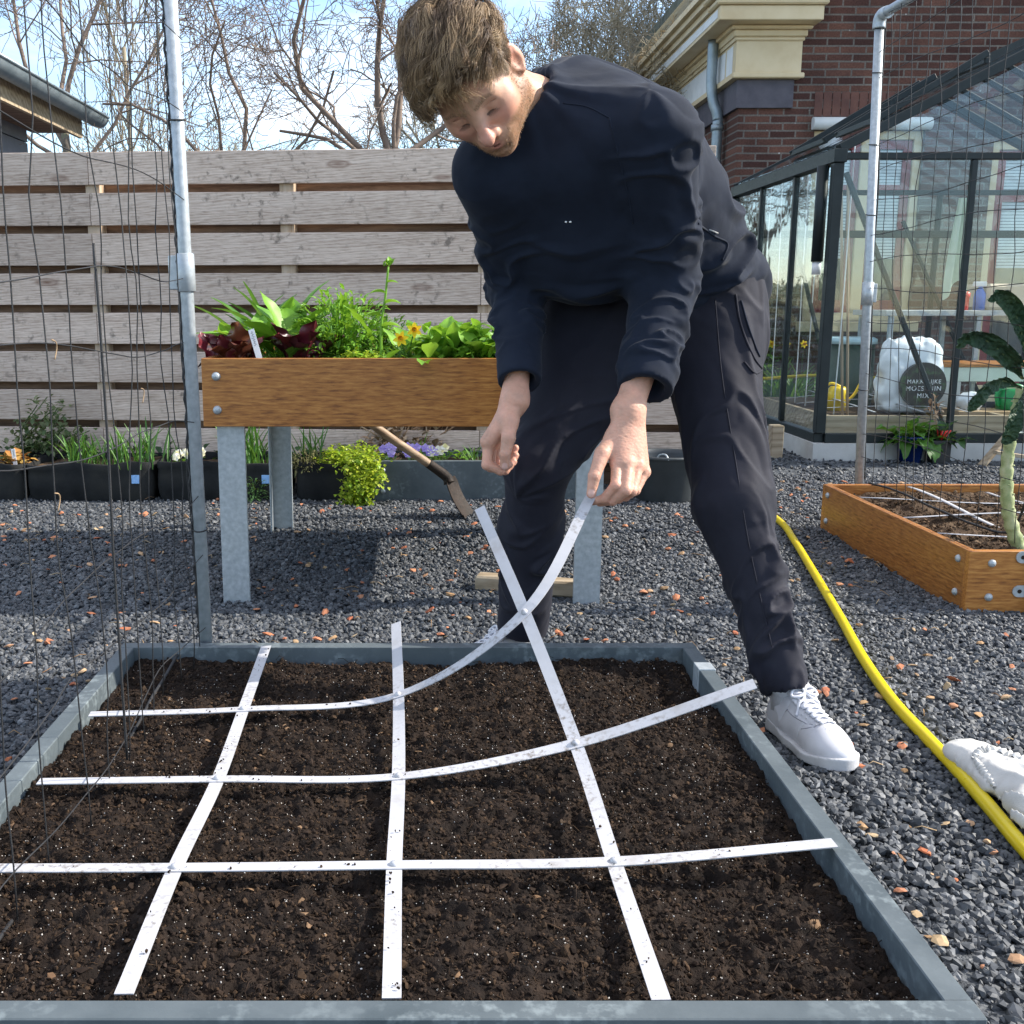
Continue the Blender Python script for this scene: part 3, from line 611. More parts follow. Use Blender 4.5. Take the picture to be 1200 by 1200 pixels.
for q in (.3, .6, .9):
    for ax in (0, 1):
        t_ = np.linspace(.03, 1.15, 14); P = np.stack([RX0 + t_ if ax == 0 else np.full(14, RX0 + q), RY0 + t_ * (RY1 - RY0 - .03) / 1.2 if ax else np.full(14, RY0 + q * (RY1 - RY0) / 1.2), RZ - .012 + .012 * np.sin(t_ * 5 + q * 9) + .004 * ax], -1)
        mb = MB(); mb.tubes(P, .0105, 4, flat=.12, ref=(0, 0, 1)); mb.build('strip', M['strip'], pg2)

# ---------------------------------------------------------------- fence
fa = math.atan(-.075); F0 = np.array([-2.04, 5.28, 0]); FM = np.array(Matrix.Translation(F0) @ Matrix.Rotation(fa, 4, 'Z'))
fence = thing('slat_fence', F0, 'weathered grey horizontal board fence with staggered boards behind the planter table', 'fence')
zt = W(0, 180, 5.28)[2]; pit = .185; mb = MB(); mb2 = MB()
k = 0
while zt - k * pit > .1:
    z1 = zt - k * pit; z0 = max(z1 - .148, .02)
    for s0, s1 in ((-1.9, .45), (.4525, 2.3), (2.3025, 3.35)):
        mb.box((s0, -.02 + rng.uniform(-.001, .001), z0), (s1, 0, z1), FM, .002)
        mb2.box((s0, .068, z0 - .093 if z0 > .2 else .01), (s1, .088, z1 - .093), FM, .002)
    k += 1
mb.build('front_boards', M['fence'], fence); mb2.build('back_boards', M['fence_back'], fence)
for s in (-1.4, -.47, .46, 1.39, 2.32, 3.3):
    mb = MB(); mb.box((s - .034, .001, 0), (s + .034, .067, zt - .02), FM, .002); mb.build('post', M['post'], fence)
# ================================================================ HOUSE
HY = 9.3; HX = 2.58
def zy(y, Y=HY): return W(865, y, Y)[2]
house = thing('brick_house', (5, 12, 0), 'brown brick house with cream cornice behind the greenhouse', 'house')
w_ = lambda px, Y=HY: W(px, 250, Y)[0]
WX0, WX1, WZ0, WZ1 = 3.22, 4.14, .72, 2.28; VX0, VX1, VZ0, VZ1 = 4.72, 5.9, .1, 2.2
mb = MB()
def wallq(x0, x1, z0, z1): mb.box((x0, HY, z0), (x1, HY + .25, z1))
e = .0
wallq(HX, WX0, 0, 3.6); wallq(WX0, WX1, 0, WZ0); wallq(WX0, WX1, WZ1, 3.6); wallq(WX1, VX0, 0, 3.6); wallq(VX0, VX1, 0, VZ0); wallq(VX0, VX1, VZ1, 3.6); wallq(VX1, 9, 0, 3.6)
mb.prism([(2.6, HY, 3.6), (9, HY, 3.6), (9, HY, 6.5), (5.6, HY, 6.5)], (0, .25, 0)); mb.build('wall', M['brick_x'], house)
mb = MB(); mb.box((HX + .001, HY + .251, 0), (HX + .25, 20, 3.3)); mb.build('wall', M['brick_y'], house)
mb = MB(); mb.prism([(2.2, 8.95, 3.42), (2.2, 8.95, 3.5), (6, 8.95, 7.2), (6, 8.95, 7.1)], (0, 11.2, 0)); mb.build('roof', M['slate'], house)
# band, frieze, cornice: return on the gable and run along the side
rx_ = w_(921, HY - .03)
zb0, zb1, zf1, zm1, zs0, zs1 = zy(127), zy(94), zy(50), zy(33), zy(25, 9.1), zy(8, 9.1)
mb = MB(); mb.box((HX - .03, HY - .03, zb0), (rx_, HY - .001, zb1)); mb.box((HX - .03, HY, zb0), (HX - .001, 20, zb1)); mb.build('band', M['plinth'], house)
mb = MB(); mb.box((HX - .06, HY - .06, zb1 + .002), (rx_ + .04, HY - .001, zm1)); mb.box((HX - .06, HY, zb1 + .002), (HX - .001, 20, zm1))
for z0, z1, d in ((zb1 + .003, zb1 + .045, .085), (zf1, zf1 + .03, .075), (zf1 + .03, zm1 - .03, .09), (zm1 - .03, zm1, .12)):
    mb.box((HX - d, HY - d, z0), (rx_ + .04 + d - .06, HY - .061, z1), bev=.008); mb.box((HX - d, HY - .0605, z0), (HX - .061, 20, z1))
mb.box((HX - .26, HY - .26, zm1 + .002), (rx_ + .13, HY - .001, zs1), bev=.006); mb.box((HX - .26, HY, zm1 + .002), (HX - .001, 20, zs1))
for dz, d in ((.0, .29), (.05, .33), (.10, .37)):
    mb.box((HX - d, HY - d, zs1 + dz + .002), (rx_ - .13 + d, HY - .001, zs1 + dz + .05), bev=.012); mb.box((HX - d, HY, zs1 + dz + .002), (HX - .001, 20, zs1 + dz + .05))
mb.build('cornice', M['cream'], house)
mb = MB(); mb.box((HX - .064, HY + .25, zb1 + .06), (HX - .0605, 20, zf1 - .02)); mb.box((HX - .064, HY + .03, zb1 + .06), (HX - .0605, HY + .21, zf1 - .02)); mb.box((HX - .264, HY - .2, zm1 + .03), (HX - .2605, 20, zs1 - .02)); mb.build('frieze_panel', M['offwhite'], house)
P = spline([(HX - .13, HY + .42, zm1), (HX - .13, HY + .42, zf1 - .1), (HX - .13, HY + .42, zb1 + .05), (HX - .11, HY + .40, zb1 - .1), (HX - .07, HY + .38, zb0 - .02), (HX - .07, HY + .38, zb0 - .3), (HX - .07, HY + .38, .1)], 6)
mb = MB(); mb.tubes(P, .045, 14); mb.lathe([(.047, 0), (.054, 0), (.054, .05), (.047, .05)], (HX - .07, HY + .38, zb0 - .12), 16); mb.build('downpipe', M['zinc'], house)
mb = MB()
for i in range(13):
    x = WX0 - .02 + i * .074; mb.box((x + .004, HY - .004, WZ1 + .11), (x + .070, HY + .01, WZ1 + .30))
mb.build('lintel', mat('lintel_brick', [(.085, .036, .028), (.14, .06, .043)], 9, .85, .4, 70), house)
def window(x0, x1, z0, z1, name):
    fr = MB(); a = .07
    for lo, hi in (((x0, z0), (x0 + a, z1)), ((x1 - a, z0), (x1, z1)), ((x0 + a, z1 - a), (x1 - a, z1)), ((x0 + a, z0), (x1 - a, z0 + a)), (((x0 + x1) / 2 - .045, z0 + a), ((x0 + x1) / 2 + .045, z1 - a))): fr.box((lo[0], HY + .03, lo[1]), (hi[0], HY + .12, hi[1]), bev=.004)
    fr.box((x0 - .05, HY - .08, z0 - .09), (x1 + .05, HY + .02, z0 - .002), bev=.008)
    fo = fr.build(name, M['cream'], house)
    for (s0, s1) in ((x0 + a, (x0 + x1) / 2 - .045), ((x0 + x1) / 2 + .045, x1 - a)):
        sm = MB(); w2 = .075; zz0, zz1 = z0 + a, z1 - a
        for lo, hi in (((s0 + .002, zz0 + .002), (s0 + w2, zz1 - .002)), ((s1 - w2, zz0 + .002), (s1 - .002, zz1 - .002)), ((s0 + w2, zz1 - w2), (s1 - w2, zz1 - .002)), ((s0 + w2, zz0 + .002), (s1 - w2, zz0 + w2 + .03)), ((s0 + w2, zz1 - .42), (s1 - w2, zz1 - .36))): sm.box((lo[0], HY + .05, lo[1]), (hi[0], HY + .10, hi[1]), bev=.003)
        sm.build('sash', M['red'], fo)
        MB().box((s0 + w2 - .01, HY + .075, zz0 + w2), (s1 - w2 + .01, HY + .08, zz1 - w2 + .01)).build('pane', M['darkglass'], fo)
        bl = MB()
        for q in range(34):
            z = zz1 - w2 - .01 - q * .026
            bl.box((s0 + w2 + .003, HY + .062, z - .021), (s1 - w2 - .003, HY + .068, z))
        bl.build('blind', M['blind'], fo)
window(WX0, WX1, WZ0, WZ1, 'window'); window(VX0, VX1, VZ0, VZ1, 'window')
mb = MB(); mb.tubes([[(WX0 - .03, HY - .03, WZ1 + .05), (WX1 + .03, HY - .03, WZ1 + .05)]], .05, 16); mb.build('awning_case', M['offwhite'], house)

# ================================================================ GREENHOUSE
GX0, GX1, GY0, GY1 = 2.215, 4.80, 6.0, 7.95; GB, GE = .10, W(975, 183, 6.0)[2]; GXM = (GX0 + GX1) / 2; GR = GE + (GXM - GX0) * .535
gh = thing('greenhouse', ((GX0 + GX1) / 2, (GY0 + GY1) / 2, 0), 'glass greenhouse with dark aluminium frame and pitched roof', 'greenhouse')
mb = MB(); mb.box((GX0 - .04, GY0 - .04, 0), (GX1 + .04, GY0 + .08, GB)); mb.box((GX0 - .04, GY0 + .081, 0), (GX0 + .08, GY1, GB)); mb.box((GX1 - .08, GY0 + .081, 0), (GX1 + .04, GY1, GB)); mb.build('plinth', M['concrete'], gh)
def bar(a, b_, w, name='glazing_bar', mm='alu', d=None, par=None):
    a = np.array(a, float); b_ = np.array(b_, float); dr = Vector(b_ - a); ln = dr.length; q = dr.to_track_quat('Z', 'Y').to_matrix().to_4x4(); q.translation = Vector(a)
    d = d or w; return MB().box((-w / 2, -d / 2, 0), (w / 2, d / 2, ln), np.array(q), .003).build(name, M[mm], par or gh)
for x in (GX0, GX1):
    for y in (GY0, GY1): bar((x, y, GB + .056), (x, y, GE - .036), .055, 'post')
    bar((x, GY0, GB + .027), (x, GY1, GB + .027), .054, 'sill_rail')
    bar((x, GY0 - .04, GE), (x, GY1, GE), .07, 'gutter')
for y in (GY0, GY1):
    bar((GX0 + .028, y, GB + .027), (GX1 - .028, y, GB + .027), .052, 'sill_rail'); bar((GX0 + .036, y, GE), (GX1 - .036, y, GE), .035, 'eave_rail')
    bar((GX0, y, GE + .037), (GXM, y, GR), .06, 'rafter', d=.05); bar((GX1, y, GE + .037), (GXM, y, GR), .06, 'rafter', d=.05)
bar((GXM, GY0, GR + .02), (GXM, GY1, GR + .02), .06, 'ridge')
gxs = [GX0 + .735 * i for i in (1, 2)] + [GX1 - .38]
for x in gxs:
    zt_ = GE + (min(x, 2 * GXM - x) - GX0) * .535
    for y in (GY0, GY1): bar((x, y, GB + .055), (x, y, GE - .019), .032)
gys = [GY0 + .65, GY0 + 1.3]
for y in gys:
    for x in (GX0, GX1): bar((x, y, GB + .056), (x, y, GE - .036), .032)
for y in gys + [GY0 + .325, GY0 + .975, GY0 + 1.625]:
    bar((GX0 + .03, y, GE + .045), (GXM, y, GR + .0), .03, d=.03); bar((GX1 - .03, y, GE + .045), (GXM, y, GR), .03, d=.03)
bar((GX0 + .02, GY0 + .045, .55), (GX0 + .02, GY0 + .93, GE - .1), .02, 'brace'); bar((GX0 + .06, GY0 + .035, GE - .08), (GX0 + .72, GY0 + .035, GB + .08), .026, 'brace')
bar((GX1 - .7, GY1 - .04, GB + .08), (GX0 + 1.2, GY1 - .04, GE - .2), .024, 'brace')
bar((GX0 + .03, GY1 - .02, 1.36), (GX1 - .03, GY1 - .02, 1.36), .05, 'cross_rail')
P = [(GX0 - .045, GY0 + .09, GE - .04), (GX0 - .045, GY0 + .09, GE - .55)]; MB().tubes([P], .032, 14).build('downpipe', M['alu'], gh); MB().tubes([[P[1], (GX0 - .045, GY0 + .09, GE - .62)]], .024, 14).build('pipe_outlet', M['white'], gh)
def pane(pts, d, name='pane'): MB().prism(pts, d).build(name, M['glass'], gh)
xs = [GX0] + gxs + [GX1]
for a, b_ in zip(xs[:-1], xs[1:]):
    pane([(a + .02, GY0, GB + .055), (b_ - .02, GY0, GB + .055), (b_ - .02, GY0, GE - .02), (a + .02, GY0, GE - .02)], (0, .004, 0))
    pane([(a + .02, GY1, GB + .055), (b_ - .02, GY1, GB + .055), (b_ - .02, GY1, GE - .02), (a + .02, GY1, GE - .02)], (0, .004, 0))
ys = [GY0] + gys + [GY1]
for a, b_ in zip(ys[:-1], ys[1:]):
    for x in (GX0, GX1): pane([(x, a + .02, GB + .055), (x, b_ - .02, GB + .055), (x, b_ - .02, GE - .03), (x, a + .02, GE - .03)], (.004, 0, 0))
for y in (GY0, GY1): pane([(GX0 + .06, y, GE + .022), (GX1 - .06, y, GE + .022), (GXM, y, GR - .045)], (0, .004, 0), 'gable_pane')
for x in (GX0, GX1): pane([(x, GY0 + .03, GE + .05), (x, GY1 - .03, GE + .05), (GXM, GY1 - .03, GR + .012), (GXM, GY0 + .03, GR + .012)], (0, 0, .004), 'roof_pane')
# opened roof vent frames on the left slope
vd = np.array([GXM - GX0, 0, GR - GE]); vd /= np.linalg.norm(vd); vn = np.array([-vd[2], 0, vd[0]])
def slope(s, y, h): return np.array([GX0, y, GE]) + vd * s + vn * h
for y0 in (GY0 + .05, GY0 + .85):
    for s in (.30, .92): bar(slope(s, y0, .07), slope(s, y0 + .6, .07), .03, 'vent_bar')
    for y in (y0, y0 + .6): bar(slope(.285, y, .075), slope(.935, y, .105), .035, 'vent_bar')
# ================================================================ SHED AND TREES
sx0 = -2.1; y0s, y1s = 5.45, 7.05
zg = W(125, 152, y1s)[2] + .05
shed = thing('garden_shed', (-3.2, 6.5, 0), 'grey clad shed with mossy roof and gutter beyond the fence', 'shed')
mb = MB()
for k_ in range(14): mb.box((-4.6, y0s, .003 + k_ * .14), (sx0 - .30, 6.72, .14 + k_ * .14 - .004))
mb.build('wall', M['tarpwall'], shed)
ro = MB(); ro.prism([(sx0 - .02, y0s - .4, zg + .05), (sx0 - .02, y0s - .4, zg + .085), (-4.6, y0s - .4, zg + 1.5), (-4.6, y0s - .4, zg + 1.46)], (0, y1s - y0s + .25, 0)); ro.build('roof', M['slate'], shed)
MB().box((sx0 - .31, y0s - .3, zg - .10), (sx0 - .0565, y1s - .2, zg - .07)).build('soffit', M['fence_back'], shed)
MB().box((sx0 - .055, y0s - .3, zg - .12), (sx0 - .03, y1s - .12, zg + .03)).build('fascia', M['oldwood'], shed)
a = np.linspace(np.pi, 2 * np.pi, 9); yy = np.linspace(y0s - .4, y1s, 2)
mb = MB()
for r_, fl in ((.062, False), (.058, True)):
    mb.grid(np.stack([np.stack([np.full(9, sx0 + .04) + r_ * np.cos(a), np.full(9, y), zg + .02 + r_ * np.sin(a)], -1) for y in yy]), flip=fl)
mb.prism([(sx0 + .04 + .062 * math.cos(q), y1s, zg + .02 + .062 * math.sin(q)) for q in a], (0, .004, 0)); mb.tubes([[(sx0 + .104, y0s - .4, zg + .022), (sx0 + .104, y1s, zg + .022)]], .008, 8); mb.build('gutter', M['zinc'], shed)
bpy.data.objects['gutter'].name = 'gutter'

def grow(base, d, Ln, r, lev, out, kids, up, wob, shrink, minr, K=6, spread=.8):
    t_ = np.linspace(0, 1, K)[:, None]; P = [np.array(base, float)]; dd = nrm(d)
    for k_ in range(K - 1):
        dd = nrm(dd + rng.normal(0, wob, 3) + np.array([0, 0, up * .12])); P.append(P[-1] + dd * Ln / (K - 1))
    P = np.array(P); rr = np.linspace(r, max(r * .55, minr), K); out.append((P, rr))
    if lev <= 0: return
    n_ = kids[-lev] if isinstance(kids, (list, tuple)) else kids
    for q in range(n_):
        u = .25 + .75 * (q + rng.uniform(0, 1)) / n_; i = min(int(u * (K - 1)), K - 2); p = P[i] + (P[i + 1] - P[i]) * (u * (K - 1) - i); T = nrm(P[i + 1] - P[i])
        s = nrm(np.cross(T, rng.normal(size=3))); nd = nrm(T * rng.uniform(.45, 1) + s * spread * rng.uniform(.7, 1.2))
        grow(p, nd, Ln * shrink * rng.uniform(.7, 1.15), max(np.interp(u, [0, 1], [r, r * .55]) * rng.uniform(.45, .62), minr), lev - 1, out, kids, up, wob, shrink, minr, K, spread)
def tree(name, label, x, y, trunk, r, limbs, lev=4, kids=(5, 5, 5, 4), up=.6, wob=.16, shrink=.62, minr=.0022, cols='twig', trunkm='trunkm', spread=.8, group='bare trees beyond the fence'):
    """trunk: polyline; limbs: (height fraction, direction, length, radius)"""
    r *= .5; limbs = [(a, b, c, d * .46) for a, b, c, d in limbs]; tr = thing(name, (x, y, 0), label, 'tree', group); P = np.array(trunk, float) + [x, y, 0]; P = spline(P, 5)
    rr = np.linspace(r, r * .6, len(P)); mb = MB(); mb.tubes(P, rr, 10); mb.build('trunk', M[trunkm], tr)
    out = []
    for fr, d, Ln, rl in limbs:
        i = fr * (len(P) - 1); k_ = min(int(i), len(P) - 2); p = P[k_] + (P[k_ + 1] - P[k_]) * (i - k_); grow(p, np.array(d, float), Ln, rl, lev, out, kids, up, wob, shrink, minr, spread=spread)
    thick = [o for o in out if o[1][0] > .012]; thin = [o for o in out if o[1][0] <= .012]; mb = MB()
    if thick: mb.tubes(np.array([o[0] for o in thick]), np.array([o[1] for o in thick]), 7, cap=False)
    if thin: mb.tubes(np.array([o[0] for o in thin]), np.array([o[1] for o in thin]), 3, cap=False)
    mb.build('crown', M[cols], tr); return tr
def px(x, y, Y): return W(x, y, Y)
# fruit tree with mossy trunk behind the man's head
X_, Y_ = px(462, 170, 6.6)[0], 6.6
tree('fruit_tree', 'bare fruit tree with mossy forked trunk just beyond the fence, beside the man', X_, Y_, [(0.04, 0, 0), (.02, 0, .9), (0, 0, 1.75)], .085,
     [(.95, (-.35, .0, .9), .95, .05), (1., (.25, .3, .9), .8, .045), (.9, (-1., -.1, .62), 1.3, .045), (.97, (.8, .2, .5), .9, .04), (.85, (-.6, .5, .5), 1., .035), (.92, (-.9, -.3, .35), .9, .03), (1, (0, .2, 1), .8, .03)], 4, (4, 4, 4, 2), .5, .2, .62, .0019, 'twig', spread=.85)
X_ = px(268, 170, 6.9)[0]
tree('fruit_tree', 'bare spreading fruit tree beyond the fence, right of the left pole', X_, 6.9, [(0.05, 0, 0), (0, 0, .8), (-.02, 0, 1.6)], .06,
     [(.95, (-.6, 0, 1.), 1.1, .03), (1, (.5, .1, 1.), 1.2, .034), (.9, (.9, 0, .55), 1.1, .028), (.9, (-1, .2, .5), 1., .026), (1, (.1, -.2, 1), 1.0, .026), (.85, (.3, .6, .6), .9, .024)], 4, (4, 4, 3, 2), .35, .2, .64, .002, 'twig', spread=.9)
X_ = px(75, 150, 9.5)[0]
tree('tall_tree', 'tall bare tree behind the grey shed', X_, 9.5, [(0, 0, 0), (.05, 0, 1.2), (.0, 0, 2.4)], .11,
     [(.9, (-.6, 0, 1), 1.6, .05), (1, (.4, 0, 1), 1.5, .05), (.8, (.9, .2, .8), 1.5, .04), (1, (-.1, .4, 1), 1.5, .045), (.85, (-1, -.2, .5), 1.4, .04)], 4, (5, 5, 4, 3), .5, .14, .6, .003, 'twig')
X_ = px(150, 150, 11.)[0]
tree('poplar', 'slender upright bare tree seen through the netting', X_, 11., [(0, 0, 0), (.03, 0, 1.5), (0, 0, 3.3)], .06,
     [(f, (math.cos(q * 2.4) * .45, math.sin(q * 2.4) * .45, 1), 1.1, .022) for q, f in enumerate(np.linspace(.3, 1, 14))], 3, (5, 4, 3), 1.2, .1, .55, .0035, 'twigpale', 'twigpale', spread=.45)
X_ = px(715, 150, 11.5)[0]
tree('hawthorn', 'dense twiggy bare tree above the man\'s back', X_, 11.5, [(0, 0, 0), (.03, 0, .9), (0, 0, 1.7)], .12,
     [(.9, (math.cos(q * 1.1) * .9, math.sin(q * 1.1) * .6, .75 + .3 * (q % 3)), 1.75, .045) for q in range(9)], 4, (6, 6, 5, 4), .5, .14, .58, .0032, 'twigpale', spread=.75)
X_ = px(560, 150, 12.5)[0]
tree('hawthorn', 'dense twiggy bare tree behind the man\'s head', X_, 12.5, [(0, 0, 0), (.03, 0, .9), (0, 0, 1.7)], .12,
     [(.9, (math.cos(q * 1.3) * .9, math.sin(q * 1.3) * .6, .7 + .3 * (q % 3)), 1.6, .045) for q in range(8)], 4, (5, 5, 4, 4), .5, .14, .58, .0034, 'twigpale', spread=.75)
X_ = px(790, 60, 15.)[0]
tree('tall_tree', 'bare pale tree between the man\'s shoulder and the house', X_, 15., [(0, 0, 0), (.03, 0, 1.5), (0, 0, 2.6)], .12,
     [(.9, (math.cos(q * 1.3) * .8, math.sin(q * 1.3) * .6, .8 + .3 * (q % 3)), 1.9, .05) for q in range(7)], 4, (6, 6, 5, 3), .6, .13, .58, .0042, 'twigpale', spread=.7)
X_ = px(215, 160, 14.)[0]
tree('hawthorn', 'low bare tree far behind the fence, near the left pole', X_, 14., [(0, 0, 0), (.03, 0, .7), (0, 0, 1.4)], .1,
     [(.9, (math.cos(q * 1.3) * 1., math.sin(q * 1.3) * .6, .5 + .25 * (q % 3)), 1.4, .04) for q in range(8)], 4, (5, 4, 4, 3), .5, .14, .58, .0036, 'twigpale', spread=.75)
# clipped dark hedge at the far end, closing the view
mb = MB()
N = 26000; x = rng.uniform(-14, 2.2, N); y = 17 + rng.normal(0, .5, N); z = rng.uniform(0, 1, N) ** .8 * (1.5 + .25 * np.sin(x * 1.7) + .2 * np.sin(x * .6))
mb.leaves(np.stack([x, y, z], -1), rng.normal(size=(N, 3)), (0, 0, 1), rng.uniform(.08, .16, N), .07, .2, K=3)
tag(mb.build('hedge', M['g_dark']), 'dark green hedge far behind the fence', 'hedge')
# ================================================================ PERSON
HE = np.array([[0.82265723, -0.56781002, 0.02875523], [-0.42176875, -0.6434215, -0.63884262], [0.38124297, 0.51342045, -0.76879987]])
HC = np.array([0.0811, 1.995, 1.262])
def hw(e, u, f): return HC + HE @ np.array([e, u, f])
LS, RS = W(766, 162, 2.05), W(578, 202, 2.15)
LE_, LW = W(778, 330, 2.20), W(746, 474, 2.03)
RE_, RW = W(606, 335, 2.33), W(610, 462, 2.15)
NB = W(622, 128, 2.115)
P0, P1, P2 = W(798, 340, 2.44), W(735, 248, 2.33), W(672, 165, 2.17)
LH, LK, LA = W(828, 372, 2.42), W(858, 590, 2.20), W(920, 798, 2.06)
RH, RK, RA = W(722, 388, 2.44), W(630, 545, 2.30), W(613, 726, 2.42)
LAT = nrm(LS - RS); LATH = nrm(LH - RH + .5 * LAT * .1)
def head_sdf(P):
    p = (P - HC) @ HE; q = p.copy(); q[:, 0] = np.abs(q[:, 0])
    d = ellip(p, (0, .032, -.012), (.075, .088, .098))
    d = su(d, ellip(p, (0, -.028, .026), (.062, .085, .060)), .03)
    d = su(d, seg(q, (.0, -.088, .060), (.049, -.058, -.004), .026, .026), .03)
    d = su(d, ball(p, (0, -.098, .066), .019), .02)
    d = su(d, ball(q, (.038, -.024, .052), .026), .03)
    d = su(d, seg(q, (0, .020, .078), (.036, .017, .066), .013), .018)
    d = ss(d, ball(q, (.032, -.003, .0945), .0142), .016)
    d = su(d, ball(q, (.0315, -.005, .0665), .0150), .004)
    d = ss(d, seg(q, (.019, -.0118, .0835), (.043, -.0105, .0755), .0009), .0016)
    d = ss(d, seg(q, (.018, .0035, .0835), (.044, .004, .0745), .0012), .003)
    d = su(d, seg(p, (0, .012, .080), (0, -.037, .105), .0078, .0112), .013)
    d = su(d, ball(p, (0, -.041, .1085), .0112), .008)
    d = su(d, ball(q, (.0125, -.044, .0935), .0085), .007)
    d = ss(d, ball(q, (.0075, -.0525, .099), .0036), .004)
    d = su(d, ellip(p, (0, -.070, .075), (.030, .022, .017)), .02)
    d = su(d, seg(q, (0, -.0665, .0905), (.026, -.0705, .0775), .0048, .0028), .005)
    d = su(d, seg(q, (0, -.0775, .0885), (.024, -.073, .0775), .0056, .003), .005)
    d = ss(d, seg(q, (0, -.0718, .0950), (.028, -.0713, .0805), .0015), .003)
    d = ss(d, seg(q, (0, -.087, .092), (.012, -.087, .088), .003), .010)
    # ears
    th_ = .58; ear = np.array([[math.cos(th_), 0, math.sin(th_)], [0, 1, 0], [-math.sin(th_), 0, math.cos(th_)]]); r_ = (q - [.0795, -.008, -.012]) @ ear.T
    r2 = r_.copy(); r2[:, 2] -= .12 * r_[:, 1]
    er = ellip(r2, (0, 0, 0), (.0065, .033, .0205)); er = su(er, ball(r2, (0, -.026, .004), .008), .008)
    er = ss(er, ellip(r2, (.0075, -.004, .003), (.0065, .0195, .0105)), .005)
    er = ss(er, ellip(r2, (.006, .017, -.002), (.003, .008, .011)), .003)
    d = su(d, er, .007)
    d = su(d, seg(P, hw(0, -.045, -.028), NB, .054, .06), .035)
    return d
def rot_hand(mp_):
    return mp_
def hz(x, y, Y): return W(540 + x / 4.615, 430 + y / 4.615, Y)
def finger(pts, rad):
    return lambda P: sU([seg(P, a, b, r0, r1) for (a, b, r0, r1) in zip(pts[:-1], pts[1:], rad[:-1], rad[1:])], .004)
# his left hand (strip between thumb and index)
gy = HAND[1]
LF = [([hz(845, 520, 1.985), hz(838, 640, 1.955), hz(775, 712, 1.966), hz(716, 728, 1.981)], [.0115, .0098, .0085, .0074]),
      ([hz(905, 520, 1.985), hz(893, 668, 1.948), hz(820, 724, 1.968), hz(752, 735, 1.992)], [.0122, .0102, .0088, .0074]),
      ([hz(957, 535, 1.995), hz(925, 672, 1.962), hz(850, 715, 1.985), hz(800, 722, 2.012)], [.0118, .0098, .0085, .0072]),
      ([hz(992, 568, 2.012), hz(945, 668, 1.988), hz(890, 705, 2.005), hz(850, 705, 2.025)], [.0105, .0088, .0076, .0066])]
LT = ([hz(838, 380, 2.015), hz(765, 470, 1.985), hz(722, 590, 1.962), hz(706, 685, 1.958)], [.018, .0145, .0112, .0092])
LWp = hz(905, 235, 2.03)
def hand_sdf(P, Wp, fw, F, T, wr):
    pal = [seg(P, Wp + (i - 1.5) * .008 * LAT0, f[0][0], .019 if i < 3 else .017, .0125 if i < 3 else .011) for i, f in enumerate(F)]
    d = sU(pal, .016)
    d = su(d, seg(P, Wp, fw, wr, wr * 1.25), .02)
    d = su(d, seg(P, T[0][0], (F[0][0][0] + F[1][0][0]) / 2, .014, .010), .02)
    for i, f in enumerate(F):
        fd = finger(*f)(P); d = su(d, fd, .0045)
        d = su(d, ball(P, f[0][0], f[1][0] * 1.04), .006)
    td = finger(*T)(P); td = su(td, seg(P, T[0][0], Wp, .018, .017), .015)
    return su(d, td, .006)
LAT0 = nrm(np.array([1., .15, 0]))
def lhand(P): return hand_sdf(P, LWp, LW + .55 * (LE_ - LW), LF, LT, .0265)
# his right hand: relaxed curl seen from the thumb side
RF = [([hz(150, 405, 2.128), hz(140, 530, 2.118), hz(215, 562, 2.118), hz(262, 528, 2.128)], [.0118, .0100, .0088, .0076]),
      ([hz(168, 415, 2.148), hz(160, 540, 2.142), hz(238, 560, 2.138), hz(285, 512, 2.148)], [.0120, .0102, .0088, .0076]),
      ([hz(195, 420, 2.168), hz(190, 525, 2.165), hz(262, 535, 2.158), hz(296, 478, 2.163)], [.0115, .0098, .0084, .0074]),
      ([hz(225, 415, 2.186), hz(225, 500, 2.188), hz(275, 500, 2.178), hz(297, 438, 2.175)], [.0102, .0086, .0076, .0068])]
RT = ([hz(262, 290, 2.118), hz(258, 385, 2.098), hz(240, 470, 2.094), hz(238, 535, 2.098)], [.0165, .0138, .0112, .0092])
RWp = hz(292, 180, 2.15)
def rhand(P):
    pal = [seg(P, RWp + (i - 1.5) * .008 * np.array([.3, 1., 0]), f[0][0], .019, .0125) for i, f in enumerate(RF)]
    d = sU(pal, .016); d = su(d, seg(P, RWp, RW + .55 * (RE_ - RW), .0255, .032), .02)
    d = su(d, seg(P, RT[0][0], RF[0][0][0], .014, .011), .02)
    for i, f in enumerate(RF):
        d = su(d, finger(*f)(P), .0042); d = su(d, ball(P, f[0][0], f[1][0] * 1.04), .006)
    td = finger(*RT)(P); td = su(td, seg(P, RT[0][0], RWp, .017, .017), .015)
    return su(d, td, .005)
def trunk_sdf(P):
    o = .05
    d = sU([seg(P, P0 + s * o * LATH, P1 + s * .06 * LAT, .085, .09) for s in (-1, 1)] + [seg(P, P1 + s * .06 * LAT, P2 + s * .07 * LAT, .09, .09) for s in (-1, 1)], .05)
    d = su(d, seg(P, LS, RS, .045), .05); d = su(d, seg(P, P2, NB, .07, .055), .04); d = su(d, seg(P, NB, hw(0, -.06, -.03), .055, .05), .03)
    for S_, E_, W_ in ((LS, LE_, LW), (RS, RE_, RW)):
        d = su(d, seg(P, S_, E_, .048, .038), .03); d = su(d, seg(P, E_, W_, .038, .024), .01)
    for H_, K_, A_ in ((LH, LK, LA), (RH, RK, RA)):
        d = su(d, seg(P, H_, K_, .075, .05), .04); d = su(d, seg(P, K_, A_, .045, .03), .01)
    return d
bV, bF, bC = [], [], []
def add_body(V, F, C): bF.append(F + sum(len(x) for x in bV)); bV.append(V); bC.append(C)
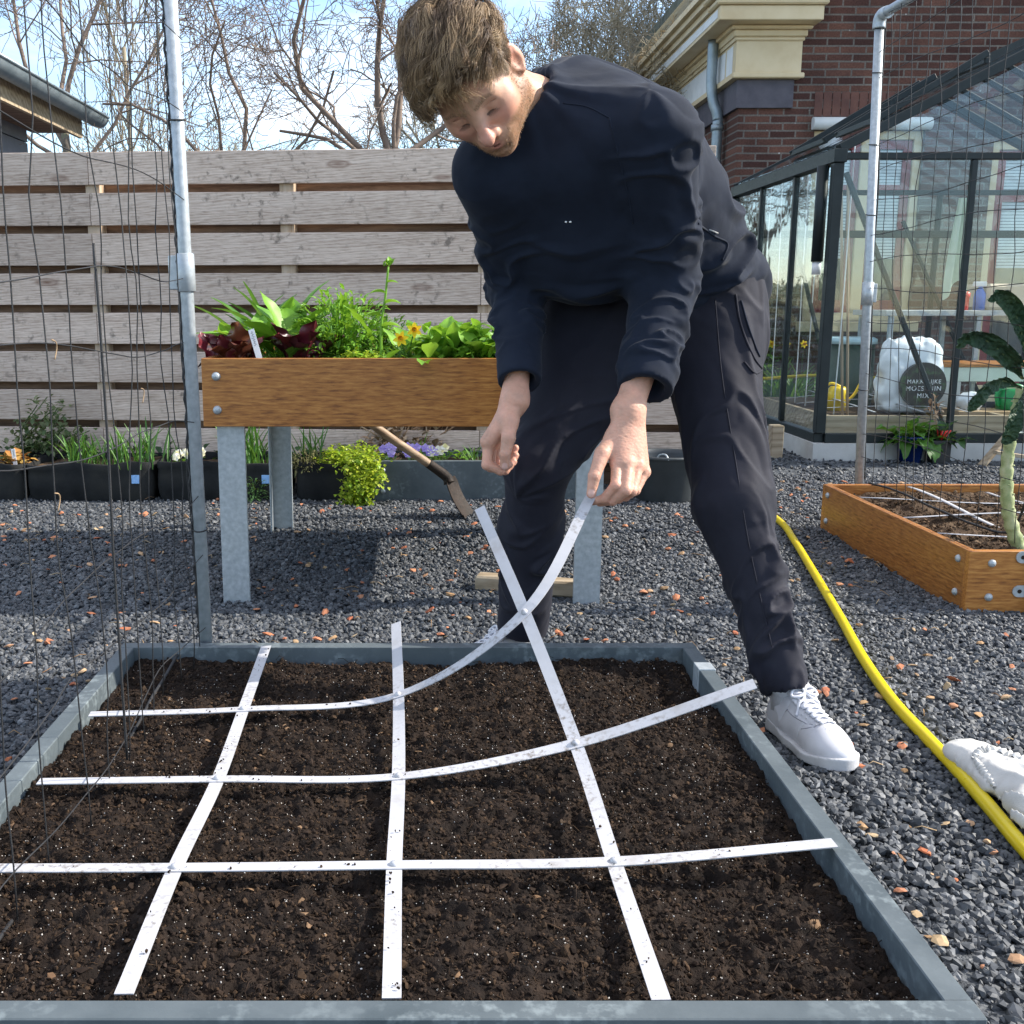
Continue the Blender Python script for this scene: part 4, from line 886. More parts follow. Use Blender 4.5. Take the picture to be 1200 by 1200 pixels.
def skin_col(V, base=(.53, .30, .20)):
    n = fbm(V * 60, 3)[:, None]; n2 = fbm(V * 300, 2)[:, None]; return np.array(base) * (1 + .10 * n + .06 * n2 * np.array([.6, 1, 1])) + .02 * n * np.array([1, 0, 0])
def blend(C, w, c): w = np.clip(w, 0, 1)[:, None]; return C * (1 - w) + np.array(c) * w
# head
hv, hf = sdf_mesh(head_sdf, HC - .22, HC + [.24, .26, .20], .0016)
p = (hv - HC) @ HE; q = p.copy(); q[:, 0] = np.abs(q[:, 0]); C = skin_col(hv)
g_ = lambda c, r: np.exp(-(((q - np.array(c)) / np.array(r)) ** 2).sum(1))
C = blend(C, .6 * g_((.042, -.028, .07), (.024, .022, .03)), (.56, .22, .17)); C = blend(C, .65 * g_((0, -.036, .105), (.016, .022, .022)), (.58, .215, .175))
C = blend(C, .6 * g_((.078, -.008, -.012), (.02, .04, .03)), (.60, .22, .16))
C = blend(C, .75 * (1 - np.clip((seg(q, (0, -.0665, .093), (.022, -.0705, .082), .004) - .001) / .003, 0, 1)), (.42, .17, .14)); C = blend(C, .75 * (1 - np.clip((seg(q, (0, -.0775, .092), (.018, -.0735, .083), .0045) - .001) / .003, 0, 1)), (.45, .18, .15))
C = blend(C, .8 * (1 - np.clip(seg(q, (0, -.0718, .094), (.022, -.0718, .083), .0018) / .0015, 0, 1)), (.14, .05, .04))
nz = fbm(p * np.array([500, 180, 500]), 2)
beard = np.clip((-.044 - p[:, 1] - .012 * (q[:, 0] < .03)) / .016, 0, 1) * np.clip((p[:, 2] + .03) / .03, 0, 1) * np.clip((.115 + p[:, 1]) / .015, 0, 1)
side = np.clip((q[:, 0] - .046) / .012, 0, 1) * np.clip((.012 - p[:, 1]) / .02, 0, 1) * np.clip(1.3 - np.abs(p[:, 2] - .012) / .030, 0, 1)
must = np.clip(1 - np.abs(p[:, 1] + .059) / .008, 0, 1) * np.clip(1 - q[:, 0] / .032, 0, 1) * (p[:, 2] > .07)
lipz = np.clip(1 - np.abs(p[:, 1] + .072) / .012, 0, 1) * np.clip(1 - q[:, 0] / .026, 0, 1)
bd = np.clip(np.maximum(np.maximum(beard, .9 * side), must) * (1 - lipz), 0, 1)
C = blend(C, bd * np.clip(.70 + .22 * nz, .35, .9), (.20, .105, .048))
q2 = q * [1, 1, 0]; bw_ = np.minimum(seg(q2, (.013, .0165, 0), (.032, .0225, 0), .0036, .0034), seg(q2, (.032, .0225, 0), (.049, .0165, 0), .0034, .0012))
C = blend(C, np.clip(1 - bw_ / .0022, 0, 1) * (p[:, 2] > .03) * np.clip(.6 + .5 * fbm(p * np.array([700, 250, 400]), 2), .1, .85), (.19, .115, .06))
C = blend(C, .9 * np.clip(1 - seg(q, (.018, -.0120, .0835), (.046, -.0100, .0740), .0015) / .0012, 0, 1), (.06, .035, .025))
C = blend(C, .22 * g_((.032, -.018, .08), (.018, .006, .02)), (.42, .2, .16))
scalp = np.clip((ellip(p, (0, -.02, .045), (.078, .088, .09)) - .0) / .012, 0, 1) * np.clip((p[:, 1] + .035) / .02, 0, 1) * (1 - np.clip(1 - ball(q, (.078, -.008, -.005), .034) / .006, 0, 1))
C = blend(C, scalp * np.clip(.8 + .25 * nz, 0, 1), (.12, .075, .042))
add_body(hv, hf, C)
for fn_, Wp, nails, T_ in ((lhand, LWp, LF, LT), (rhand, RWp, RF, RT)):
    allp = np.array([x for f in nails for x in f[0]] + [Wp] + list(T_[0])); ew = (LW + .5 * (LE_ - LW)) if fn_ is lhand else (RW + .5 * (RE_ - RW)); allp = np.vstack([allp, ew])
    v_, f_ = sdf_mesh(fn_, allp.min(0) - .045, allp.max(0) + .045, .0017)
    nrm_ = vnormals(v_, f_); cr = fbm(v_ * np.array([260, 260, 520]), 2); v_ = v_ + nrm_ * (cr * .00035)[:, None]
    C = skin_col(v_, (.55, .30, .212))
    for f in nails + [T_]:
        for k_ in (1, 2): C = blend(C, .35 * np.exp(-(ball(v_, f[0][k_], 0) / .011) ** 2), (.55, .24, .18))
        C = blend(C, .3 * np.exp(-(ball(v_, f[0][3], 0) / .012) ** 2), (.6, .27, .21))
        C = blend(C, .25 * np.exp(-(ball(v_, f[0][0], 0) / .012) ** 2), (.55, .25, .19))
    tip, ip = T_[0][3], T_[0][2]; dr = nrm(tip - ip); vw = nrm(CAM - tip); sd_ = nrm(np.cross(dr, vw)); up_ = np.cross(sd_, dr); up_ = up_ * np.sign(up_ @ vw)
    r_ = v_ - (tip - dr * .001); a_, b_, c_ = r_ @ dr, r_ @ sd_, r_ @ up_
    nail = np.clip((1 - ((a_ / .0078) ** 4 + (b_ / .0062) ** 4)) * 4, 0, 1) * (c_ > .002); v_ = v_ - nrm_ * (nail * .0004)[:, None]
    C = blend(C, .75 * nail, (.66, .42, .36)); add_body(v_, f_, C)
allj = np.array([LS, RS, LE_, RE_, LW, RW, P0, P1, P2, LH, LK, LA, RH, RK, RA, NB])
v_, f_ = sdf_mesh(trunk_sdf, allj.min(0) - .14, allj.max(0) + .14, .008)
keepv = (seg(v_, LW + .30 * (LE_ - LW), LW + 3 * (LW - LE_), .06) > 0) & (seg(v_, RW + .30 * (RE_ - RW), RW + 3 * (RW - RE_), .06) > 0)
keepv &= (ball(v_, LA, .11) > 0) & (ball(v_, RA, .11) > 0)
f_ = f_[keepv[f_].all(1)]
add_body(v_, f_, skin_col(v_))
def skin_mat():
    m, t, b = new_mat('skin'); a = t.nodes.new('ShaderNodeVertexColor'); a.layer_name = 'col'
    t.links.new(a.outputs[0], b.inputs['Base Color']); b.inputs['Roughness'].default_value = .5; b.inputs['Specular IOR Level'].default_value = .4
    b.inputs['Subsurface Weight'].default_value = .15; b.inputs['Subsurface Radius'].default_value = (.9, .35, .2); b.inputs['Subsurface Scale'].default_value = .006
    v = coords(t); bump(t, b, noise(t, v, 520, 4), .3, .0012); return m
mb = MB()
for V, F in zip(bV, bF): mb.add(V, F - sum(len(x) for x in bV[:len(mb.v)]), True)
person = mb.build('person', skin_mat(), origin=(.5, 2.2, 0), attr={'col': np.concatenate(bC)})
tag(person, 'man in black sweatshirt, dark trousers and white sneakers bending over the bed', 'person')
# ---------------------------------------------------------------- hair
def scalp_pt(e_, az):
    """direction on the cranium: e_ elevation from crown axis, az around it (0 = front)"""
    d = np.stack([np.sin(e_) * np.sin(az), np.cos(e_), np.sin(e_) * np.cos(az)], -1)
    return d
Hc = np.array([0, .030, -.010]); Hr = np.array([.076, .089, .099])
def scalp(n):
    ee = np.arccos(1 - rng.uniform(0, 1, n) * 1.16); az = rng.uniform(-np.pi, np.pi, n); D = scalp_pt(ee, az); r_ = Hc + D * Hr
    earz = (np.abs(np.abs(r_[:, 0]) - .078) < .03) & (np.sqrt((r_[:, 1] + .006) ** 2 + (r_[:, 2] + .010) ** 2) < .036)
    hl = .070 - .30 * np.clip(np.abs(r_[:, 0]) - .035, 0, .03) - .9 * np.clip(.062 - r_[:, 2], 0, .03)        # hairline, receding a little at the temples
    ok = ~earz & np.where(r_[:, 2] > .030, r_[:, 1] > hl, r_[:, 1] > -.028 + .55 * np.clip(r_[:, 2] + .005, 0, .06)); return r_[ok], nrm(D / Hr)[ok]
def flow_at(r_, n_):
    f_ = np.stack([-.45 - 4. * np.clip(r_[:, 0] - .02, -.1, .1) * 0 - .75 * np.clip((r_[:, 2] - .03) / .03, 0, 1), .0 * r_[:, 0], .85 + 0 * r_[:, 0]], -1) + .55 * np.stack([vnoise(r_ * 30 + 3), vnoise(r_ * 30 + 31), vnoise(r_ * 30 + 77)], -1)
    return nrm(f_ - (f_ * n_).sum(1, keepdims=True) * n_)
def topness(r_): return np.clip((r_[:, 1] - .040 - .012 * np.abs(vnoise(r_ * 40))) / .030, 0, 1)
gr, gn = scalp(900); kt = topness(gr) > .25; gr, gn = gr[kt], gn[kt]; gf = flow_at(gr, gn); gs = np.cross(gf, gn); NG = len(gr)
K = 12; U = np.linspace(0, 1, K)
gL = rng.uniform(.045, .075, NG) * (1 - .52 * np.clip((gr[:, 2] - .035) / .02, 0, 1) * np.clip((gr[:, 0] + .045) / .03, 0, 1)) * (.6 + .4 * topness(gr)); gh = rng.uniform(.016, .032, NG) * (.5 + .5 * topness(gr)) * (1 + .25 * np.clip(gr[:, 2] / .06, 0, 1)); gw = rng.uniform(.4, 1.1, NG); gph = rng.uniform(0, 6.28, NG); gc = rng.uniform(.003, .010, NG)
def gpath(u, L_, h_, r0, f_, n_, s_, w_, ph, c_):
    bend = np.sin(np.pi * np.minimum(u * .92 + .02, 1)) ** .75
    return r0 + f_ * (L_ * (u ** 1.15))[:, None] + n_ * (h_ * bend)[:, None] + s_ * (c_ * u * np.cos(6.28 * w_ * u + ph))[:, None] + n_ * (.6 * c_ * u * np.sin(6.28 * w_ * u + ph))[:, None]
N0 = 30000; roots, n0 = scalp(N0); top = topness(roots); N = len(roots)
idx = np.concatenate([np.argmin(((roots[i:i + 1000, None] - gr[None]) ** 2).sum(-1) * rng.uniform(.6, 1.4, (len(roots[i:i + 1000]), NG)), 1) for i in range(0, N, 1000)])
isT = top > .12; P = np.zeros((N, K, 3)); mixu = rng.uniform(.45, .85, N)
fr1, fr2 = rng.normal(0, .006, (2, N)); ls = rng.uniform(.7, 1.12, N)
sfl = nrm(np.stack([0 * top, -1 + 0 * top, -.25 + .5 * (roots[:, 2] > .02)], -1) + .35 * np.stack([vnoise(roots * 45), vnoise(roots * 45 + 9), vnoise(roots * 45 + 19)], -1)); sfl = nrm(sfl - (sfl * n0).sum(1, keepdims=True) * n0); sL = .010 + .026 * np.clip((roots[:, 1] - .0) / .05, 0, 1) * rng.uniform(.7, 1.2, N)
for k, u in enumerate(U):
    g_ = gpath(np.full(N, u), gL[idx] * ls, gh[idx], gr[idx], gf[idx], gn[idx], gs[idx], gw[idx], gph[idx], gc[idx])
    lockp = g_ + (roots - gr[idx]) * (1 - mixu * u ** .7)[:, None] + gs[idx] * (fr1 * u ** 1.5)[:, None] + gn[idx] * (fr2 * u ** 1.5)[:, None]
    sidep = roots + n0 * (.0015 + .0045 * np.sin(u * 1.57))[..., None] + sfl * (sL * u)[:, None]
    P[:, k] = np.where(isT[:, None], lockp, sidep)
qq = (P - Hc) / (Hr + .0025); rr = np.linalg.norm(qq, axis=-1, keepdims=True); P = np.where(rr < 1, Hc + (Hr + .0025) * qq / np.maximum(rr, 1e-6), P)
PW = P @ HE.T + HC
rad = np.linspace(.00052, .00022, K)[None] * (.7 + .4 * top[:, None]) * rng.uniform(.8, 1.3, (N, 1))
mb = MB(); mb.tubes(PW, rad, 3, cap=False)
# loose wisps over the forehead, then stubble
NW = 170; we = rng.uniform(-.048, .016, NW); wy = rng.uniform(.066, .080, NW); wz = Hc[2] + Hr[2] * np.sqrt(np.clip(1 - (we / Hr[0]) ** 2 - ((wy - Hc[1]) / Hr[1]) ** 2, .05, 1)); wl = rng.uniform(.028, .062, NW); lat_ = rng.choice([-.012, .004, .016], NW) + rng.normal(0, .006, NW); bow = rng.uniform(.006, .020, NW)
WP = np.stack([np.stack([we + lat_ * u, wy + .010 * math.sin(3.1 * u) - wl * u ** 1.2, wz + bow * math.sin(3.0 * min(u * 1.05, 1)) ** .8 + .012 * u - .010 * u * u], -1) for u in U], 1)
qq = (WP - Hc - [0, -.02, .004]) / (Hr + .004); rr = np.linalg.norm(qq, axis=-1, keepdims=True); WP = np.where(rr < 1, Hc + [0, -.02, .004] + (Hr + .004) * qq / np.maximum(rr, 1e-6), WP)
mb.tubes(WP @ HE.T + HC, np.linspace(.00045, .0002, K)[None] * np.ones((NW, 1)), 3, cap=False)
hn = vnormals(hv, hf); si = np.where(rng.uniform(0, 1, len(hv)) < np.clip(bd - .25, 0, 1) * .16)[0]; sdir = nrm(hn[si] * .45 + HE @ np.array([0, -.8, .1]) + rng.normal(0, .25, (len(si), 3))); sl = rng.uniform(.002, .0045, len(si))[:, None]
mb.tubes(np.stack([hv[si], hv[si] + sdir * sl * .5 + hn[si] * .0003, hv[si] + sdir * sl], 1), [[.00028, .00022, .0001]], 3, cap=False); NS = len(si)
gcol = np.clip(.35 + .55 * vnoise(gr * 60 + 5) + rng.normal(0, .22, NG), 0, 1); cm = np.clip(np.where(isT, gcol[idx], .25) + rng.normal(0, .14, N), 0, 1)[:, None]
hc = np.array([[.125, .077, .045]]) * (1 - cm) + np.array([[.50, .35, .20]]) * cm
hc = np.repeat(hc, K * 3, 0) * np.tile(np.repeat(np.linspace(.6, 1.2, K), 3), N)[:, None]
hc = np.concatenate([hc, np.tile([.42, .28, .15], (NW * K * 3, 1)), np.repeat(np.array([[.20, .11, .05]]) * rng.uniform(.6, 1.7, (NS, 1)), 9, 0)])
cap_fn = lambda Q: (lambda p: np.maximum(ellip(p, Hc + [0, .006, 0], Hr + .004 + .013) + .004 * vnoise(p * 90) + .005 * vnoise(p * 40) + .018 * np.clip((.095 - p[:, 1]) / .05, 0, 1) + .05 * np.clip(p[:, 2] - .055, 0, 1), -np.minimum(np.where(p[:, 2] > .03, p[:, 1] - .068 + .9 * np.clip(.062 - p[:, 2], 0, .03), p[:, 1] - .034 - .2 * np.clip(p[:, 2], 0, .06)), .05)))((Q - HC) @ HE)
cv, cf = sdf_mesh(cap_fn, HC - .2, HC + .22, .003)
mb.add(cv, cf, True); hc = np.concatenate([hc, np.array([[.075, .046, .028]]) * (1 + .35 * fbm(cv * 120, 3))[:, None]])
def hair_mat():
    m, t, b = new_mat('hair'); a = t.nodes.new('ShaderNodeVertexColor'); a.layer_name = 'col'; t.links.new(a.outputs[0], b.inputs['Base Color']); b.inputs['Roughness'].default_value = .42; b.inputs['Specular IOR Level'].default_value = .5
    return m
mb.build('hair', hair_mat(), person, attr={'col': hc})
lash = []
for sg in (-1, 1):
    for t_ in np.linspace(0, 1, 22):
        b_ = np.array([sg * (.020 + .025 * t_), -.0125 + .002 * t_, .0845 - .0105 * t_ ** 1.4]); d_ = nrm(np.array([sg * (.1 + .7 * t_), -.75, .75])) * (.005 + .003 * math.sin(t_ * 3))
        lash.append([b_, b_ + d_ * .5 + [0, -.0006, 0], b_ + d_ + [0, .0006, .0004]])
lash = np.array(lash) @ HE.T + HC; MB().tubes(lash, [[.00026, .0002, .00008]], 4, cap=False).build('eyelashes', mat('lash', [(.03, .018, .012), (.05, .03, .02)], 20, .6, 0), person)
# ---------------------------------------------------------------- sweatshirt
LC, RC = W(757, 455, 2.045), W(609, 447, 2.16)                    # cuff ends
FR = nrm(np.cross(LAT, P2 - P0)); FR = FR if FR[1] < 0 else -FR      # out of the chest
def sweat(P):
    d = sU([seg(P, P0 + s * .055 * LATH - .02 * (P2 - P0), P1 + s * .065 * LAT, .128, .132) for s in (-1, 1)] + [seg(P, P1 + s * .065 * LAT, P2 + s * .075 * LAT, .132, .108) for s in (-1, 1)], .05)
    d = su(d, seg(P, LS, RS, .062), .06); d = su(d, seg(P, NB - .01 * nrm(NB - P2), P2, .070, .10), .05)
    d = su(d, seg(P, LS, NB, .062, .052), .05); d = su(d, seg(P, RS, NB, .062, .052), .05)
    hg = nrm(W(700, 330, 2.2) - W(640, 215, 2.1)); sdn = nrm(LAT - (LAT @ hg) * hg)
    d = su(d, ellip(P, W(676, 276, 2.20), (.15, .15, .075), np.stack([hg, sdn, np.cross(hg, sdn)])), .09)   # fabric hanging off the chest
    d = su(d, seg(P, W(672, 128, 2.22), W(752, 168, 2.30), .092, .10), .07)                              # upper back
    a = su(seg(P, LS, LE_, .080, .066), seg(P, LE_, LC, .066, .050), .03); a = su(a, seg(P, LC, LC + .25 * (LE_ - LC), .047, .055), .01); d = su(d, a, .035)
    a = su(seg(P, RS, RE_, .072, .056), seg(P, RE_, RC, .056, .044), .03); d = su(d, a, .03)
    for c_, e_, r_ in ((LC, LE_, .034), (RC, RE_, .031)):
        ax = nrm(c_ - e_); d = np.maximum(d, np.where(seg(P, c_, c_ + ax * .2, .09) < 0, ((P - c_) @ ax) - .001, -1)); d = ss(d, seg(P, c_ - ax * .03, c_ + ax * .1, r_), .006)
    nd = nrm(nrm(hw(0, -.04, -.03) - NB) - .45 * FR); d = np.maximum(d, np.where(ball(P, NB, .12) < 0, ((P - NB) @ nd) - .018, -1)); d = ss(d, seg(P, NB - nd * .02, NB + nd * .1, .066), .008)
    col = np.abs(np.sqrt(np.maximum(((P - NB - nd * .012) ** 2).sum(1) - ((P - NB - nd * .012) @ nd) ** 2, 0)) - .070); col = np.sqrt(col ** 2 + ((P - NB - nd * .012) @ nd) ** 2) - .0085
    return su(d, col, .006)
def folds(V, N_, sets):
    out = np.zeros(len(V)); dm = np.stack([seg(V, s[0], s[1], 0) / s[2] for s in sets], 1); wt = np.exp(-6 * (dm - dm.min(1, keepdims=True)))
    wt /= wt.sum(1, keepdims=True)
    for k, (a, b, r, amp, fa, fb, skew, prof) in enumerate(sets):
        ab = b - a; Ln = np.linalg.norm(ab); ax = ab / Ln; t_ = np.clip(((V - a) @ ax) / Ln, -.2, 1.2); rd = V - a - ((V - a) @ ax)[:, None] * ax; u1 = nrm(np.cross(ax, [0.3, 1, .1])); u2 = np.cross(ax, u1); ph = np.arctan2(rd @ u2, rd @ u1)
        Q = np.stack([t_ * Ln * fa + skew * np.sin(ph + k), np.cos(ph) * fb + k * 7, np.sin(ph) * fb], -1); Q = Q + .45 * vnoise(Q * 1.3 + 11)[:, None]
        rg = np.clip(1 - np.abs(vnoise(Q)) * 2.5, 0, 1) ** 1.25 * 1.25 - .35 * np.clip(np.abs(vnoise(Q * .8 + 21)), 0, 1); rg2 = vnoise(Q * .5 + 40)
        out += wt[:, k] * amp * np.interp(t_, np.linspace(0, 1, len(prof)), prof) * (rg * np.clip(.6 + rg2, .15, 1.3))
    return V + N_ * (.92 * out)[:, None]
def relax(v, f, it):
    a = np.concatenate([f[:, i] for i in range(4)]); b = np.concatenate([f[:, (i + 1) % 4] for i in range(4)]); n = np.bincount(a, minlength=len(v)).clip(1)
    for _ in range(it): v = .4 * v + .6 * np.stack([np.bincount(a, v[b, i], len(v)) / n for i in range(3)], -1)
    return v
def garment(fn, lo, hi, h, sets, fine=.0006):
    v, f = sdf_mesh(fn, lo, hi, h); n = vnormals(v, f); v = folds(v, n, sets); v = v + n * (fine * fbm(v * 45, 3))[:, None]; return relax(v, f, 2), f
js = np.array([LS, RS, LE_, RE_, LC, RC, P0, P1, P2, NB])
sets = [(LS, LE_, .08, .014, 22, 1.0, .8, [.5, .7, 1, 1.1]), (LE_, LC, .06, .013, 38, .9, .5, [1.1, 1, 1, .3]), (RS, RE_, .08, .013, 22, 1., .8, [.5, .7, 1, 1]), (RE_, RC, .06, .012, 36, .9, .5, [1, 1, .9, .3]),
        (P2, P1, .15, .020, 9, 1.3, 1.2, [.5, .8, 1]), (P1, P0, .14, .018, 15, 1.3, 1.4, [1, 1, 1.1])]
v_, f_ = garment(sweat, js.min(0) - .2, js.max(0) + .2, .0038, sets)
M['sweat'] = mat('black_jersey', [(.009, .0125, .022), (.014, .019, .033)], 14, .9, .35, 700, .0006, spec=.15, sheen=.06)
M['trouser'] = mat('charcoal_twill', [(.011, .0115, .019), (.018, .018, .028)], 10, .75, .3, 600, .0006, spec=.2, sheen=.04)
swt = MB().add(v_, f_, True).build('sweatshirt', M['sweat'], person)
from mathutils.bvhtree import BVHTree
def stitched(V, F, pts, r, name, m, par, n=10, sides=6, flat=1., out=.0):
    bt = BVHTree.FromPolygons(V.tolist(), F.tolist()); pp = spline(np.array([(a, b, 0.) for a, b in pts]), n); Q = []
    for a, b, _ in pp:
        h_ = bt.ray_cast(Vector(CAM), Vector(nrm(ray(a, b))))
        if h_[0] is not None: Q.append(np.array(h_[0]) + np.array(h_[1]) * out * (1 if h_[1].dot(Vector(ray(a, b))) < 0 else -1))
    Q = np.array(Q)
    for _ in range(2): Q[1:-1] = (Q[:-2] + 2 * Q[1:-1] + Q[2:]) / 4
    return MB().tubes(Q, r, sides, flat=flat).build(name, m, par)
stitched(v_, f_, [(660, 121), (688, 125), (714, 138)], .0016, 'yoke_seam', M['sweat'], swt); stitched(v_, f_, [(714, 138), (724, 180), (736, 228), (742, 262)], .0016, 'armhole_seam', M['sweat'], swt)
stitched(v_, f_, [(818, 262), (836, 276), (853, 286), (846, 305)], .0022, 'pocket_welt', M['sweat'], swt)
stitched(v_, f_, [(831, 269), (840, 273)], .0042, 'label_tab', M['white'], swt, 2, 4, .3, .001)
stitched(v_, f_, [(662, 260), (664.5, 260)], .0018, 'emblem', M['white'], swt, 2); stitched(v_, f_, [(667, 260), (669.5, 260)], .0018, 'emblem', M['white'], swt, 2)
# ---------------------------------------------------------------- trousers
def trou(P):
    d = sU([seg(P, P0 + s * .05 * LATH, (LH, RH)[s < 0], .128, .115) for s in (-1, 1)], .05)
    d = su(d, ellip(P, (LH + RH) / 2 + [.0, .03, .01], (.165, .13, .14)), .05)
    l = su(seg(P, LH, LK, .112, .074), seg(P, LK, LA, .073, .045), .03); l = su(l, ball(P, LH + [.0, .0, -.05], .115), .06)
    r = su(seg(P, RH, RK, .138, .070), seg(P, RK, RA + [0, 0, -.01], .066, .060), .03)
    r = su(r, seg(P, W(672, 365, 2.43), W(650, 475, 2.37), .088, .085), .06)
    d = su(su(d, l, .05), r, .05)
    for A_, K_ in ((LA, LK), (RA, RK)):
        ax = nrm(A_ - K_); d = np.maximum(d, np.where(seg(P, A_, A_ + ax * .2, .1) < 0, ((P - A_) @ ax) - .024, -1)); d = ss(d, seg(P, A_ - ax * .02, A_ + ax * .1, .038), .006)
    return d
js = np.array([LH, LK, LA, RH, RK, RA, P0])
sets = [(LH, LK, .11, .011, 12, 1., 1.6, [.7, .6, .8, 1.2]), (LK, LA, .06, .015, 26, .8, 1.1, [1.2, 1, 1, .7]), (RH, RK, .11, .009, 12, 1., 1.4, [.5, .5, .8, 1.1]), (RK, RA, .06, .015, 22, .8, 1.3, [1.2, 1, 1, .7]), (P0, (LH + RH) / 2, .15, .006, 20, 1.2, 1, [1, 1])]
v_, f_ = garment(trou, js.min(0) - .2, js.max(0) + .2, .0038, sets)
trs = MB().add(v_, f_, True).build('trousers', M['trouser'], person)
stitched(v_, f_, [(862, 345), (866, 372), (874, 398), (884, 420), (893, 432)], .0030, 'pocket_edge', M['trouser'], trs); stitched(v_, f_, [(868, 352), (876, 380), (884, 404), (890, 418)], .0022, 'pocket_zip', M['sweat'], trs, out=.001)
stitched(v_, f_, [(872, 424), (884, 437), (893, 434)], .0026, 'pocket_flap', M['trouser'], trs); stitched(v_, f_, [(838, 350), (846, 440), (862, 540), (878, 640), (905, 760)], .0013, 'side_seam', M['trouser'], trs)

# ---------------------------------------------------------------- shoes
M['shoe'] = mat('white_leather', [(.50, .50, .53), (.58, .58, .61)], 30, .4, .12, 260, .0006, spec=.45)
M['shoe_sole'] = mat('white_rubber', [(.46, .46, .47), (.58, .58, .59)], 30, .55, .1, 120)
M['lace'] = mat('white_lace', [(.56, .56, .6), (.66, .66, .69)], 200, .8, .4, 900, .0005)
M['seam'] = mat('grey_seam', [(.25, .25, .28), (.33, .33, .36)], 30, .7, 0)
def shoe(heel, toe, ank, kn, S=.87, lift=.012):
    y = nrm(np.array([toe[0] - heel[0], toe[1] - heel[1], 0.])); z = np.array([0, 0, 1.]); x = np.cross(y, z); A = np.stack([x, y, z]); o = np.array([heel[0], heel[1], lift])
    def foot2(q, g):                                                # 2D outline distance
        z0 = np.zeros(len(q)); w = np.stack([q[:, 0] - .010 * np.clip((q[:, 1] - .1) / .15, -.3, 1) * 0, q[:, 1], z0], 1)
        return sU([seg(w, (0, .040, 0), (.002, .13, 0), .036 + g, .040 + g), seg(w, (.002, .13, 0), (.002, .205, 0), .041 + g, .051 + g), seg(w, (.002, .205, 0), (-.002, .238, 0), .051 + g, .047 + g)], .03)
    def sole(P):
        q = (P - o) @ A.T / S; up = .020 + .012 * np.clip((.10 - q[:, 1]) / .08, 0, 1) + .010 * np.clip((q[:, 1] - .22) / .06, 0, 1); dz = np.abs(q[:, 2] - up / 2) - up / 2
        d2 = foot2(q, .003); return np.maximum(d2, dz + .004 * 0) + 0
    def upper(P):
        q = (P - o) @ A.T / S
        d = sU([seg(q, (0, .042, .035), (0, .050, .085), .036, .031), seg(q, (0, .06, .04), (0, .20, .030), .042, .043), seg(q, (0, .10, .085), (0, .19, .046), .030, .030), ellip(q, (.000, .222, .028), (.047, .060, .034))], .03)
        d = np.maximum(d, -(q[:, 2] - .012)); d = np.maximum(d, foot2(q, .0015))
        d = ss(d, seg(q, (0, .055, .085), (0, .052, .16), .026, .034), .01)
        st = np.abs(q[:, 1] - (.205 - .9 * np.abs(q[:, 0]) - .0 * q[:, 2])); d = d + .0020 * np.exp(-(st / .0022) ** 2)                      # seam of the toe cap
        st2 = np.abs(q[:, 1] - (.085 + .35 * (q[:, 2] - .03))); d = d + .0020 * np.exp(-(st2 / .0022) ** 2) * (np.abs(q[:, 0]) > .02)
        pr = (np.sin(q[:, 0] * 900) * np.sin(q[:, 1] * 900) > .75) & (q[:, 1] > .208) & (q[:, 1] < .232) & (np.abs(q[:, 0]) < .018) & (q[:, 2] > .05); st3 = np.abs(np.abs(q[:, 0]) - (.032 - .05 * np.clip(q[:, 1] - .12, 0, 1))); d = d + .0018 * np.exp(-(st3 / .002) ** 2) * (q[:, 1] > .105) * (q[:, 1] < .205) * (q[:, 2] > .045); return d + .0012 * pr
    def tongue(P):
        q = (P - o) @ A.T / S; t_ = np.array([[1, 0, 0], [0, .80, -.60], [0, .60, .80]]); r_ = (q - [0, .106, .113]) @ t_.T; return ellip(r_, (0, 0, 0), (.034, .058, .0095))
    lo, hi = o - [.32, .32, .02], o + [.32, .32, .17]
    sv, sf = sdf_mesh(upper, lo, hi, .0022); so_ = MB().add(sv, sf, True).build('shoe', M['shoe'], person)
    sv, sf = sdf_mesh(sole, lo, hi, .0026); MB().add(sv, sf, True).build('sole', M['shoe_sole'], so_)
    sv, sf = sdf_mesh(tongue, lo, hi, .0026); MB().add(sv, sf, True).build('tongue', M['shoe'], so_)
    mb = MB(); T = lambda q: o + np.asarray(q) @ A * S; zz = np.linspace(.17, .03, 90)
    def surf(xy, up):
        out = []
        for x_, y_ in xy:
            Q = T(np.stack([np.full(90, x_), np.full(90, y_), zz], -1)); d = np.minimum(upper(Q), tongue(Q)); i = np.argmax(d < 0)
            if d[i] < 0: out.append((x_, y_, zz[i] + up))
        return T(np.array(out))
    for k in range(6):
        yy = .118 + .0165 * k; w = .025 - .0014 * k; a = np.linspace(-1, 1, 9)
        for sgn in (1, -1): mb.tubes(surf(np.stack([a * w, yy + sgn * .0065 * a], -1), .0025 + .0012 * (sgn > 0)), .0042, 6, flat=.55, ref=(0, 0, 1))
    for sgn in (-1, 1):
        a = np.linspace(0, 2 * np.pi, 14); mb.tubes(surf(np.stack([sgn * (.017 - .016 * np.cos(a)), .116 + .009 * np.sin(a)], -1), .007), .0032, 6, ref=(0, 0, 1))
        mb.tubes(surf(spline([(0, .118), (sgn * .012, .130), (sgn * .026, .134), (sgn * .036, .142)], 5), .005), .003, 6, ref=(0, 0, 1))
    mb.build('laces', M['lace'], so_)
    for pts_ in ([(-.041, .172), (-.036, .190), (-.022, .203), (0, .208), (.022, .203), (.036, .190), (.041, .172)], [(-.034, .10), (-.036, .13), (-.034, .165), (-.026, .192)], [(.034, .10), (.036, .13), (.034, .165), (.026, .192)]):
        MB().tubes(surf(spline(pts_, 6), .0003), .0011, 5, ref=(0, 0, 1)).build('stitching', M['seam'], so_)
    mb2 = MB()
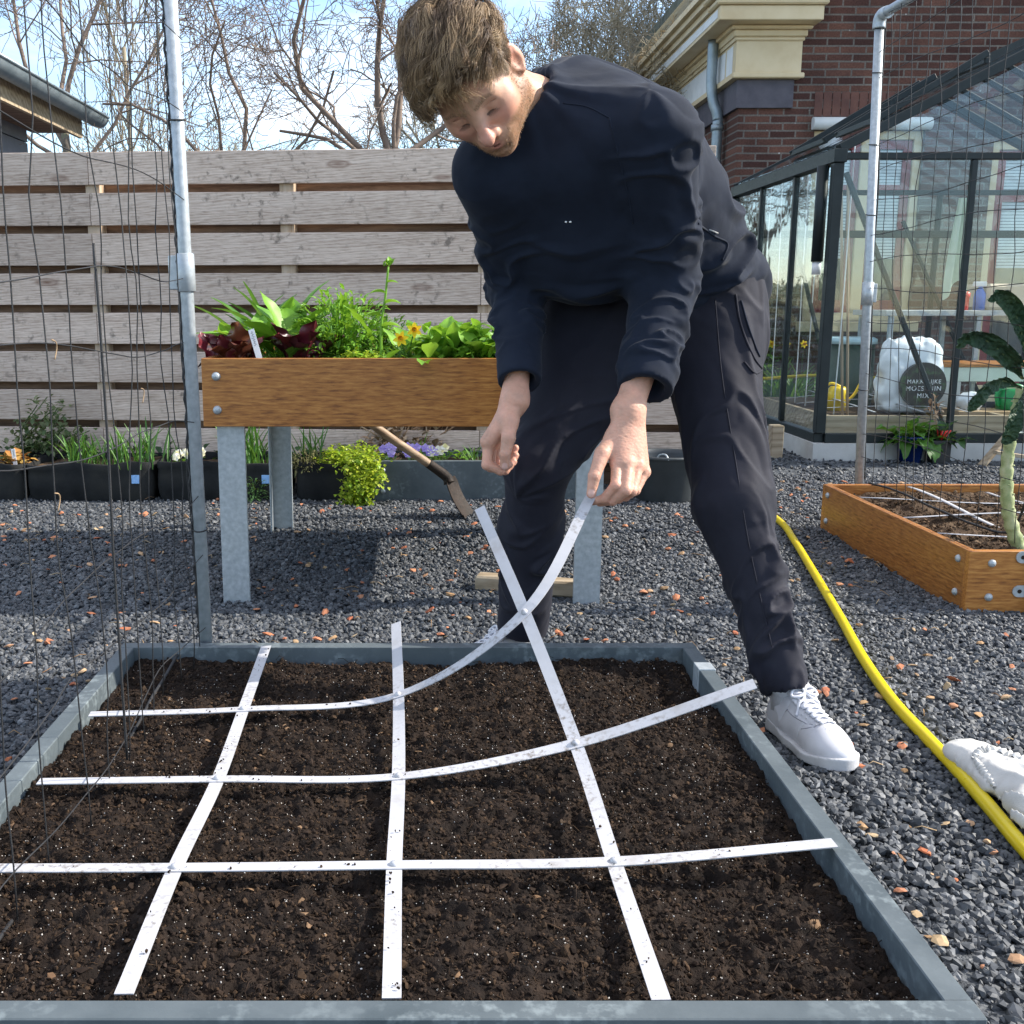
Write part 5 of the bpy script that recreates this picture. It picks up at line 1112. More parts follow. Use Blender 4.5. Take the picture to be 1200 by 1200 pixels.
    for k in range(5):
        for j in range(4 - abs(k - 2)): mb2.tubes([surf([((k - 2) * .007, .215 + .006 * j)], .0004)[0] + np.array([[0, 0, 0], [0, 0, .0003]])], .0011, 6, ref=(1, 0, 0))
    mb2.build('perforation', M['seam'], so_)
    ey = MB()
    for k in range(6):
        for sgn in (-1, 1):
            c_ = surf([(sgn * (.030 - .0014 * k), .118 + .0165 * k)], .0005)[0]; ey.add(c_ + ICO * .0024, ICF, True)
    ey.build('eyelets', M['shoe_sole'], so_)
    mb = MB(); c = T((0, .055, .05)); mb.tubes([[c, c + [0, 0, .05], ank + [0, 0, -.005], ank + .03 * nrm(kn - ank)]], [[.034, .036, .037, .036]], 16, mi=0); mb.build('sock', M['lace'], so_)
shoe(G(905, 853), G(984, 906), LA, LK); shoe(np.array([.255, 2.47, 0]), np.array([.04, 2.36, 0]), RA, RK)
# ================================================================ PLANTS
def rosette(mb, c, n, L0, L1, w, e0=.2, e1=1.2, droop=.5, fold=.2, prof=None, ruff=0., sp=.02, K=5, C=3, mi=0):
    c = np.asarray(c, float); a = rng.uniform(0, 6.28, n); el = rng.uniform(e0, e1, n)
    d = np.stack([np.cos(a) * np.cos(el), np.sin(a) * np.cos(el), np.sin(el)], -1); b = c + np.stack([rng.normal(0, sp, n), rng.normal(0, sp, n), rng.uniform(0, .01, n)], -1)
    Ln = rng.uniform(L0, L1, n); mb.leaves(b, d, (0, 0, 1), Ln, Ln * w * rng.uniform(.8, 1.2, n), rng.uniform(.3, 1, n) * droop, fold, prof, ruff, K, C, mi); return mb
LETT = [.25, .5, .8, 1, .95, .6, .15]; STALK = [.06, .06, .08, .5, 1, .95, .6, .1]; BLADE_ = [.7, 1, 1, .9, .7, .4, .05]; ROUND = [.1, .6, .95, 1, .9, .6, .1]; STRAP = [.4, .8, 1, 1, 1, .9, .7, .2]
def plant(name, label, c, m, fn, group=None, cat='plant'):
    mb = MB(); fn(mb); o = mb.build(name, m, origin=c); return tag(o, label, cat, group)
def tp(px_, Y, z=None): return np.array([W(px_, 420, Y)[0], Y, (TZ1 - .035) if z is None else z])
def clump(mb, c, n, R_, Hh, l0, l1, w=.6, K=4, ruff=0., prof=ROUND, fold=.2, droop=.4):
    """leafy mound: leaves through a dome, with a stem each"""
    u = nrm(rng.normal(size=(n, 3))); u[:, 2] = np.abs(u[:, 2]); r_ = rng.uniform(.3, 1, n)[:, None] ** .6; P = np.asarray(c) + u * r_ * [R_, R_, Hh]
    P = P + .15 * R_ * fbm(P * 25, 2)[:, None]; d = nrm(u + rng.normal(0, .45, (n, 3)) + [0, 0, .15]); Ln = rng.uniform(l0, l1, n)
    mb.leaves(P, d, (0, 0, 1), Ln, Ln * w, droop, fold, prof, ruff, K, 3)
    k = max(6, n // 8); q = P[:k]; mb.tubes(np.stack([np.asarray(c) + (q - c) * [.15, .15, 0], np.asarray(c) + (q - c) * [.6, .6, .5], q], 1), .0016, 4, cap=False)
# --- in the planter table
c = tp(272, 3.18); plant('red_lettuce', 'wine red lettuce with ruffled leaves at the left end of the planter table', c, M['redleaf'], lambda mb: (rosette(mb, c, 24, .07, .14, .55, .7, 1.5, .35, .35, LETT, .12, .03, 22, 7), clump(mb, c, 16, .06, .07, .05, .08, .7)), 'salad in the planter table')
c = tp(352, 3.20); plant('red_lettuce', 'wine red lettuce with tall curled bronze leaf beside the feathery greens', c, M['redleaf'], lambda mb: (rosette(mb, c, 16, .07, .16, .42, .8, 1.5, .35, .45, LETT, .12, .025, 22, 7)), 'salad in the planter table')
c = tp(322, 3.32); plant('chard', 'fresh green chard behind the white plant label', c, M['g_bright'], lambda mb: rosette(mb, c, 30, .16, .25, .40, .6, 1.5, .45, .2, STALK, .06, .05, 12, 5))
c = tp(335, 3.19); plant('chard', 'low chard with dull green leaves drooping over the table edge', c, M['g_mid'], lambda mb: rosette(mb, c, 14, .08, .14, .5, .2, 1.0, .8, .2, STALK, .05, .05, 8, 5))
c = tp(318, 3.50); plant('leek', 'bunch of upright narrow leek leaves at the back of the planter table', c, M['blade'], lambda mb: rosette(mb, c, 20, .20, .34, .075, 1.0, 1.55, .8, .5, STRAP, 0, .05, 9, 3))
c = tp(400, 3.34); plant('mizuna', 'lush feathery green salad in the middle of the planter table', c, M['g_bright'], lambda mb: (clump(mb, c + [0, 0, .03], 1100, .17, .20, .014, .036, .34, 4, .1), rosette(mb, c, 20, .14, .25, .12, .7, 1.5, .5, .2, STALK, .2, .06, 9, 3)))
c = tp(445, 3.42); plant('mizuna', 'second feathery salad clump right behind the tall bolting stem', c, M['g_mid'], lambda mb: clump(mb, c, 700, .12, .15, .014, .034, .36, 4, .1))
c = tp(422, 3.15); plant('curly_cress', 'low mat of yellow green curly cress at the front table edge', c, M['g_yellow'], lambda mb: clump(mb, c + [0, 0, .0], 520, .085, .052, .008, .018, .8, 3))
c = tp(447, 3.14)
def bolt_stem(mb):
    P = spline([c, c + [.0, 0, .12], c + [.012, .0, .20], c + [.022, 0, .29]], 6); mb.tubes(P, np.linspace(.0045, .003, len(P)), 6)
    for f, s, L_ in ((.35, 1, .06), (.45, -1, .055), (.62, 1, .05), (.75, -1, .05), (.86, 1, .035)):
        p = P[int(f * (len(P) - 1))]; mb.leaves(p, (s, -.2, .5), (0, 0, 1), L_, L_ * .75, .4, .25, ROUND, 0, 6, 5)
    rosette(mb, P[-1], 14, .012, .028, .6, .3, 1.5, .2, .3, ROUND, 0, .006); rosette(mb, c, 7, .07, .10, .5, .2, .9, .5, .2, STALK, 0, .02, 7, 5)
plant('bolting_spinach', 'tall single stem with round leaves rising above the salads', c, M['g_bright'], bolt_stem)
c = tp(477, 3.16)
def daff(mb, heads, c, sz=.024):
    for hx, hz_ in heads:
        h_ = c + np.array([hx, -.01, hz_]); mb.tubes([spline([c, c + [hx * .5, 0, hz_ * .6], h_], 5)], .002, 5, mi=0)
        n_ = nrm([rng.normal(0, .2), -1, .15]); a = np.arange(6) * 1.047 + rng.uniform(0, 1); u = nrm(np.cross(n_, [0, 0, 1])); v = np.cross(n_, u)
        mb.leaves(np.repeat(h_[None], 6, 0), np.cos(a)[:, None] * u + np.sin(a)[:, None] * v + .15 * n_, n_, sz, sz * .55, .1, .1, ROUND, 0, 4, 3, mi=1)
        t_ = np.linspace(0, 2 * np.pi, 10, endpoint=False); ring = lambda r_, d_: h_ + n_ * d_ + r_ * (np.cos(t_)[:, None] * u + np.sin(t_)[:, None] * v); mb.grid(np.concatenate([np.stack([ring(sz * .2, 0), ring(sz * .24, sz * .3), ring(sz * .32, sz * .5)])[:, :], np.stack([ring(sz * .2, 0)[:1], ring(sz * .24, sz * .3)[:1], ring(sz * .32, sz * .5)[:1]])], 1), mi=2)
o = plant('daffodil', 'two small yellow daffodils in the planter table', c, [M['g_mid'], M['yellowf'], M['orangef']], lambda mb: (daff(mb, [(-.018, .085), (.022, .11)], c), rosette(mb, c, 14, .06, .11, .09, .9, 1.5, .5, .3, STRAP, 0, .015)), cat='flower')
for px_, Y, nm in ((518, 3.18, 'broad leaved green salad next to the daffodils'), (560, 3.16, 'broad leaved green salad at the right, by the man\'s sleeve'), (610, 3.2, 'broad leaved green salad behind the man\'s right wrist'), (540, 3.42, 'broad leaved green salad in the second row of the table')):
    c = tp(px_, Y); plant('lambs_lettuce', nm, c, M['g_bright'], lambda mb: (clump(mb, c, 110, .085, .11, .03, .062, .7, 6, .04, ROUND, .22, .5), rosette(mb, c, 46, .09, .17, .36, .5, 1.45, .6, .22, STALK, .06, .055, 12, 5)), 'salad in the planter table')
for px_, Y, mm, nm in ((300, 3.75, 'g_mid', 'mid green leafy clump at the back left of the planter table'), (400, 3.8, 'g_mid', 'mid green leafy clump at the back middle of the planter table'), (500, 3.75, 'g_bright', 'bright leafy clump at the back of the planter table behind daffodils'), (590, 3.75, 'g_mid', 'mid green leafy clump at the back right of the planter table')):
    c = tp(px_, Y); plant('leafy_clump', nm, c, M[mm], lambda mb: clump(mb, c, 120, .13, .09, .04, .07, .6, 5), 'salad in the planter table')
def plant_tag(a, b_, w, label, t=.0012):
    a, b_ = np.asarray(a), np.asarray(b_); d = nrm(b_ - a); s = nrm(np.cross(d, [0, 1, .2])) * w / 2; n_ = nrm(np.cross(s, d)) * t
    mb = MB(); mb.prism([a - s, a + s, b_ + s, b_ - s], n_); Ln = np.linalg.norm(b_ - a)
    for k in range(6):
        p = a + d * Ln * (.52 + .075 * k); q = s * rng.uniform(.3, .7); o = n_ * (-.35 if n_[1] > 0 else 1.35); mb.tubes([[p - q + o, p - q * .3 + d * .004 + o, p + q * .3 - d * .003 + o, p + q + o]], .0006, 3, mi=1)
    return tag(mb.build('plant_tag', [M['white'], M['net']]), label, 'plant label')
plant_tag(W(305, 424, 3.055), W(294, 386, 3.075), .017, 'white written plant label among the red lettuce')
# --- along the fence: felt planters
FY = G(100, 588)[1]
def felt(x0, x1, label, y0=None, dep=.38, hh=.175, patch=None):
    y0 = y0 or FY; o = thing('felt_planter', ((x0 + x1) / 2, y0 + dep / 2, 0), label, 'planter', 'felt planters along the fence'); nx_, nz_ = 26, 9
    ring = []; w, d = x1 - x0, dep; per = 2 * (w + d); s_ = np.linspace(0, 1, 90, endpoint=False) * per; rr = .05
    def pt(s, g):
        if s < w: x, y = x0 + s, y0
        elif s < w + d: x, y = x1, y0 + s - w
        elif s < 2 * w + d: x, y = x1 - (s - w - d), y0 + d
        else: x, y = x0, y0 + d - (s - 2 * w - d)
        cx, cy = (x0 + x1) / 2, y0 + d / 2; qx, qy = x - cx, y - cy; f = (max(abs(qx) / (w / 2), abs(qy) / (d / 2))); ex = np.clip(abs(qx) - (w / 2 - rr), 0, 1); ey = np.clip(abs(qy) - (d / 2 - rr), 0, 1); L_ = math.hypot(ex, ey)
        if L_ > rr: qx -= np.sign(qx) * ex * (1 - rr / L_); qy -= np.sign(qy) * ey * (1 - rr / L_)
        return cx + qx * g, cy + qy * g
    rows = []
    for z, g in [(0, .97), (.03, 1.0), (.07, 1.012), (.11, 1.01), (hh - .035, 1.0), (hh - .030, 1.012), (hh - .004, 1.012), (hh, 1.0), (hh - .004, .985), (hh - .05, .97)]:
        p = np.array([[*pt(s, g), z] for s in s_]); n_ = fbm(p * [7, 7, 9] + x0, 3); p[:, 2] += .010 * n_ * (z > .02); p[:, 1] += .007 * n_; rows.append(np.concatenate([p, p[:1]]))
    MB().grid(np.array(rows), flip=True).build('bag', M['fabric'], o)
    gx, gy = np.meshgrid(np.linspace(x0 + .012, x1 - .012, 24), np.linspace(y0 + .012, y0 + d - .012, 14)); g_ = np.stack([gx, gy, 0 * gx], -1); g_[..., 2] = hh - .03 + .012 * fbm(g_ * 14, 3); MB().grid(g_, flip=True).build('soil_fill', m2, o)
    if patch: MB().box((patch - .018, y0 - .014, hh - .09), (patch + .018, y0 - .011, hh - .052)).build('label_patch', M['tape'], o)
fx = lambda p: W(p, 565, FY)[0]
felt(fx(-95), fx(26), 'black felt planter cut by the left picture edge')
felt(fx(30), fx(178), 'black felt planter with four narcissus clumps and blue patch', patch=fx(160))
felt(fx(183), fx(335), 'black felt planter behind the left galvanised pole', patch=fx(312))
felt(fx(347), fx(425), 'short black felt planter under the golden herb')
def nar(px_, n_, h_, label, Y=None, sp=.03, m='blade'):
    Y = Y or FY + .1; c = np.array([W(px_, 545, Y)[0], Y, .14]); plant('narcissus_clump', label, c, M[m], lambda mb: rosette(mb, c, n_, h_ * .55, h_, .045, 1.15, 1.55, .35, .5, STRAP, 0, sp, 6, 3), 'narcissus along the fence')
nar(91, 26, .20, 'green narcissus leaves, first clump in the four clump planter', sp=.035); nar(116, 34, .17, 'green narcissus leaves beside the thick black net cord', sp=.045); nar(140, 16, .20, 'thin narcissus clump left of the tallest narcissus clump', sp=.02); nar(166, 40, .23, 'tallest narcissus clump in the planter with blue patch', sp=.055)
nar(292, 46, .24, 'dense narcissus clump behind the table\'s left leg', sp=.05); nar(366, 22, .20, 'narcissus clump behind the golden herb', Y=FY + .25, sp=.03)
c = np.array([fx(217), FY + .10, .15]); plant('primrose', 'cream primrose flowers beside the pole', c, [M['g_mid'], M['whitef']], lambda mb: (clump(mb, c, 40, .06, .03, .03, .05, .5), [mb.leaves(np.repeat((c + [rng.uniform(-.06, .06), rng.uniform(-.05, .02), .045 + rng.uniform(0, .02)])[None], 5, 0), np.stack([np.cos(np.arange(5) * 1.257), np.sin(np.arange(5) * 1.257) * .4, np.sin(np.arange(5) * 1.257)], -1), (0, -1, .3), .02, .018, .1, .1, ROUND, 0, 4, 3, mi=1) for _ in range(16)]), cat='flower')
c = np.array([fx(412), FY + .07, .14])
def gold(mb):
    clump(mb, c + [-.01, .02, .02], 900, .16, .085, .012, .026, .8, 3)
    n_ = 1500; t_ = rng.uniform(0, 1, n_); wd = .085 * (1 - .25 * t_); P = np.stack([c[0] + .045 + rng.normal(0, .5, n_) * wd + .02 * np.sin(t_ * 5), FY - .03 - .075 * np.sin(t_ * 2) + rng.normal(0, .014, n_), .20 - .185 * t_ + .02 * rng.normal(size=n_)], -1); P[:, 2] = np.maximum(P[:, 2], .012)
    mb.leaves(P, nrm(rng.normal(0, .6, (n_, 3)) + [0, -.6, -.1]), (0, 0, 1), rng.uniform(.012, .026, n_), .018, .3, .2, ROUND, 0, 3, 3)
    for k in range(26): q = P[k * 40]; mb.tubes(spline([c + [.03, -.05, .03], (c + q) / 2 + [0, -.07, .03], q], 4), .0013, 4)
plant('golden_herb', 'bushy yellow green herb spilling over the black felt planter', c, M['g_yellow'], gold)
c = np.array([fx(358), FY + .05, .14]); plant('dry_thyme', 'straggly brownish thyme beside the table\'s rear leg', c, imat('thyme', [(.09, .09, .035), (.13, .12, .05), (.06, .075, .03)], .8, .2), lambda mb: clump(mb, c, 420, .09, .10, .012, .03, .25, 3))
c = np.array([fx(300), FY - .03, .02]); plant('creeping_weed', 'small dark weed at the corner of the felt planter', c, M['g_dark'], lambda mb: clump(mb, c, 130, .06, .10, .015, .03, .4, 3))
# variegated creeper by the fence at far left
c = np.array([W(20, 520, 5.1)[0], 5.12, 0.12])
def creeper(mb):
    for k in range(18):
        e_ = np.array([W(rng.uniform(-15, 78), 0, 5.1)[0], 5.1 + rng.normal(0, .05), rng.uniform(.12, .60)]); e_[2] = min(e_[2], .66 - .45 * max(0, (e_[0] + 2.0)) / .4)
        P = spline([c + [rng.normal(0, .12), 0, 0], (c + e_) / 2 + rng.normal(0, .05, 3), e_], 8); mb.tubes(P, .0025, 4, cap=False); i = rng.integers(2, len(P), 46); n_ = 46
        mb.leaves(P[i] + rng.normal(0, .028, (n_, 3)), rng.normal(size=(n_, 3)) + [0, -.5, .2], (0, 0, 1), rng.uniform(.018, .04, n_), .022, .3, .2, ROUND, 0, 4, 3)
plant('creeper', 'straggling small leaved creeper against the fence at far left', c, imat('creeper_leaf', [(.04, .075, .025), (.075, .12, .04), (.18, .2, .1), (.05, .09, .03)], .55, .4, 40, .25, .2), creeper)
c = np.array([fx(8), FY + .1, .15]); plant('orange_heuchera', 'orange brown leafy plant by the left picture edge', c, imat('heuchera', [(.3, .12, .03), (.4, .22, .05), (.2, .16, .04)], .6, .3), lambda mb: clump(mb, c, 60, .07, .045, .03, .05, .9, 4))
plant_tag(W(18, 545, FY + .05), W(15, 526, FY + .06), .018, 'white label standing in the left felt planter')
N = 240; P = np.stack([rng.uniform(-2.5, .4, N), rng.uniform(FY + .3, 5.16, N), rng.uniform(.12, .2, N)], -1); mb = MB(); mb.leaves(P, rng.normal(size=(N, 3)), (0, 0, 1), rng.uniform(.03, .06, N), .035, .4, .2, ROUND, 0, 4, 3); tag(mb.build('ground_cover', M['g_dark']), kind='stuff')
# --- low slate coloured planter
gx0, gx1, gy0, gy1 = fx(437), fx(700), FY + .02, FY + .36; gz = .182
gp = thing('slate_planter', ((gx0 + gx1) / 2, (gy0 + gy1) / 2, 0), 'low blue grey plank planter with pansies under the table', 'planter')
plank((gx0, gy0, 0), (gx1, gy0 + .028, gz), M['board'], gp); plank((gx0, gy1 - .028, 0), (gx1, gy1, gz), M['board'], gp); plank((gx0, gy0 + .0285, 0), (gx0 + .028, gy1 - .0285, gz), M['board'], gp); plank((gx1 - .028, gy0 + .0285, 0), (gx1, gy1 - .0285, gz), M['board'], gp)
for z in (.14, .045):
    mb = MB(); bolt(mb, (gx0 + .045, gy0 - .0003, z), (0, -1, 0), .0115); mb.build('bolt', M['galv'], gp)
gxx, gyy = np.meshgrid(np.linspace(gx0 + .029, gx1 - .029, 40), np.linspace(gy0 + .029, gy1 - .029, 16)); g_ = np.stack([gxx, gyy, 0 * gxx], -1); g_[..., 2] = gz - .025 + .012 * fbm(g_ * 14, 3); MB().grid(g_, flip=True).build('soil_fill', m2, gp)
for px_, nm in ((455, 'violet pansy left of the spade handle'), (483, 'violet pansy behind the spade handle'), (504, 'pale lilac pansy right of the spade socket'), (514, 'white pansy right of the lilac pansy')):
    c = np.array([fx(px_), gy0 + .07, gz - .02]); mm = M['purplef'] if px_ < 510 else M['whitef']
    plant('pansy', nm, c, [M['g_dark'], mm], lambda mb: (clump(mb, c, 40, .045, .03, .02, .035, .5, 4), [mb.leaves(np.repeat((c + [rng.uniform(-.035, .035), -.03, .045 + rng.uniform(0, .035)])[None], 5, 0), np.stack([np.cos(np.arange(5) * 1.257 + .3), 0 * np.arange(5) - .1, np.sin(np.arange(5) * 1.257 + .3)], -1), (0, -1, .2), .021, .021, .1, .1, ROUND, 0, 4, 3, mi=1) for _ in range(5)]), 'pansies in the slate planter', 'flower')
nar(491, 10, .17, 'few narcissus leaves among the pansies', Y=gy0 + .14, sp=.02); nar(557, 14, .13, 'small bulb leaves beside the man\'s right hand', Y=gy0 + .12, sp=.02)
c = np.array([fx(522), gy0 + .18, gz - .01]); plant('seedlings', 'low green seedlings in the slate planter', c, M['g_bright'], lambda mb: [clump(mb, c + [k * .05 - .08, rng.normal(0, .03), 0], 14, .03, .025, .02, .035, .6, 4) for k in range(5)])
c = np.array([fx(470), gy1 + .06, .0])
plant('dried_hydrangea', 'heap of dry brown stems and leaves behind the pansies', c, M['dry'], lambda mb: (clump(mb, c + [0, 0, .12], 420, .22, .20, .03, .06, .6, 4, .06), mb.tubes(np.stack([np.stack([c + [rng.normal(0, .05), 0, 0] for _ in range(40)]), np.stack([c + [rng.normal(0, .1), 0, .18] for _ in range(40)]), np.stack([c + [rng.normal(0, .16), rng.normal(0, .05), .34] for _ in range(40)])], 1), .003, 5)))
# --- tub, timber planter, beam, spade
tc_ = np.array([W(790, 560, FY - .12)[0], G(790, 592)[1] + .15, 0]); rT = .157
tub = thing('rubber_tub', tc_, 'round black rubber tub beside the man\'s left knee', 'tub')
MB().lathe([(.0, .004), (rT * .80, 0), (rT * .83, .01), (rT * .97, .19), (rT, .195), (rT * 1.04, .20), (rT * 1.04, .208), (rT, .212), (rT * .96, .208), (rT * .93, .19), (rT * .80, .02), (0, .018)], tc_, 48).build('bucket', M['tub'], tub)
MB().tubes(spline([tc_ + [-.02, -rT * 1.02, .20], tc_ + [-.03, -rT * .9, .222], tc_ + [-.05, -rT * .75, .22], tc_ + [-.06, -rT * .7, .205]], 6), .004, 6).build('handle', M['galv'], tub)
wp = thing('timber_planter', (W(800, 500, 5.2)[0], 5.35, 0), 'pale timber planter box between the man\'s legs and greenhouse', 'planter'); wx0, wx1 = W(722, 500, 5.15)[0], W(772, 500, 5.15)[0]
for k in range(3):
    z0, z1 = .005 + k * .13, .005 + k * .13 + .125; MB().box((wx0, 5.15, z0), (wx1, 5.19, z1), bev=.003).build('plank', M['oldwood'], wp); MB().box((wx1 + .001, 5.14, z0), (wx1 + .05, 5.21, z1), bev=.003).build('plank', M['oldwood'], wp)
    MB().box((wx1 + .051, 5.17, z0), (wx1 + .40, 5.21, z1 - .004), bev=.003).build('plank', M['oldwood'], wp)
MB().box((wx0 + .02, 5.22, .02), (wx1 + .38, 5.5, .34), bev=.01).build('soil_fill', m2, wp)
b0, b1 = G(556, 694), G(690, 704); ang = math.atan2(b1[1] - b0[1], b1[0] - b0[0]); mm_ = np.array(Matrix.Translation(b0) @ Matrix.Rotation(ang, 4, 'Z')); Ln = np.linalg.norm(b1 - b0)
tag(MB().box((0, 0, .004), (Ln, .06, .052), mm_, .006).build('timber_offcut', M['oldwood']), 'old timber beam lying on the gravel under the table', 'timber')
sp0 = G(547, 608); spS = W(524, 561, 4.36); spH = W(506, 546, 4.34); spT = W(380, 452, 4.17)
sp = thing('spade', sp0, 'worn spade with wooden handle leaning under the planter table', 'spade')
dS = nrm(spS - sp0); sd_ = np.array([.30, .95, 0]); sd_ = nrm(sd_ - (sd_ @ dS) * dS); nn_ = np.cross(sd_, dS); mb = MB(); rows = []
Lb = np.linalg.norm(spS - sp0)
for t_ in np.linspace(0, 1, 9):
    w = .075 * (1 - .06 * t_) * (1 if t_ < .9 else .75); a = np.linspace(-1, 1, 9); rows.append(sp0 + dS * Lb * t_ + (a * w)[:, None] * np.array([sd_]) + ((a ** 2) * .016 - .012 * math.sin(t_ * 3) + .004)[:, None] * nn_ + (dS * .02)[None] * (np.abs(a)[:, None] ** 3 if t_ == 0 else 0))
rows = np.array(rows); mb.grid(rows); mb.grid(rows - nn_ * .0025, flip=True); mb.build('blade', M['rust'], sp)
MB().tubes(spline([spS - dS * .02, spS + dS * .01, spH, spH + nrm(spT - spH) * .02], 5), [[.024, .022, .021, .021, .021, .021, .021, .021, .020, .020, .020, .020, .020, .020, .0195, .0195]], 12).build('socket', M['rust'], sp)
MB().tubes(spline([spH, (spH + spT) / 2 + [0, .0, -.012], spT], 8), .0175, 12).build('handle', M['ash'], sp)
# ================================================================ TRELLIS FRAMES AND NETS
def wob(P, a, f, seed): P = np.asarray(P, float); return P + a * np.stack([vnoise(P * f + seed), vnoise(P * f + seed + 31), .3 * vnoise(P * f + seed + 77)], -1)
YP = 2.19
pa, pb = W(241.5, 748, YP), W(200, 0, YP); dr = (pa - pb) / (pa[2] - pb[2]); foot = pa - dr * pa[2]; head = pb + dr * (2.0 - pb[2])
tl = thing('trellis_pole', foot, 'galvanised pole with coupling at the back left bed corner', 'trellis pole')
MB().tubes([[foot, head]], .0135, 18).build('pole', M['galv'], tl)
cz = W(222, 342, YP)[2]; cz1 = W(222, 297, YP)[2]; mb = MB(); q0, q1 = foot + dr * cz, foot + dr * cz1; mb.tubes([[q0, q0 + dr * .002, q1 - dr * .002, q1]], [[.0165, .0185, .0185, .0165]], 18); mb.box(q0 + [-.034, -.006, .004], q0 + [-.015, .006, cz1 - cz - .004], bev=.002); mb.build('coupling', M['galv'], tl)
for z in (cz + .055, W(210, 140, YP)[2], W(232, 620, YP)[2]):
    t_ = np.linspace(0, 2 * np.pi, 18, endpoint=False); c_ = foot + dr * z; MB().tubes([c_ + np.stack([.0150 * np.cos(t_), .0150 * np.sin(t_), .003 * np.sin(t_)], -1)], .0016, 5, closed=True, ref=(0, 0, 1)).build('cable_tie', M['net'], tl)
mb = MB(); t_ = np.linspace(.2, 1.95, 160); cc = foot + dr * t_[:, None]; mb.tubes(cc + np.stack([-.0145 - .002 * np.sin(t_ * 140), -.004 + .002 * np.cos(t_ * 140), 0 * t_], -1), .0028, 6, ref=(0, 1, 0)); mb.build('edge_cord', M['net'], tl)
XN = -.478; nl = thing('climbing_net', (XN, 1.5, .16), 'black knotted netting hanging from the left pole across the grey bed', 'net'); zz = np.linspace(.16, 2.0, 40); mb = MB()
for k in range(1, 14):
    y = YP - .075 * k - .0018 * k * k + rng.normal(0, .006); b_ = rng.normal(0, .004); P = np.stack([np.full(40, XN) + b_ + .010 * np.sin(zz * 2 + k), y + .012 * np.sin(zz * 3.1 + k * 1.7) + .02 * (1 - zz), zz], -1); mb.tubes(wob(P, .009, 9, k * 5.), .0011, 5, ref=(1, 0, 0))
for k in range(13):
    z0 = .20 + .147 * k; yy = np.linspace(YP - .012, .9, 34); s_ = (YP - yy); P = np.stack([np.full(34, XN) + .01 * np.sin(yy * 6 + k), yy, z0 + .012 * np.sin(s_ * 7 + k * 2) + rng.normal(0, .03) * s_ - .03 * s_ * (k % 3 - 1)], -1); mb.tubes(wob(P, .008, 8, k * 9. + 200), .0010, 5, ref=(0, 0, 1))
mb.build('mesh', M['net'], nl)
MB().tubes(wob(spline([W(210, 762, 2.15), W(170, 835, 1.85), W(125, 915, 1.60), W(60, 1010, 1.36), W(-10, 1115, 1.12)], 8), .004, 12, 3.), .0030, 7).build('edge_rope', M['net'], nl)
q = W(110, 285, 1.58); MB().tubes(wob(np.linspace(q, [q[0] + .005, q[1], .17], 24), .004, 6, 77.), .0021, 6).build('stake', M['net'], nl)
for px_, py in ((60, 398), (64, 578), (165, 455)):
    r_ = ray(px_, py); p = CAM + r_ * (XN / r_[0]); MB().tubes(spline([p, p + [.002, .010, -.003], p + [0, .018, -.012], p + [-.002, .014, -.026]], 4), .0009, 4).build('dry_tendril', M['dry'], nl)
YR = RY1 + .02; ra, rb_ = W(1007, 560, YR), W(1031, 20, YR); dr2 = (rb_ - ra) / (rb_[2] - ra[2]); f2 = ra - dr2 * ra[2]; h2 = f2 + dr2 * W(1031, 20, YR)[2]
tr_ = thing('trellis', f2, 'galvanised pole and top bar behind the brown bamboo bed', 'trellis')
MB().tubes([[f2, h2]], .0165, 18).build('pole', M['galv'], tr_)
mb = MB(); mb.tubes(spline([h2 - [0, 0, .04], h2 - [0, 0, .012], h2 + [.004, -.014, .006], h2 + [.01, -.05, .006]], 6), .022, 16); mb.build('elbow', M['galv'], tr_)
MB().tubes([[h2 + [.004, -.02, .006], h2 + [.06, -1.3, .02]]], .0165, 18).build('top_bar', M['galv'], tr_)
cz = W(1016, 345, YR)[2]; c_ = f2 + dr2 * cz; mb = MB(); mb.tubes([[c_ - [0, 0, .04], c_ + [0, 0, .045]]], .021, 18); mb.box(c_ + [.019, -.006, -.03], c_ + [.034, .006, .04], bev=.002); mb.build('coupling', M['galv'], tr_)
for z in (.55, .9, 1.2, 1.45, 1.7, 1.85):
    t_ = np.linspace(0, 2 * np.pi, 16, endpoint=False); c_ = f2 + dr2 * z; MB().tubes([c_ + np.stack([.018 * np.cos(t_), .018 * np.sin(t_), .003 * np.sin(t_)], -1)], .0018, 5, closed=True, ref=(0, 0, 1)).build('cable_tie', M['net'], tr_)
t_ = np.linspace(.2, 1.9, 120); MB().tubes(f2 + dr2 * t_[:, None] + np.stack([.018 + .003 * np.sin(t_ * 11), -.004 + 0 * t_, 0 * t_], -1), .0030, 6, ref=(0, 1, 0)).build('edge_cord', M['net'], tr_)
nr = thing('climbing_net', (f2[0], 3.7, .2), 'black knotted netting hanging above the brown bamboo bed', 'net'); zz = np.linspace(.19, h2[2], 36); mb = MB()
for k in range(1, 14):
    y = YR - .1 * k; x_ = f2[0] + (h2[0] - f2[0]) * zz / h2[2]; P = np.stack([x_ + .02 * np.sin(zz * 1.5 + k * .7) * (1 - zz / 2.), y + .012 * np.sin(zz * 2.7 + k * 1.3), zz], -1); mb.tubes(wob(P, .008, 8, k * 5. + 400), .0014, 4, ref=(1, 0, 0))
for k in range(16):
    z0 = .28 + .107 * k; yy = np.linspace(YR, YR - 1.35, 24); P = np.stack([f2[0] + (h2[0] - f2[0]) * z0 / h2[2] + 0 * yy, yy, z0 + .012 * np.sin(yy * 5 + k * 2)], -1); mb.tubes(wob(P, .008, 8, k * 7. + 600), .0013, 4, ref=(0, 0, 1))
mb.build('mesh', M['net'], nr)
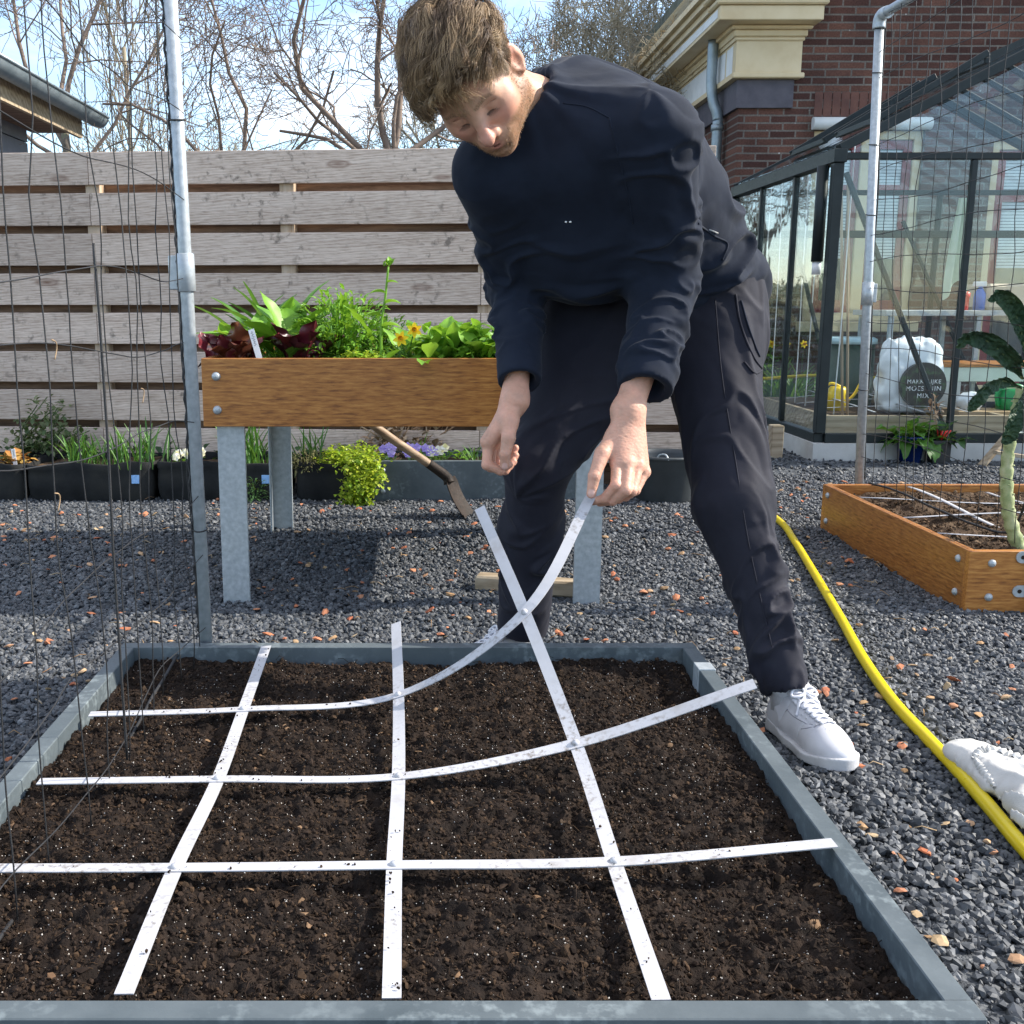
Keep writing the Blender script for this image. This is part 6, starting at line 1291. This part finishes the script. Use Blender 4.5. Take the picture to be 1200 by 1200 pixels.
MB().tubes(wob(spline([G(1018, 566, .2), G(1050, 575, .19), G(1100, 598, .18), G(1145, 616, .175), G(1184, 623, .18), G(1203, 585, .30)], 7), .004, 12, 9.), .0042, 6).build('edge_rope', M['net'], nr)
# ================================================================ KALE, HOSE, CLOTH
kb = G(1196, 640, RZ - .02); kt = W(1197, 455, kb[1] + .03); km = [W(1182, 600, kb[1] + .01), W(1180, 545, kb[1] + .02), W(1188, 495, kb[1] + .02)]
ka = thing('palm_kale', kb, 'tall dark palm kale with bare knobbly stem in the bamboo bed', 'kale'); P = spline([kb - [0, 0, .02], *km, kt], 10); rr = .019 * (1 + .13 * np.sin(np.arange(len(P)) * 2.1)) * np.linspace(1.08, .72, len(P)); mb = MB(); mb.tubes(P, rr, 12)
for k in range(26): i = rng.integers(3, len(P) - 3); a = rng.uniform(0, 6.28); mb.add(P[i] + .016 * np.array([math.cos(a), math.sin(a), 0]) + ICO * [.006, .006, .003], ICF, True)
mb.build('stem', mat('kale_stem', [(.16, .2, .07), (.3, .34, .15), (.42, .42, .24)], 40, .7, .4, 120), ka)
def kleaf(pts, w, seed):
    P = spline(pts, 18); T = nrm(np.gradient(P, axis=0)); s = nrm(np.cross(T, [0, .9, .45])); u = np.cross(s, T); n_ = len(P); t_ = np.linspace(0, 1, n_); pr = np.interp(t_, [0, .12, .25, .5, .8, .95, 1], [.12, .3, .8, 1, .85, .5, .1]); a = np.linspace(-1, 1, 15)
    Q = P[:, None] + w * .5 * pr[:, None, None] * a[None, :, None] * s[:, None] - (w * .30 * pr[:, None] * np.abs(a) ** 1.5)[..., None] * u[:, None]
    Q = Q + u[:, None] * (.007 * vnoise(Q * 110 + seed) + .005 * vnoise(Q * 230 + seed))[..., None]; mb = MB(); mb.grid(Q); mb.build('leaf', M['kale'], ka)
    MB().tubes(P + u * .003, np.linspace(.0028, .001, n_), 6).build('midrib', M['kale_rib'], bpy.data.objects[[o.name for o in ka.children if o.name.startswith('leaf')][-1]])
M['kale_rib'] = mat('kale_rib', [(.10, .15, .06), (.16, .21, .09)], 30, .6, .1)
M['kale'] = mat('kale_leaf', [(.012, .035, .018), (.022, .058, .024), (.045, .085, .03)], 16, .5, .9, 130, .006, spec=.4)
ky = kb[1]
kleaf([W(1199, 445, ky + .02), W(1185, 425, ky - .03), W(1160, 402, ky - .06), W(1135, 394, ky - .06), W(1121, 408, ky - .05)], 0.0527, 1.)
kleaf([W(1203, 430, ky + .03), W(1190, 420, ky + .04), W(1165, 400, ky + .06), W(1145, 393, ky + .07), W(1130, 398, ky + .07)], 0.0425, 12.)
kleaf([W(1203, 420, ky + .02), W(1196, 385, ky), W(1185, 358, ky - .02), W(1170, 345, ky - .03), W(1157, 352, ky - .03)], 0.051, 4.)
kleaf([W(1198, 455, ky), W(1175, 447, ky - .05), W(1155, 455, ky - .07), W(1142, 470, ky - .07), W(1135, 482, ky - .06)], 0.0467, 7.)
kleaf([W(1203, 455, ky - .01), W(1196, 470, ky - .06), W(1188, 490, ky - .07), W(1181, 508, ky - .07), W(1176, 520, ky - .06)], 0.0553, 9.)
kleaf([W(1205, 440, ky), W(1235, 400, ky), W(1260, 380, ky - .02), W(1275, 400, ky - .02), W(1285, 430, ky - .02)], .07, 11.)
kleaf([W(1205, 450, ky), W(1235, 430, ky - .05), W(1255, 440, ky - .08), W(1265, 470, ky - .08), W(1270, 490, ky - .08)], .07, 15.)
hp = [G(x, y, .021) for x, y in ((840, 575), (885, 592), (915, 612), (930, 632), (952, 668), (984, 722), (1012, 772), (1047, 822), (1086, 864), (1122, 902), (1160, 946), (1200, 994), (1245, 1040), (1310, 1090))]
tag(MB().tubes(spline(hp, 10), .0128, 16).build('garden_hose', M['hose']), 'yellow garden hose curving across the dark gravel', 'hose')
# white fleece cover lying on the hose
A_, B_ = G(1141, 884, .042), G(1340, 1010, .04)
ax = nrm(B_ - A_); sx = nrm(np.cross(ax, [0, 0, 1])); L_ = np.linalg.norm(B_ - A_)
def fleece(P):
    q = P - A_; t_ = (q @ ax); s_ = (q @ sx); z_ = q[:, 2]; u = np.clip(t_ / L_, 0, 1)
    w = .040 + .075 * u; hgt = .021 + .012 * np.clip(u * 2, 0, 1); r_ = np.stack([s_ / w, z_ / hgt, (t_ - np.clip(t_, 0, L_)) / .04], -1); d = (np.sqrt((r_ ** 2).sum(1)) - 1) * .03
    fo = 1 - np.abs(vnoise(np.stack([t_ * 5, s_ * 42 + 6 * t_, z_ * 4], -1))) * 2.2; d = d - .0022 * np.sin(np.arctan2(s_ + .015, t_ - .055) * 22 + 2 * vnoise(P * 30)) * np.exp(-(((t_ - .055) ** 2 + s_ ** 2) / .055 ** 2)); d = d + .006 * fbm(P * 9 + 3, 2) - .0055 * np.clip(fo, -.3, 1) - .003 * (1 - np.abs(vnoise(P * [38, 38, 20] + 9)) * 2); return np.maximum(d, -(P[:, 2] - .018))
fl = thing('fleece_cover', (A_ + B_) / 2 * [1, 1, 0], 'white gathered fleece cover lying on the gravel against the hose', 'cover')
v_, f_ = sdf_mesh(fleece, np.minimum(A_, B_) - .14, np.maximum(A_, B_) + .14, .0035); v_ = relax(v_, f_, 3); MB().add(v_, f_, True).build('cover', M['cloth'], fl)
from mathutils.bvhtree import BVHTree as _B
_bt = _B.FromPolygons(v_.tolist(), f_.tolist())
def ruffle(px_pts, w, fr, seed):
    pp = spline(np.array([(a, b, 0.) for a, b in px_pts]), 24); P = []; Nn = []
    for a, b, _ in pp:
        h_ = _bt.ray_cast(Vector(CAM), Vector(nrm(ray(a, b))))
        if h_[0] is not None: P.append(h_[0]); Nn.append(h_[1])
    P = np.array(P); Nn = np.array(Nn); n_ = len(P); Nn = nrm(np.stack([np.convolve(Nn[:, i], np.ones(9) / 9, 'same') for i in range(3)], -1)); T = nrm(np.gradient(P, axis=0)); s_ = nrm(np.cross(T, Nn)); a = np.linspace(-1, 1, 9); ph = np.arange(n_) * fr + .8 * vnoise(np.stack([np.arange(n_) * .21, np.zeros(n_) + seed, np.zeros(n_)], -1))
    tp_ = np.sqrt(np.sin(np.linspace(.05, 1, n_) * 3.0))[:, None, None]; Q = P[:, None] + (w * a)[None, :, None] * s_[:, None] * tp_ + Nn[:, None] * ((.007 * (1 - a ** 2) - .002)[None, :, None] + .0045 * np.sin(ph[:, None] + .5 * np.sin(a * 3))[..., None] * (.5 + .5 * np.abs(a)[None, :, None]))
    MB().grid(Q).build('elastic_hem', M['cloth'], fl)
ruffle([(1140, 890), (1148, 881), (1160, 878), (1178, 882), (1200, 890), (1228, 903)], .010, .75, 1); ruffle([(1143, 890), (1149, 899), (1157, 910), (1167, 924)], .008, .8, 2)
# ================================================================ POTS BY THE GREENHOUSE
def pot(px_, py, r_, h_, label, m, square=False, Y=None):
    c = G(px_, py); c[2] = 0; c[1] += r_; o = thing('plant_pot', c, label, 'plant pot')
    if square:
        mb = MB(); 
        for (w0, w1, z0, z1) in ((.80, .98, 0, h_ * .85), (1.0, 1.04, h_ * .85, h_)): mb.prism([c + [sx_ * r_ * w0, sy_ * r_ * w0, z0] for sx_, sy_ in ((-1, -1), (1, -1), (1, 1), (-1, 1))], (0, 0, z1 - z0))
        mb.build('pot', M[m], o)
    else: MB().lathe([(0, .0), (r_ * .78, 0), (r_ * .97, h_ * .88), (r_ * 1.03, h_ * .88), (r_ * 1.05, h_), (r_ * .95, h_), (r_ * .9, h_ * .8), (0, h_ * .78)], c, 28).build('pot', M[m], o)
    return c + [0, 0, h_ * .8]
c = pot(1072, 544, .075, .15, 'glazed blue pot with crinkled chard by the greenhouse', 'bluepot'); c0 = c
plant('chard', 'crinkled dark green chard growing from the blue pot', c, M['g_mid'], lambda mb: rosette(mb, c0, 44, .10, .21, .36, .2, 1.4, .8, .25, STALK, .16, .035, 18, 7))
c = pot(1104, 544, .06, .13, 'square black pot right of the blue pot', 'blackplastic', True); c1 = c
plant('chard', 'red stemmed chard growing from the square black pot', c, [M['g_dark'], M['redplastic']], lambda mb: (rosette(mb, c1, 30, .08, .17, .38, .4, 1.45, .7, .25, STALK, .14, .03, 16, 7), mb.tubes(np.stack([np.repeat(c1[None], 9, 0), c1 + np.stack([rng.normal(0, .03, 9), rng.normal(0, .03, 9) - .02, np.full(9, .08)], -1)], 1), .004, 6, mi=1)))
plant('dry_seedhead', 'withered brown seed stalk standing behind the black pot', c1, M['dry'], lambda mb: (mb.tubes(spline([c1, c1 + [-.02, .02, .14], c1 + [-.04, .02, .27]], 6), .003, 5), clump(mb, c1 + [-.035, .02, .14], 30, .035, .12, .03, .05, .45, 4)))
c = pot(1122, 540, .05, .10, 'small terracotta pot beside the black pot', 'terra'); c = G(1046, 530); tag(MB().lathe([(0, .075), (.05, .075), (.075, .10), (.085, .128), (.078, .128), (.06, .1), (0, .09)], c + [0, .08, 0], 24).lathe([(.0, 0), (.045, 0), (.045, .075), (0, .076)], c + [0, .08, 0], 20).build('orange_bowl', M['orangef']), 'orange bowl under the blue pot\'s chard leaves', 'bowl')
# trestle legs at the right picture edge
ts = thing('wooden_trestle', (G(1190, 545)), 'grey wooden folding trestle behind the kale', 'trestle')
def stick(a, b_, w, m, par, name, t=.02):
    a, b_ = np.array(a), np.array(b_); d = Vector(b_ - a); q = d.to_track_quat('Z', 'Y').to_matrix().to_4x4(); q.translation = Vector(a); return MB().box((-w / 2, -t / 2, 0), (w / 2, t / 2, d.length), np.array(q), .002).build(name, m, par)
Yt = G(1150, 547)[1]; stick(W(1150, 546, Yt), W(1215, 470, Yt + .1), .045, M['oldwood'], ts, 'leg'); stick(W(1250, 546, Yt), W(1200, 470, Yt + .13), .045, M['oldwood'], ts, 'leg'); stick(W(1166, 530, Yt - .03), W(1240, 541, Yt - .03), .04, M['oldwood'], ts, 'brace'); stick(W(1195, 468, Yt + .115), W(1225, 468, Yt + .115), .05, M['oldwood'], ts, 'top_rail', .06)
tag(MB().box(W(904, 523, 6.05) * [1, 1, 0] + [0, 0, .003], W(918, 523, 6.05) * [1, 1, 0] + [0, .08, .19], bev=.004).build('timber_block', M['oldwood']), 'short pale timber post at the greenhouse corner', 'timber post')
# ================================================================ INSIDE THE GREENHOUSE
ib = thing('indoor_bed', (2.78, 6.75, 0), 'grey timber bed with white strips inside the greenhouse', 'raised bed'); ix0, ix1, iy0, iy1, iz = 2.30, 3.35, 6.12, 7.35, .24
for lo, hi in (((ix0, iy0, 0), (ix1, iy0 + .03, iz)), ((ix0, iy1 - .03, 0), (ix1, iy1, iz)), ((ix0, iy0 + .031, 0), (ix0 + .03, iy1 - .031, iz)), ((ix1 - .03, iy0 + .031, 0), (ix1, iy1 - .031, iz))): MB().box(lo, hi, bev=.002).build('plank', M['oldwood'], ib)
MB().box((ix0 + .031, iy0 + .031, .01), (ix1 - .031, iy1 - .031, iz - .04)).build('soil_fill', m2, ib)
ig = thing('planting_grid', (2.8, 6.7, iz), 'bent white strip grid on the bed inside the greenhouse', 'planting grid')
for q in (.28, .55, .8):
    t_ = np.linspace(0, 1, 14); MB().tubes(np.stack([ix0 + .05 + t_ * .95, np.full(14, iy0 + q * 1.2), iz + .01 + .05 * np.sin(t_ * 3.1) * q], -1), .011, 4, flat=.15, ref=(0, 0, 1)).build('strip', M['strip'], ig); MB().tubes(np.stack([np.full(14, ix0 + q * 1.05), iy0 + .05 + t_ * 1.1, iz + .016 + .05 * np.sin(q * 3) * t_], -1), .011, 4, flat=.15, ref=(0, 0, 1)).build('strip', M['strip'], ig)
# soil bag with printed round picture
bc = W(1063, 470, 6.62); bz0, bz1 = .20, .67; bw = .185
bag = thing('soil_bag', (bc[0], 6.62, bz0), 'white plastic soil bag with dark round print in the greenhouse', 'bag')
def bag_sdf(P):
    q = P - [bc[0], 6.62, (bz0 + bz1) / 2]; zt = q[:, 2] / .235; w = bw * (1 - .10 * np.abs(zt) ** 3); dd = .10 * (1 - .45 * np.clip(zt, 0, 1)); r_ = np.stack([np.abs(q[:, 0]) / w, np.abs(q[:, 1]) / dd, np.abs(zt)], -1)
    d = ((r_ ** 5).sum(1) ** .2 - 1) * .10; return d + .012 * fbm(P * 10, 2) + .006 * vnoise(P * [40, 40, 14]) * np.clip(zt - .3, 0, 1)
v_, f_ = sdf_mesh(bag_sdf, [bc[0] - .25, 6.44, bz0 - .05], [bc[0] + .25, 6.8, bz1 + .06], .006); MB().add(v_, f_, True).build('bag_body', M['bagplastic'], bag)
fy = 6.62 - .128; t_ = np.linspace(0, 2 * np.pi, 40, endpoint=False); cx, czb = bc[0] + .035, .385
m_, t2, b2 = new_mat('bag_print'); vv = coords(t2); t2.links.new(ramp(t2, noise(t2, vv, 16, 6), [(.012, .01, .008), (.03, .025, .02), (.045, .09, .03), (.12, .11, .08)], [.35, .52, .62, .72]), b2.inputs['Base Color']); b2.inputs['Roughness'].default_value = .35
MB().prism(np.stack([cx + .138 * np.cos(t_), np.full(40, fy), czb + .138 * np.sin(t_)], -1), (0, .03, 0)).build('print', m_, bag)
def text(s, x, z, y, size, par, m):
    cu = bpy.data.curves.new('lettering', 'FONT'); cu.body = s; cu.size = size; cu.align_x = 'CENTER'; cu.extrude = .0006; cu.space_character = 1.15; o = bpy.data.objects.new('lettering', cu); COL.objects.link(o); o.rotation_euler = (R(90), 0, 0); pl = world_loc(par); o.parent = par; o.location = Vector((x, y, z)) - pl; cu.materials.append(m)
    me = bpy.data.meshes.new_from_object(o.evaluated_get(bpy.context.evaluated_depsgraph_get())); o2 = bpy.data.objects.new('lettering', me); COL.objects.link(o2); o2.parent = par; o2.location = o.location; o2.rotation_euler = o.rotation_euler; bpy.data.objects.remove(o); return o2
for k, s in enumerate(('MAKKELIJKE', 'MOESTUIN', 'MIX')): text(s, cx, czb + .012 - k * .044, fy - .0012, .040 if k else .034, bag, M['white'])
st = thing('staging_table', (3.9, 7.3, 0), 'aluminium staging table across the greenhouse', 'table'); sx_0, sx_1 = W(1027, 365, 7.2)[0], 4.7; sz = W(1100, 367, 7.05)[2]
MB().box((sx_0, 7.05, sz - .018), (sx_1, 7.6, sz + .018), bev=.003).build('top', M['galv'], st)
for x in (sx_0 + .05, sx_0 + .62, sx_1 - .05):
    for y in (7.08, 7.56): MB().box((x - .014, y - .014, .003), (x + .014, y + .014, sz - .0185)).build('leg', M['galv'], st)
c = np.array([W(1000, 440, 7.15)[0], 7.25, 0]); br = thing('water_barrel', c, 'dark green water barrel with pale blue lid in the greenhouse', 'barrel'); bh = W(1000, 398, 7.1)[2]
MB().lathe([(0, .002), (.14, 0), (.165, bh * .4), (.16, bh * .95), (0, bh * .95)], c, 28).build('body', mat('barrel_green', [(.012, .035, .02), (.02, .05, .03)], 8, .4, .05), br); MB().lathe([(.0, bh * .95 + .001), (.172, bh * .95 + .001), (.172, bh), (.15, bh + .012), (0, bh + .014)], c, 28).build('lid', mat('lid_blue', [(.35, .5, .55), (.45, .6, .65)], 8, .4, .05), br)
c = np.array([W(984, 470, 6.8)[0], 6.85, iz - .04]); yc = thing('yellow_can', c, 'small yellow watering can standing in the indoor bed', 'watering can'); MB().lathe([(0, 0), (.055, 0), (.06, .13), (.045, .15), (0, .152)], c, 20).build('body', M['yellowplastic'], yc); MB().tubes(spline([c + [.05, 0, .04], c + [.10, -.02, .10], c + [.13, -.03, .17]], 6), .010, 8).build('spout', M['yellowplastic'], yc); MB().tubes(spline([c + [-.05, 0, .05], c + [-.10, 0, .10], c + [-.05, 0, .17], c + [.02, 0, .15]], 6), .008, 8).build('handle', M['yellowplastic'], yc)
for k, (xa, xb) in enumerate(((987, 986), (993, 994))):
    tag(MB().tubes([[W(xa, 490, 6.2), W(xb, 203, 6.2)]], .008, 8).build('bamboo_cane', M['post']), ('left' if k == 0 else 'right') + ' one of two tan canes upright at the greenhouse corner', 'cane', 'canes in the greenhouse')
for k in range(7):
    y = 6.12 + .24 * k; tag(MB().tubes(wob(np.linspace([2.34 + .02 * (k % 2), y, .25], [2.36, y + .03, 1.75], 12), .004, 3, k), .0035, 5).build('climbing_string', M['white']), 'thin white vertical string inside the greenhouse side glass', 'string', 'climbing strings in the greenhouse')
bn = thing('potting_bench', (4.0, 6.75, 0), 'low pale bench with wooden edge in the greenhouse', 'bench'); bx0, bx1 = W(1088, 440, 6.7)[0], 4.72; bzt = W(1150, 428, 6.6)[2]
MB().box((bx0, 6.6, bzt - .10), (bx1, 7.0, bzt - .012), bev=.003).build('apron', mat('pale_green_paint', [(.5, .56, .48), (.62, .67, .58)], 8, .6, .1), bn); MB().box((bx0 - .01, 6.59, bzt - .0115), (bx1, 7.01, bzt + .008), bev=.002).build('top', M['bamboo'], bn); MB().box((bx0, 6.601, .03), (bx0 + .16, 7.0, bzt - .101), bev=.003).build('side_panel', M['concrete'], bn); MB().box((bx1 - .05, 6.6, .003), (bx1, 7.0, bzt - .101), bev=.003).build('side_panel', M['concrete'], bn)
lz = W(1150, 508, 6.45)[2]; sh = thing('low_shelf', (4.1, 6.45, 0), 'low white shelf under the potting bench', 'shelf'); MB().box((W(1118, 508, 6.3)[0], 6.25, lz - .02), (4.7, 6.58, lz), bev=.003).build('board', M['offwhite'], sh)
for x in (W(1118, 508, 6.3)[0] + .03, 4.66): MB().box((x - .02, 6.27, .003), (x + .02, 6.56, lz - .021)).build('leg', M['offwhite'], sh)
tag(MB().box((W(1150, 508, 6.3)[0], 6.28, .003), (4.55, 6.5, lz - .06), bev=.01).build('seed_tray', M['greenplastic']), 'green plastic tray under the low shelf', 'tray')
cx0, cx1 = W(1113, 490, 6.4)[0], W(1180, 490, 6.4)[0]; cr = thing('cardboard_box', ((cx0 + cx1) / 2, 6.4, lz), 'brown cardboard box on the low shelf in the greenhouse', 'box')
kb_ = mat('cardboard', [(.36, .24, .13), (.45, .31, .18)], 7, .85, .15); chh = W(1150, 482, 6.3)[2] - lz; MB().box((cx0, 6.3, lz + .002), (cx1, 6.52, lz + chh), bev=.003).build('carton', kb_, cr); MB().box((cx0 + .10, 6.295, lz + chh * .48), (cx1 - .02, 6.2995, lz + chh * .52)).build('slot', M['blackplastic'], cr)
wc = np.array([W(1182, 468, 6.42)[0], 6.42, lz + chh + .002]); wcan = thing('watering_can', wc, 'green plastic watering can on the cardboard box', 'watering can')
MB().lathe([(0, 0), (.085, 0), (.09, .06), (.08, .11), (.05, .12), (0, .122)], wc + [.02, 0, 0], 24).build('body', M['greenplastic'], wcan); MB().tubes(spline([wc + [-.07, -.02, .02], wc + [-.085, -.02, .09], wc + [-.05, -.02, .135], wc + [.04, -.02, .14], wc + [.09, -.02, .11]], 7), .012, 10).build('handle', M['greenplastic'], wcan); MB().tubes(spline([wc + [.10, 0, .04], wc + [.19, 0, .11], wc + [.24, 0, .16]], 6), .014, 10).build('spout', M['greenplastic'], wcan)
def small_bag(P): return ellip(P, [cx0 + .11, 6.4, lz + chh + .045], (.085, .07, .055)) + .012 * fbm(P * 22, 2)
v_, f_ = sdf_mesh(small_bag, [cx0 - .03, 6.28, lz + chh - .03], [cx0 + .26, 6.54, lz + chh + .14], .005); tag(MB().add(v_, f_, True).build('crumpled_bag', M['bagplastic']), 'small crumpled white bag on the cardboard box', 'bag')
# on the staging table
c = np.array([W(1148, 350, 7.2)[0], 7.2, sz + .019]); sb = thing('spray_bottle', c, 'blue spray bottle with white trigger on the staging table', 'spray bottle'); MB().lathe([(0, 0), (.036, 0), (.038, .08), (.034, .11), (.016, .14), (.016, .15), (0, .151)], c, 18).build('bottle', M['blueplastic'], sb); MB().box(c + [-.05, -.014, .151], c + [.035, .014, .185], bev=.006).build('trigger', M['white'], sb)
c = np.array([W(1130, 350, 7.15)[0], 7.15, sz + .019]); tag(MB().lathe([(0, 0), (.03, 0), (.03, .08), (.034, .082), (.034, .11), (.02, .12), (0, .121)], c, 18).build('jar', M['redplastic']), 'jar with red lid on the staging table', 'jar')
c0_ = W(1152, 362, 7.2)[0]; bx_ = thing('storage_case', (c0_ + .25, 7.3, sz + .019), 'beige storage case with dark latches on the staging table', 'case'); MB().box((c0_, 7.16, sz + .0195), (4.68, 7.5, sz + .19), bev=.02).build('shell', M['beige'], bx_)
for x in (c0_ + .13, c0_ + .36): MB().box((x - .02, 7.152, sz + .11), (x + .02, 7.159, sz + .15), bev=.002).build('latch', M['blackplastic'], bx_)
tw = MB(); xa, xb = W(1112, 300, 6.9)[0], W(1134, 300, 6.9)[0]; s_, z_ = np.meshgrid(np.linspace(0, 1, 16), np.linspace(0, 1, 20)); w_sc = .35 + .65 * np.sin(np.clip(z_ * 1.4, 0, 1.57)); zt0, zt1 = W(1120, 232, 6.9)[2], W(1120, 352, 6.9)[2]
tw.grid(np.stack([(xa + xb) / 2 + (s_ - .5) * (xb - xa) * 1.25 * w_sc, 6.9 + .02 * np.sin(s_ * 14 + z_ * 2), zt0 + (zt1 - zt0) * z_ * (.9 + .1 * np.cos(s_ * 5))], -1)); tag(tw.build('towel', mat('pale_green_cloth', [(.5, .58, .45), (.62, .68, .55)], 12, .9, .3, 200)), 'pale green cloth hanging from the greenhouse frame', 'towel')
tag(MB().tubes(wob(spline([(2.35, 7.75, .33), (2.9, 7.8, .36), (3.4, 7.78, .34), (3.9, 7.8, .36)], 8), .01, 3, 5.), .012, 8).build('inner_hose', M['hose']), 'yellow hose along the back of the greenhouse', 'hose')
for k, px_ in enumerate((902, 920, 940)):
    c = np.array([W(px_, 425, 8.4)[0], 8.4, 0.0]); cc = c.copy(); plant('daffodil', ['leftmost tall yellow daffodil behind the greenhouse', 'middle tall yellow daffodil behind the greenhouse', 'rightmost tall yellow daffodil behind the greenhouse'][k], c, [M['blade'], M['yellowf'], M['orangef']], lambda mb: (rosette(mb, cc, 26, .3, .5, .05, 1.1, 1.5, .4, .4, STRAP, 0, .06), daff(mb, [(0, .56)], cc, .034)), 'daffodils behind the greenhouse', 'flower')
c = np.array([2.5, 8.9, 0]); plant('shrub', 'green shrub against the brick house behind the greenhouse', c, M['g_mid'], lambda mb: clump(mb, c, 1400, .5, .75, .04, .09, .5, 4))
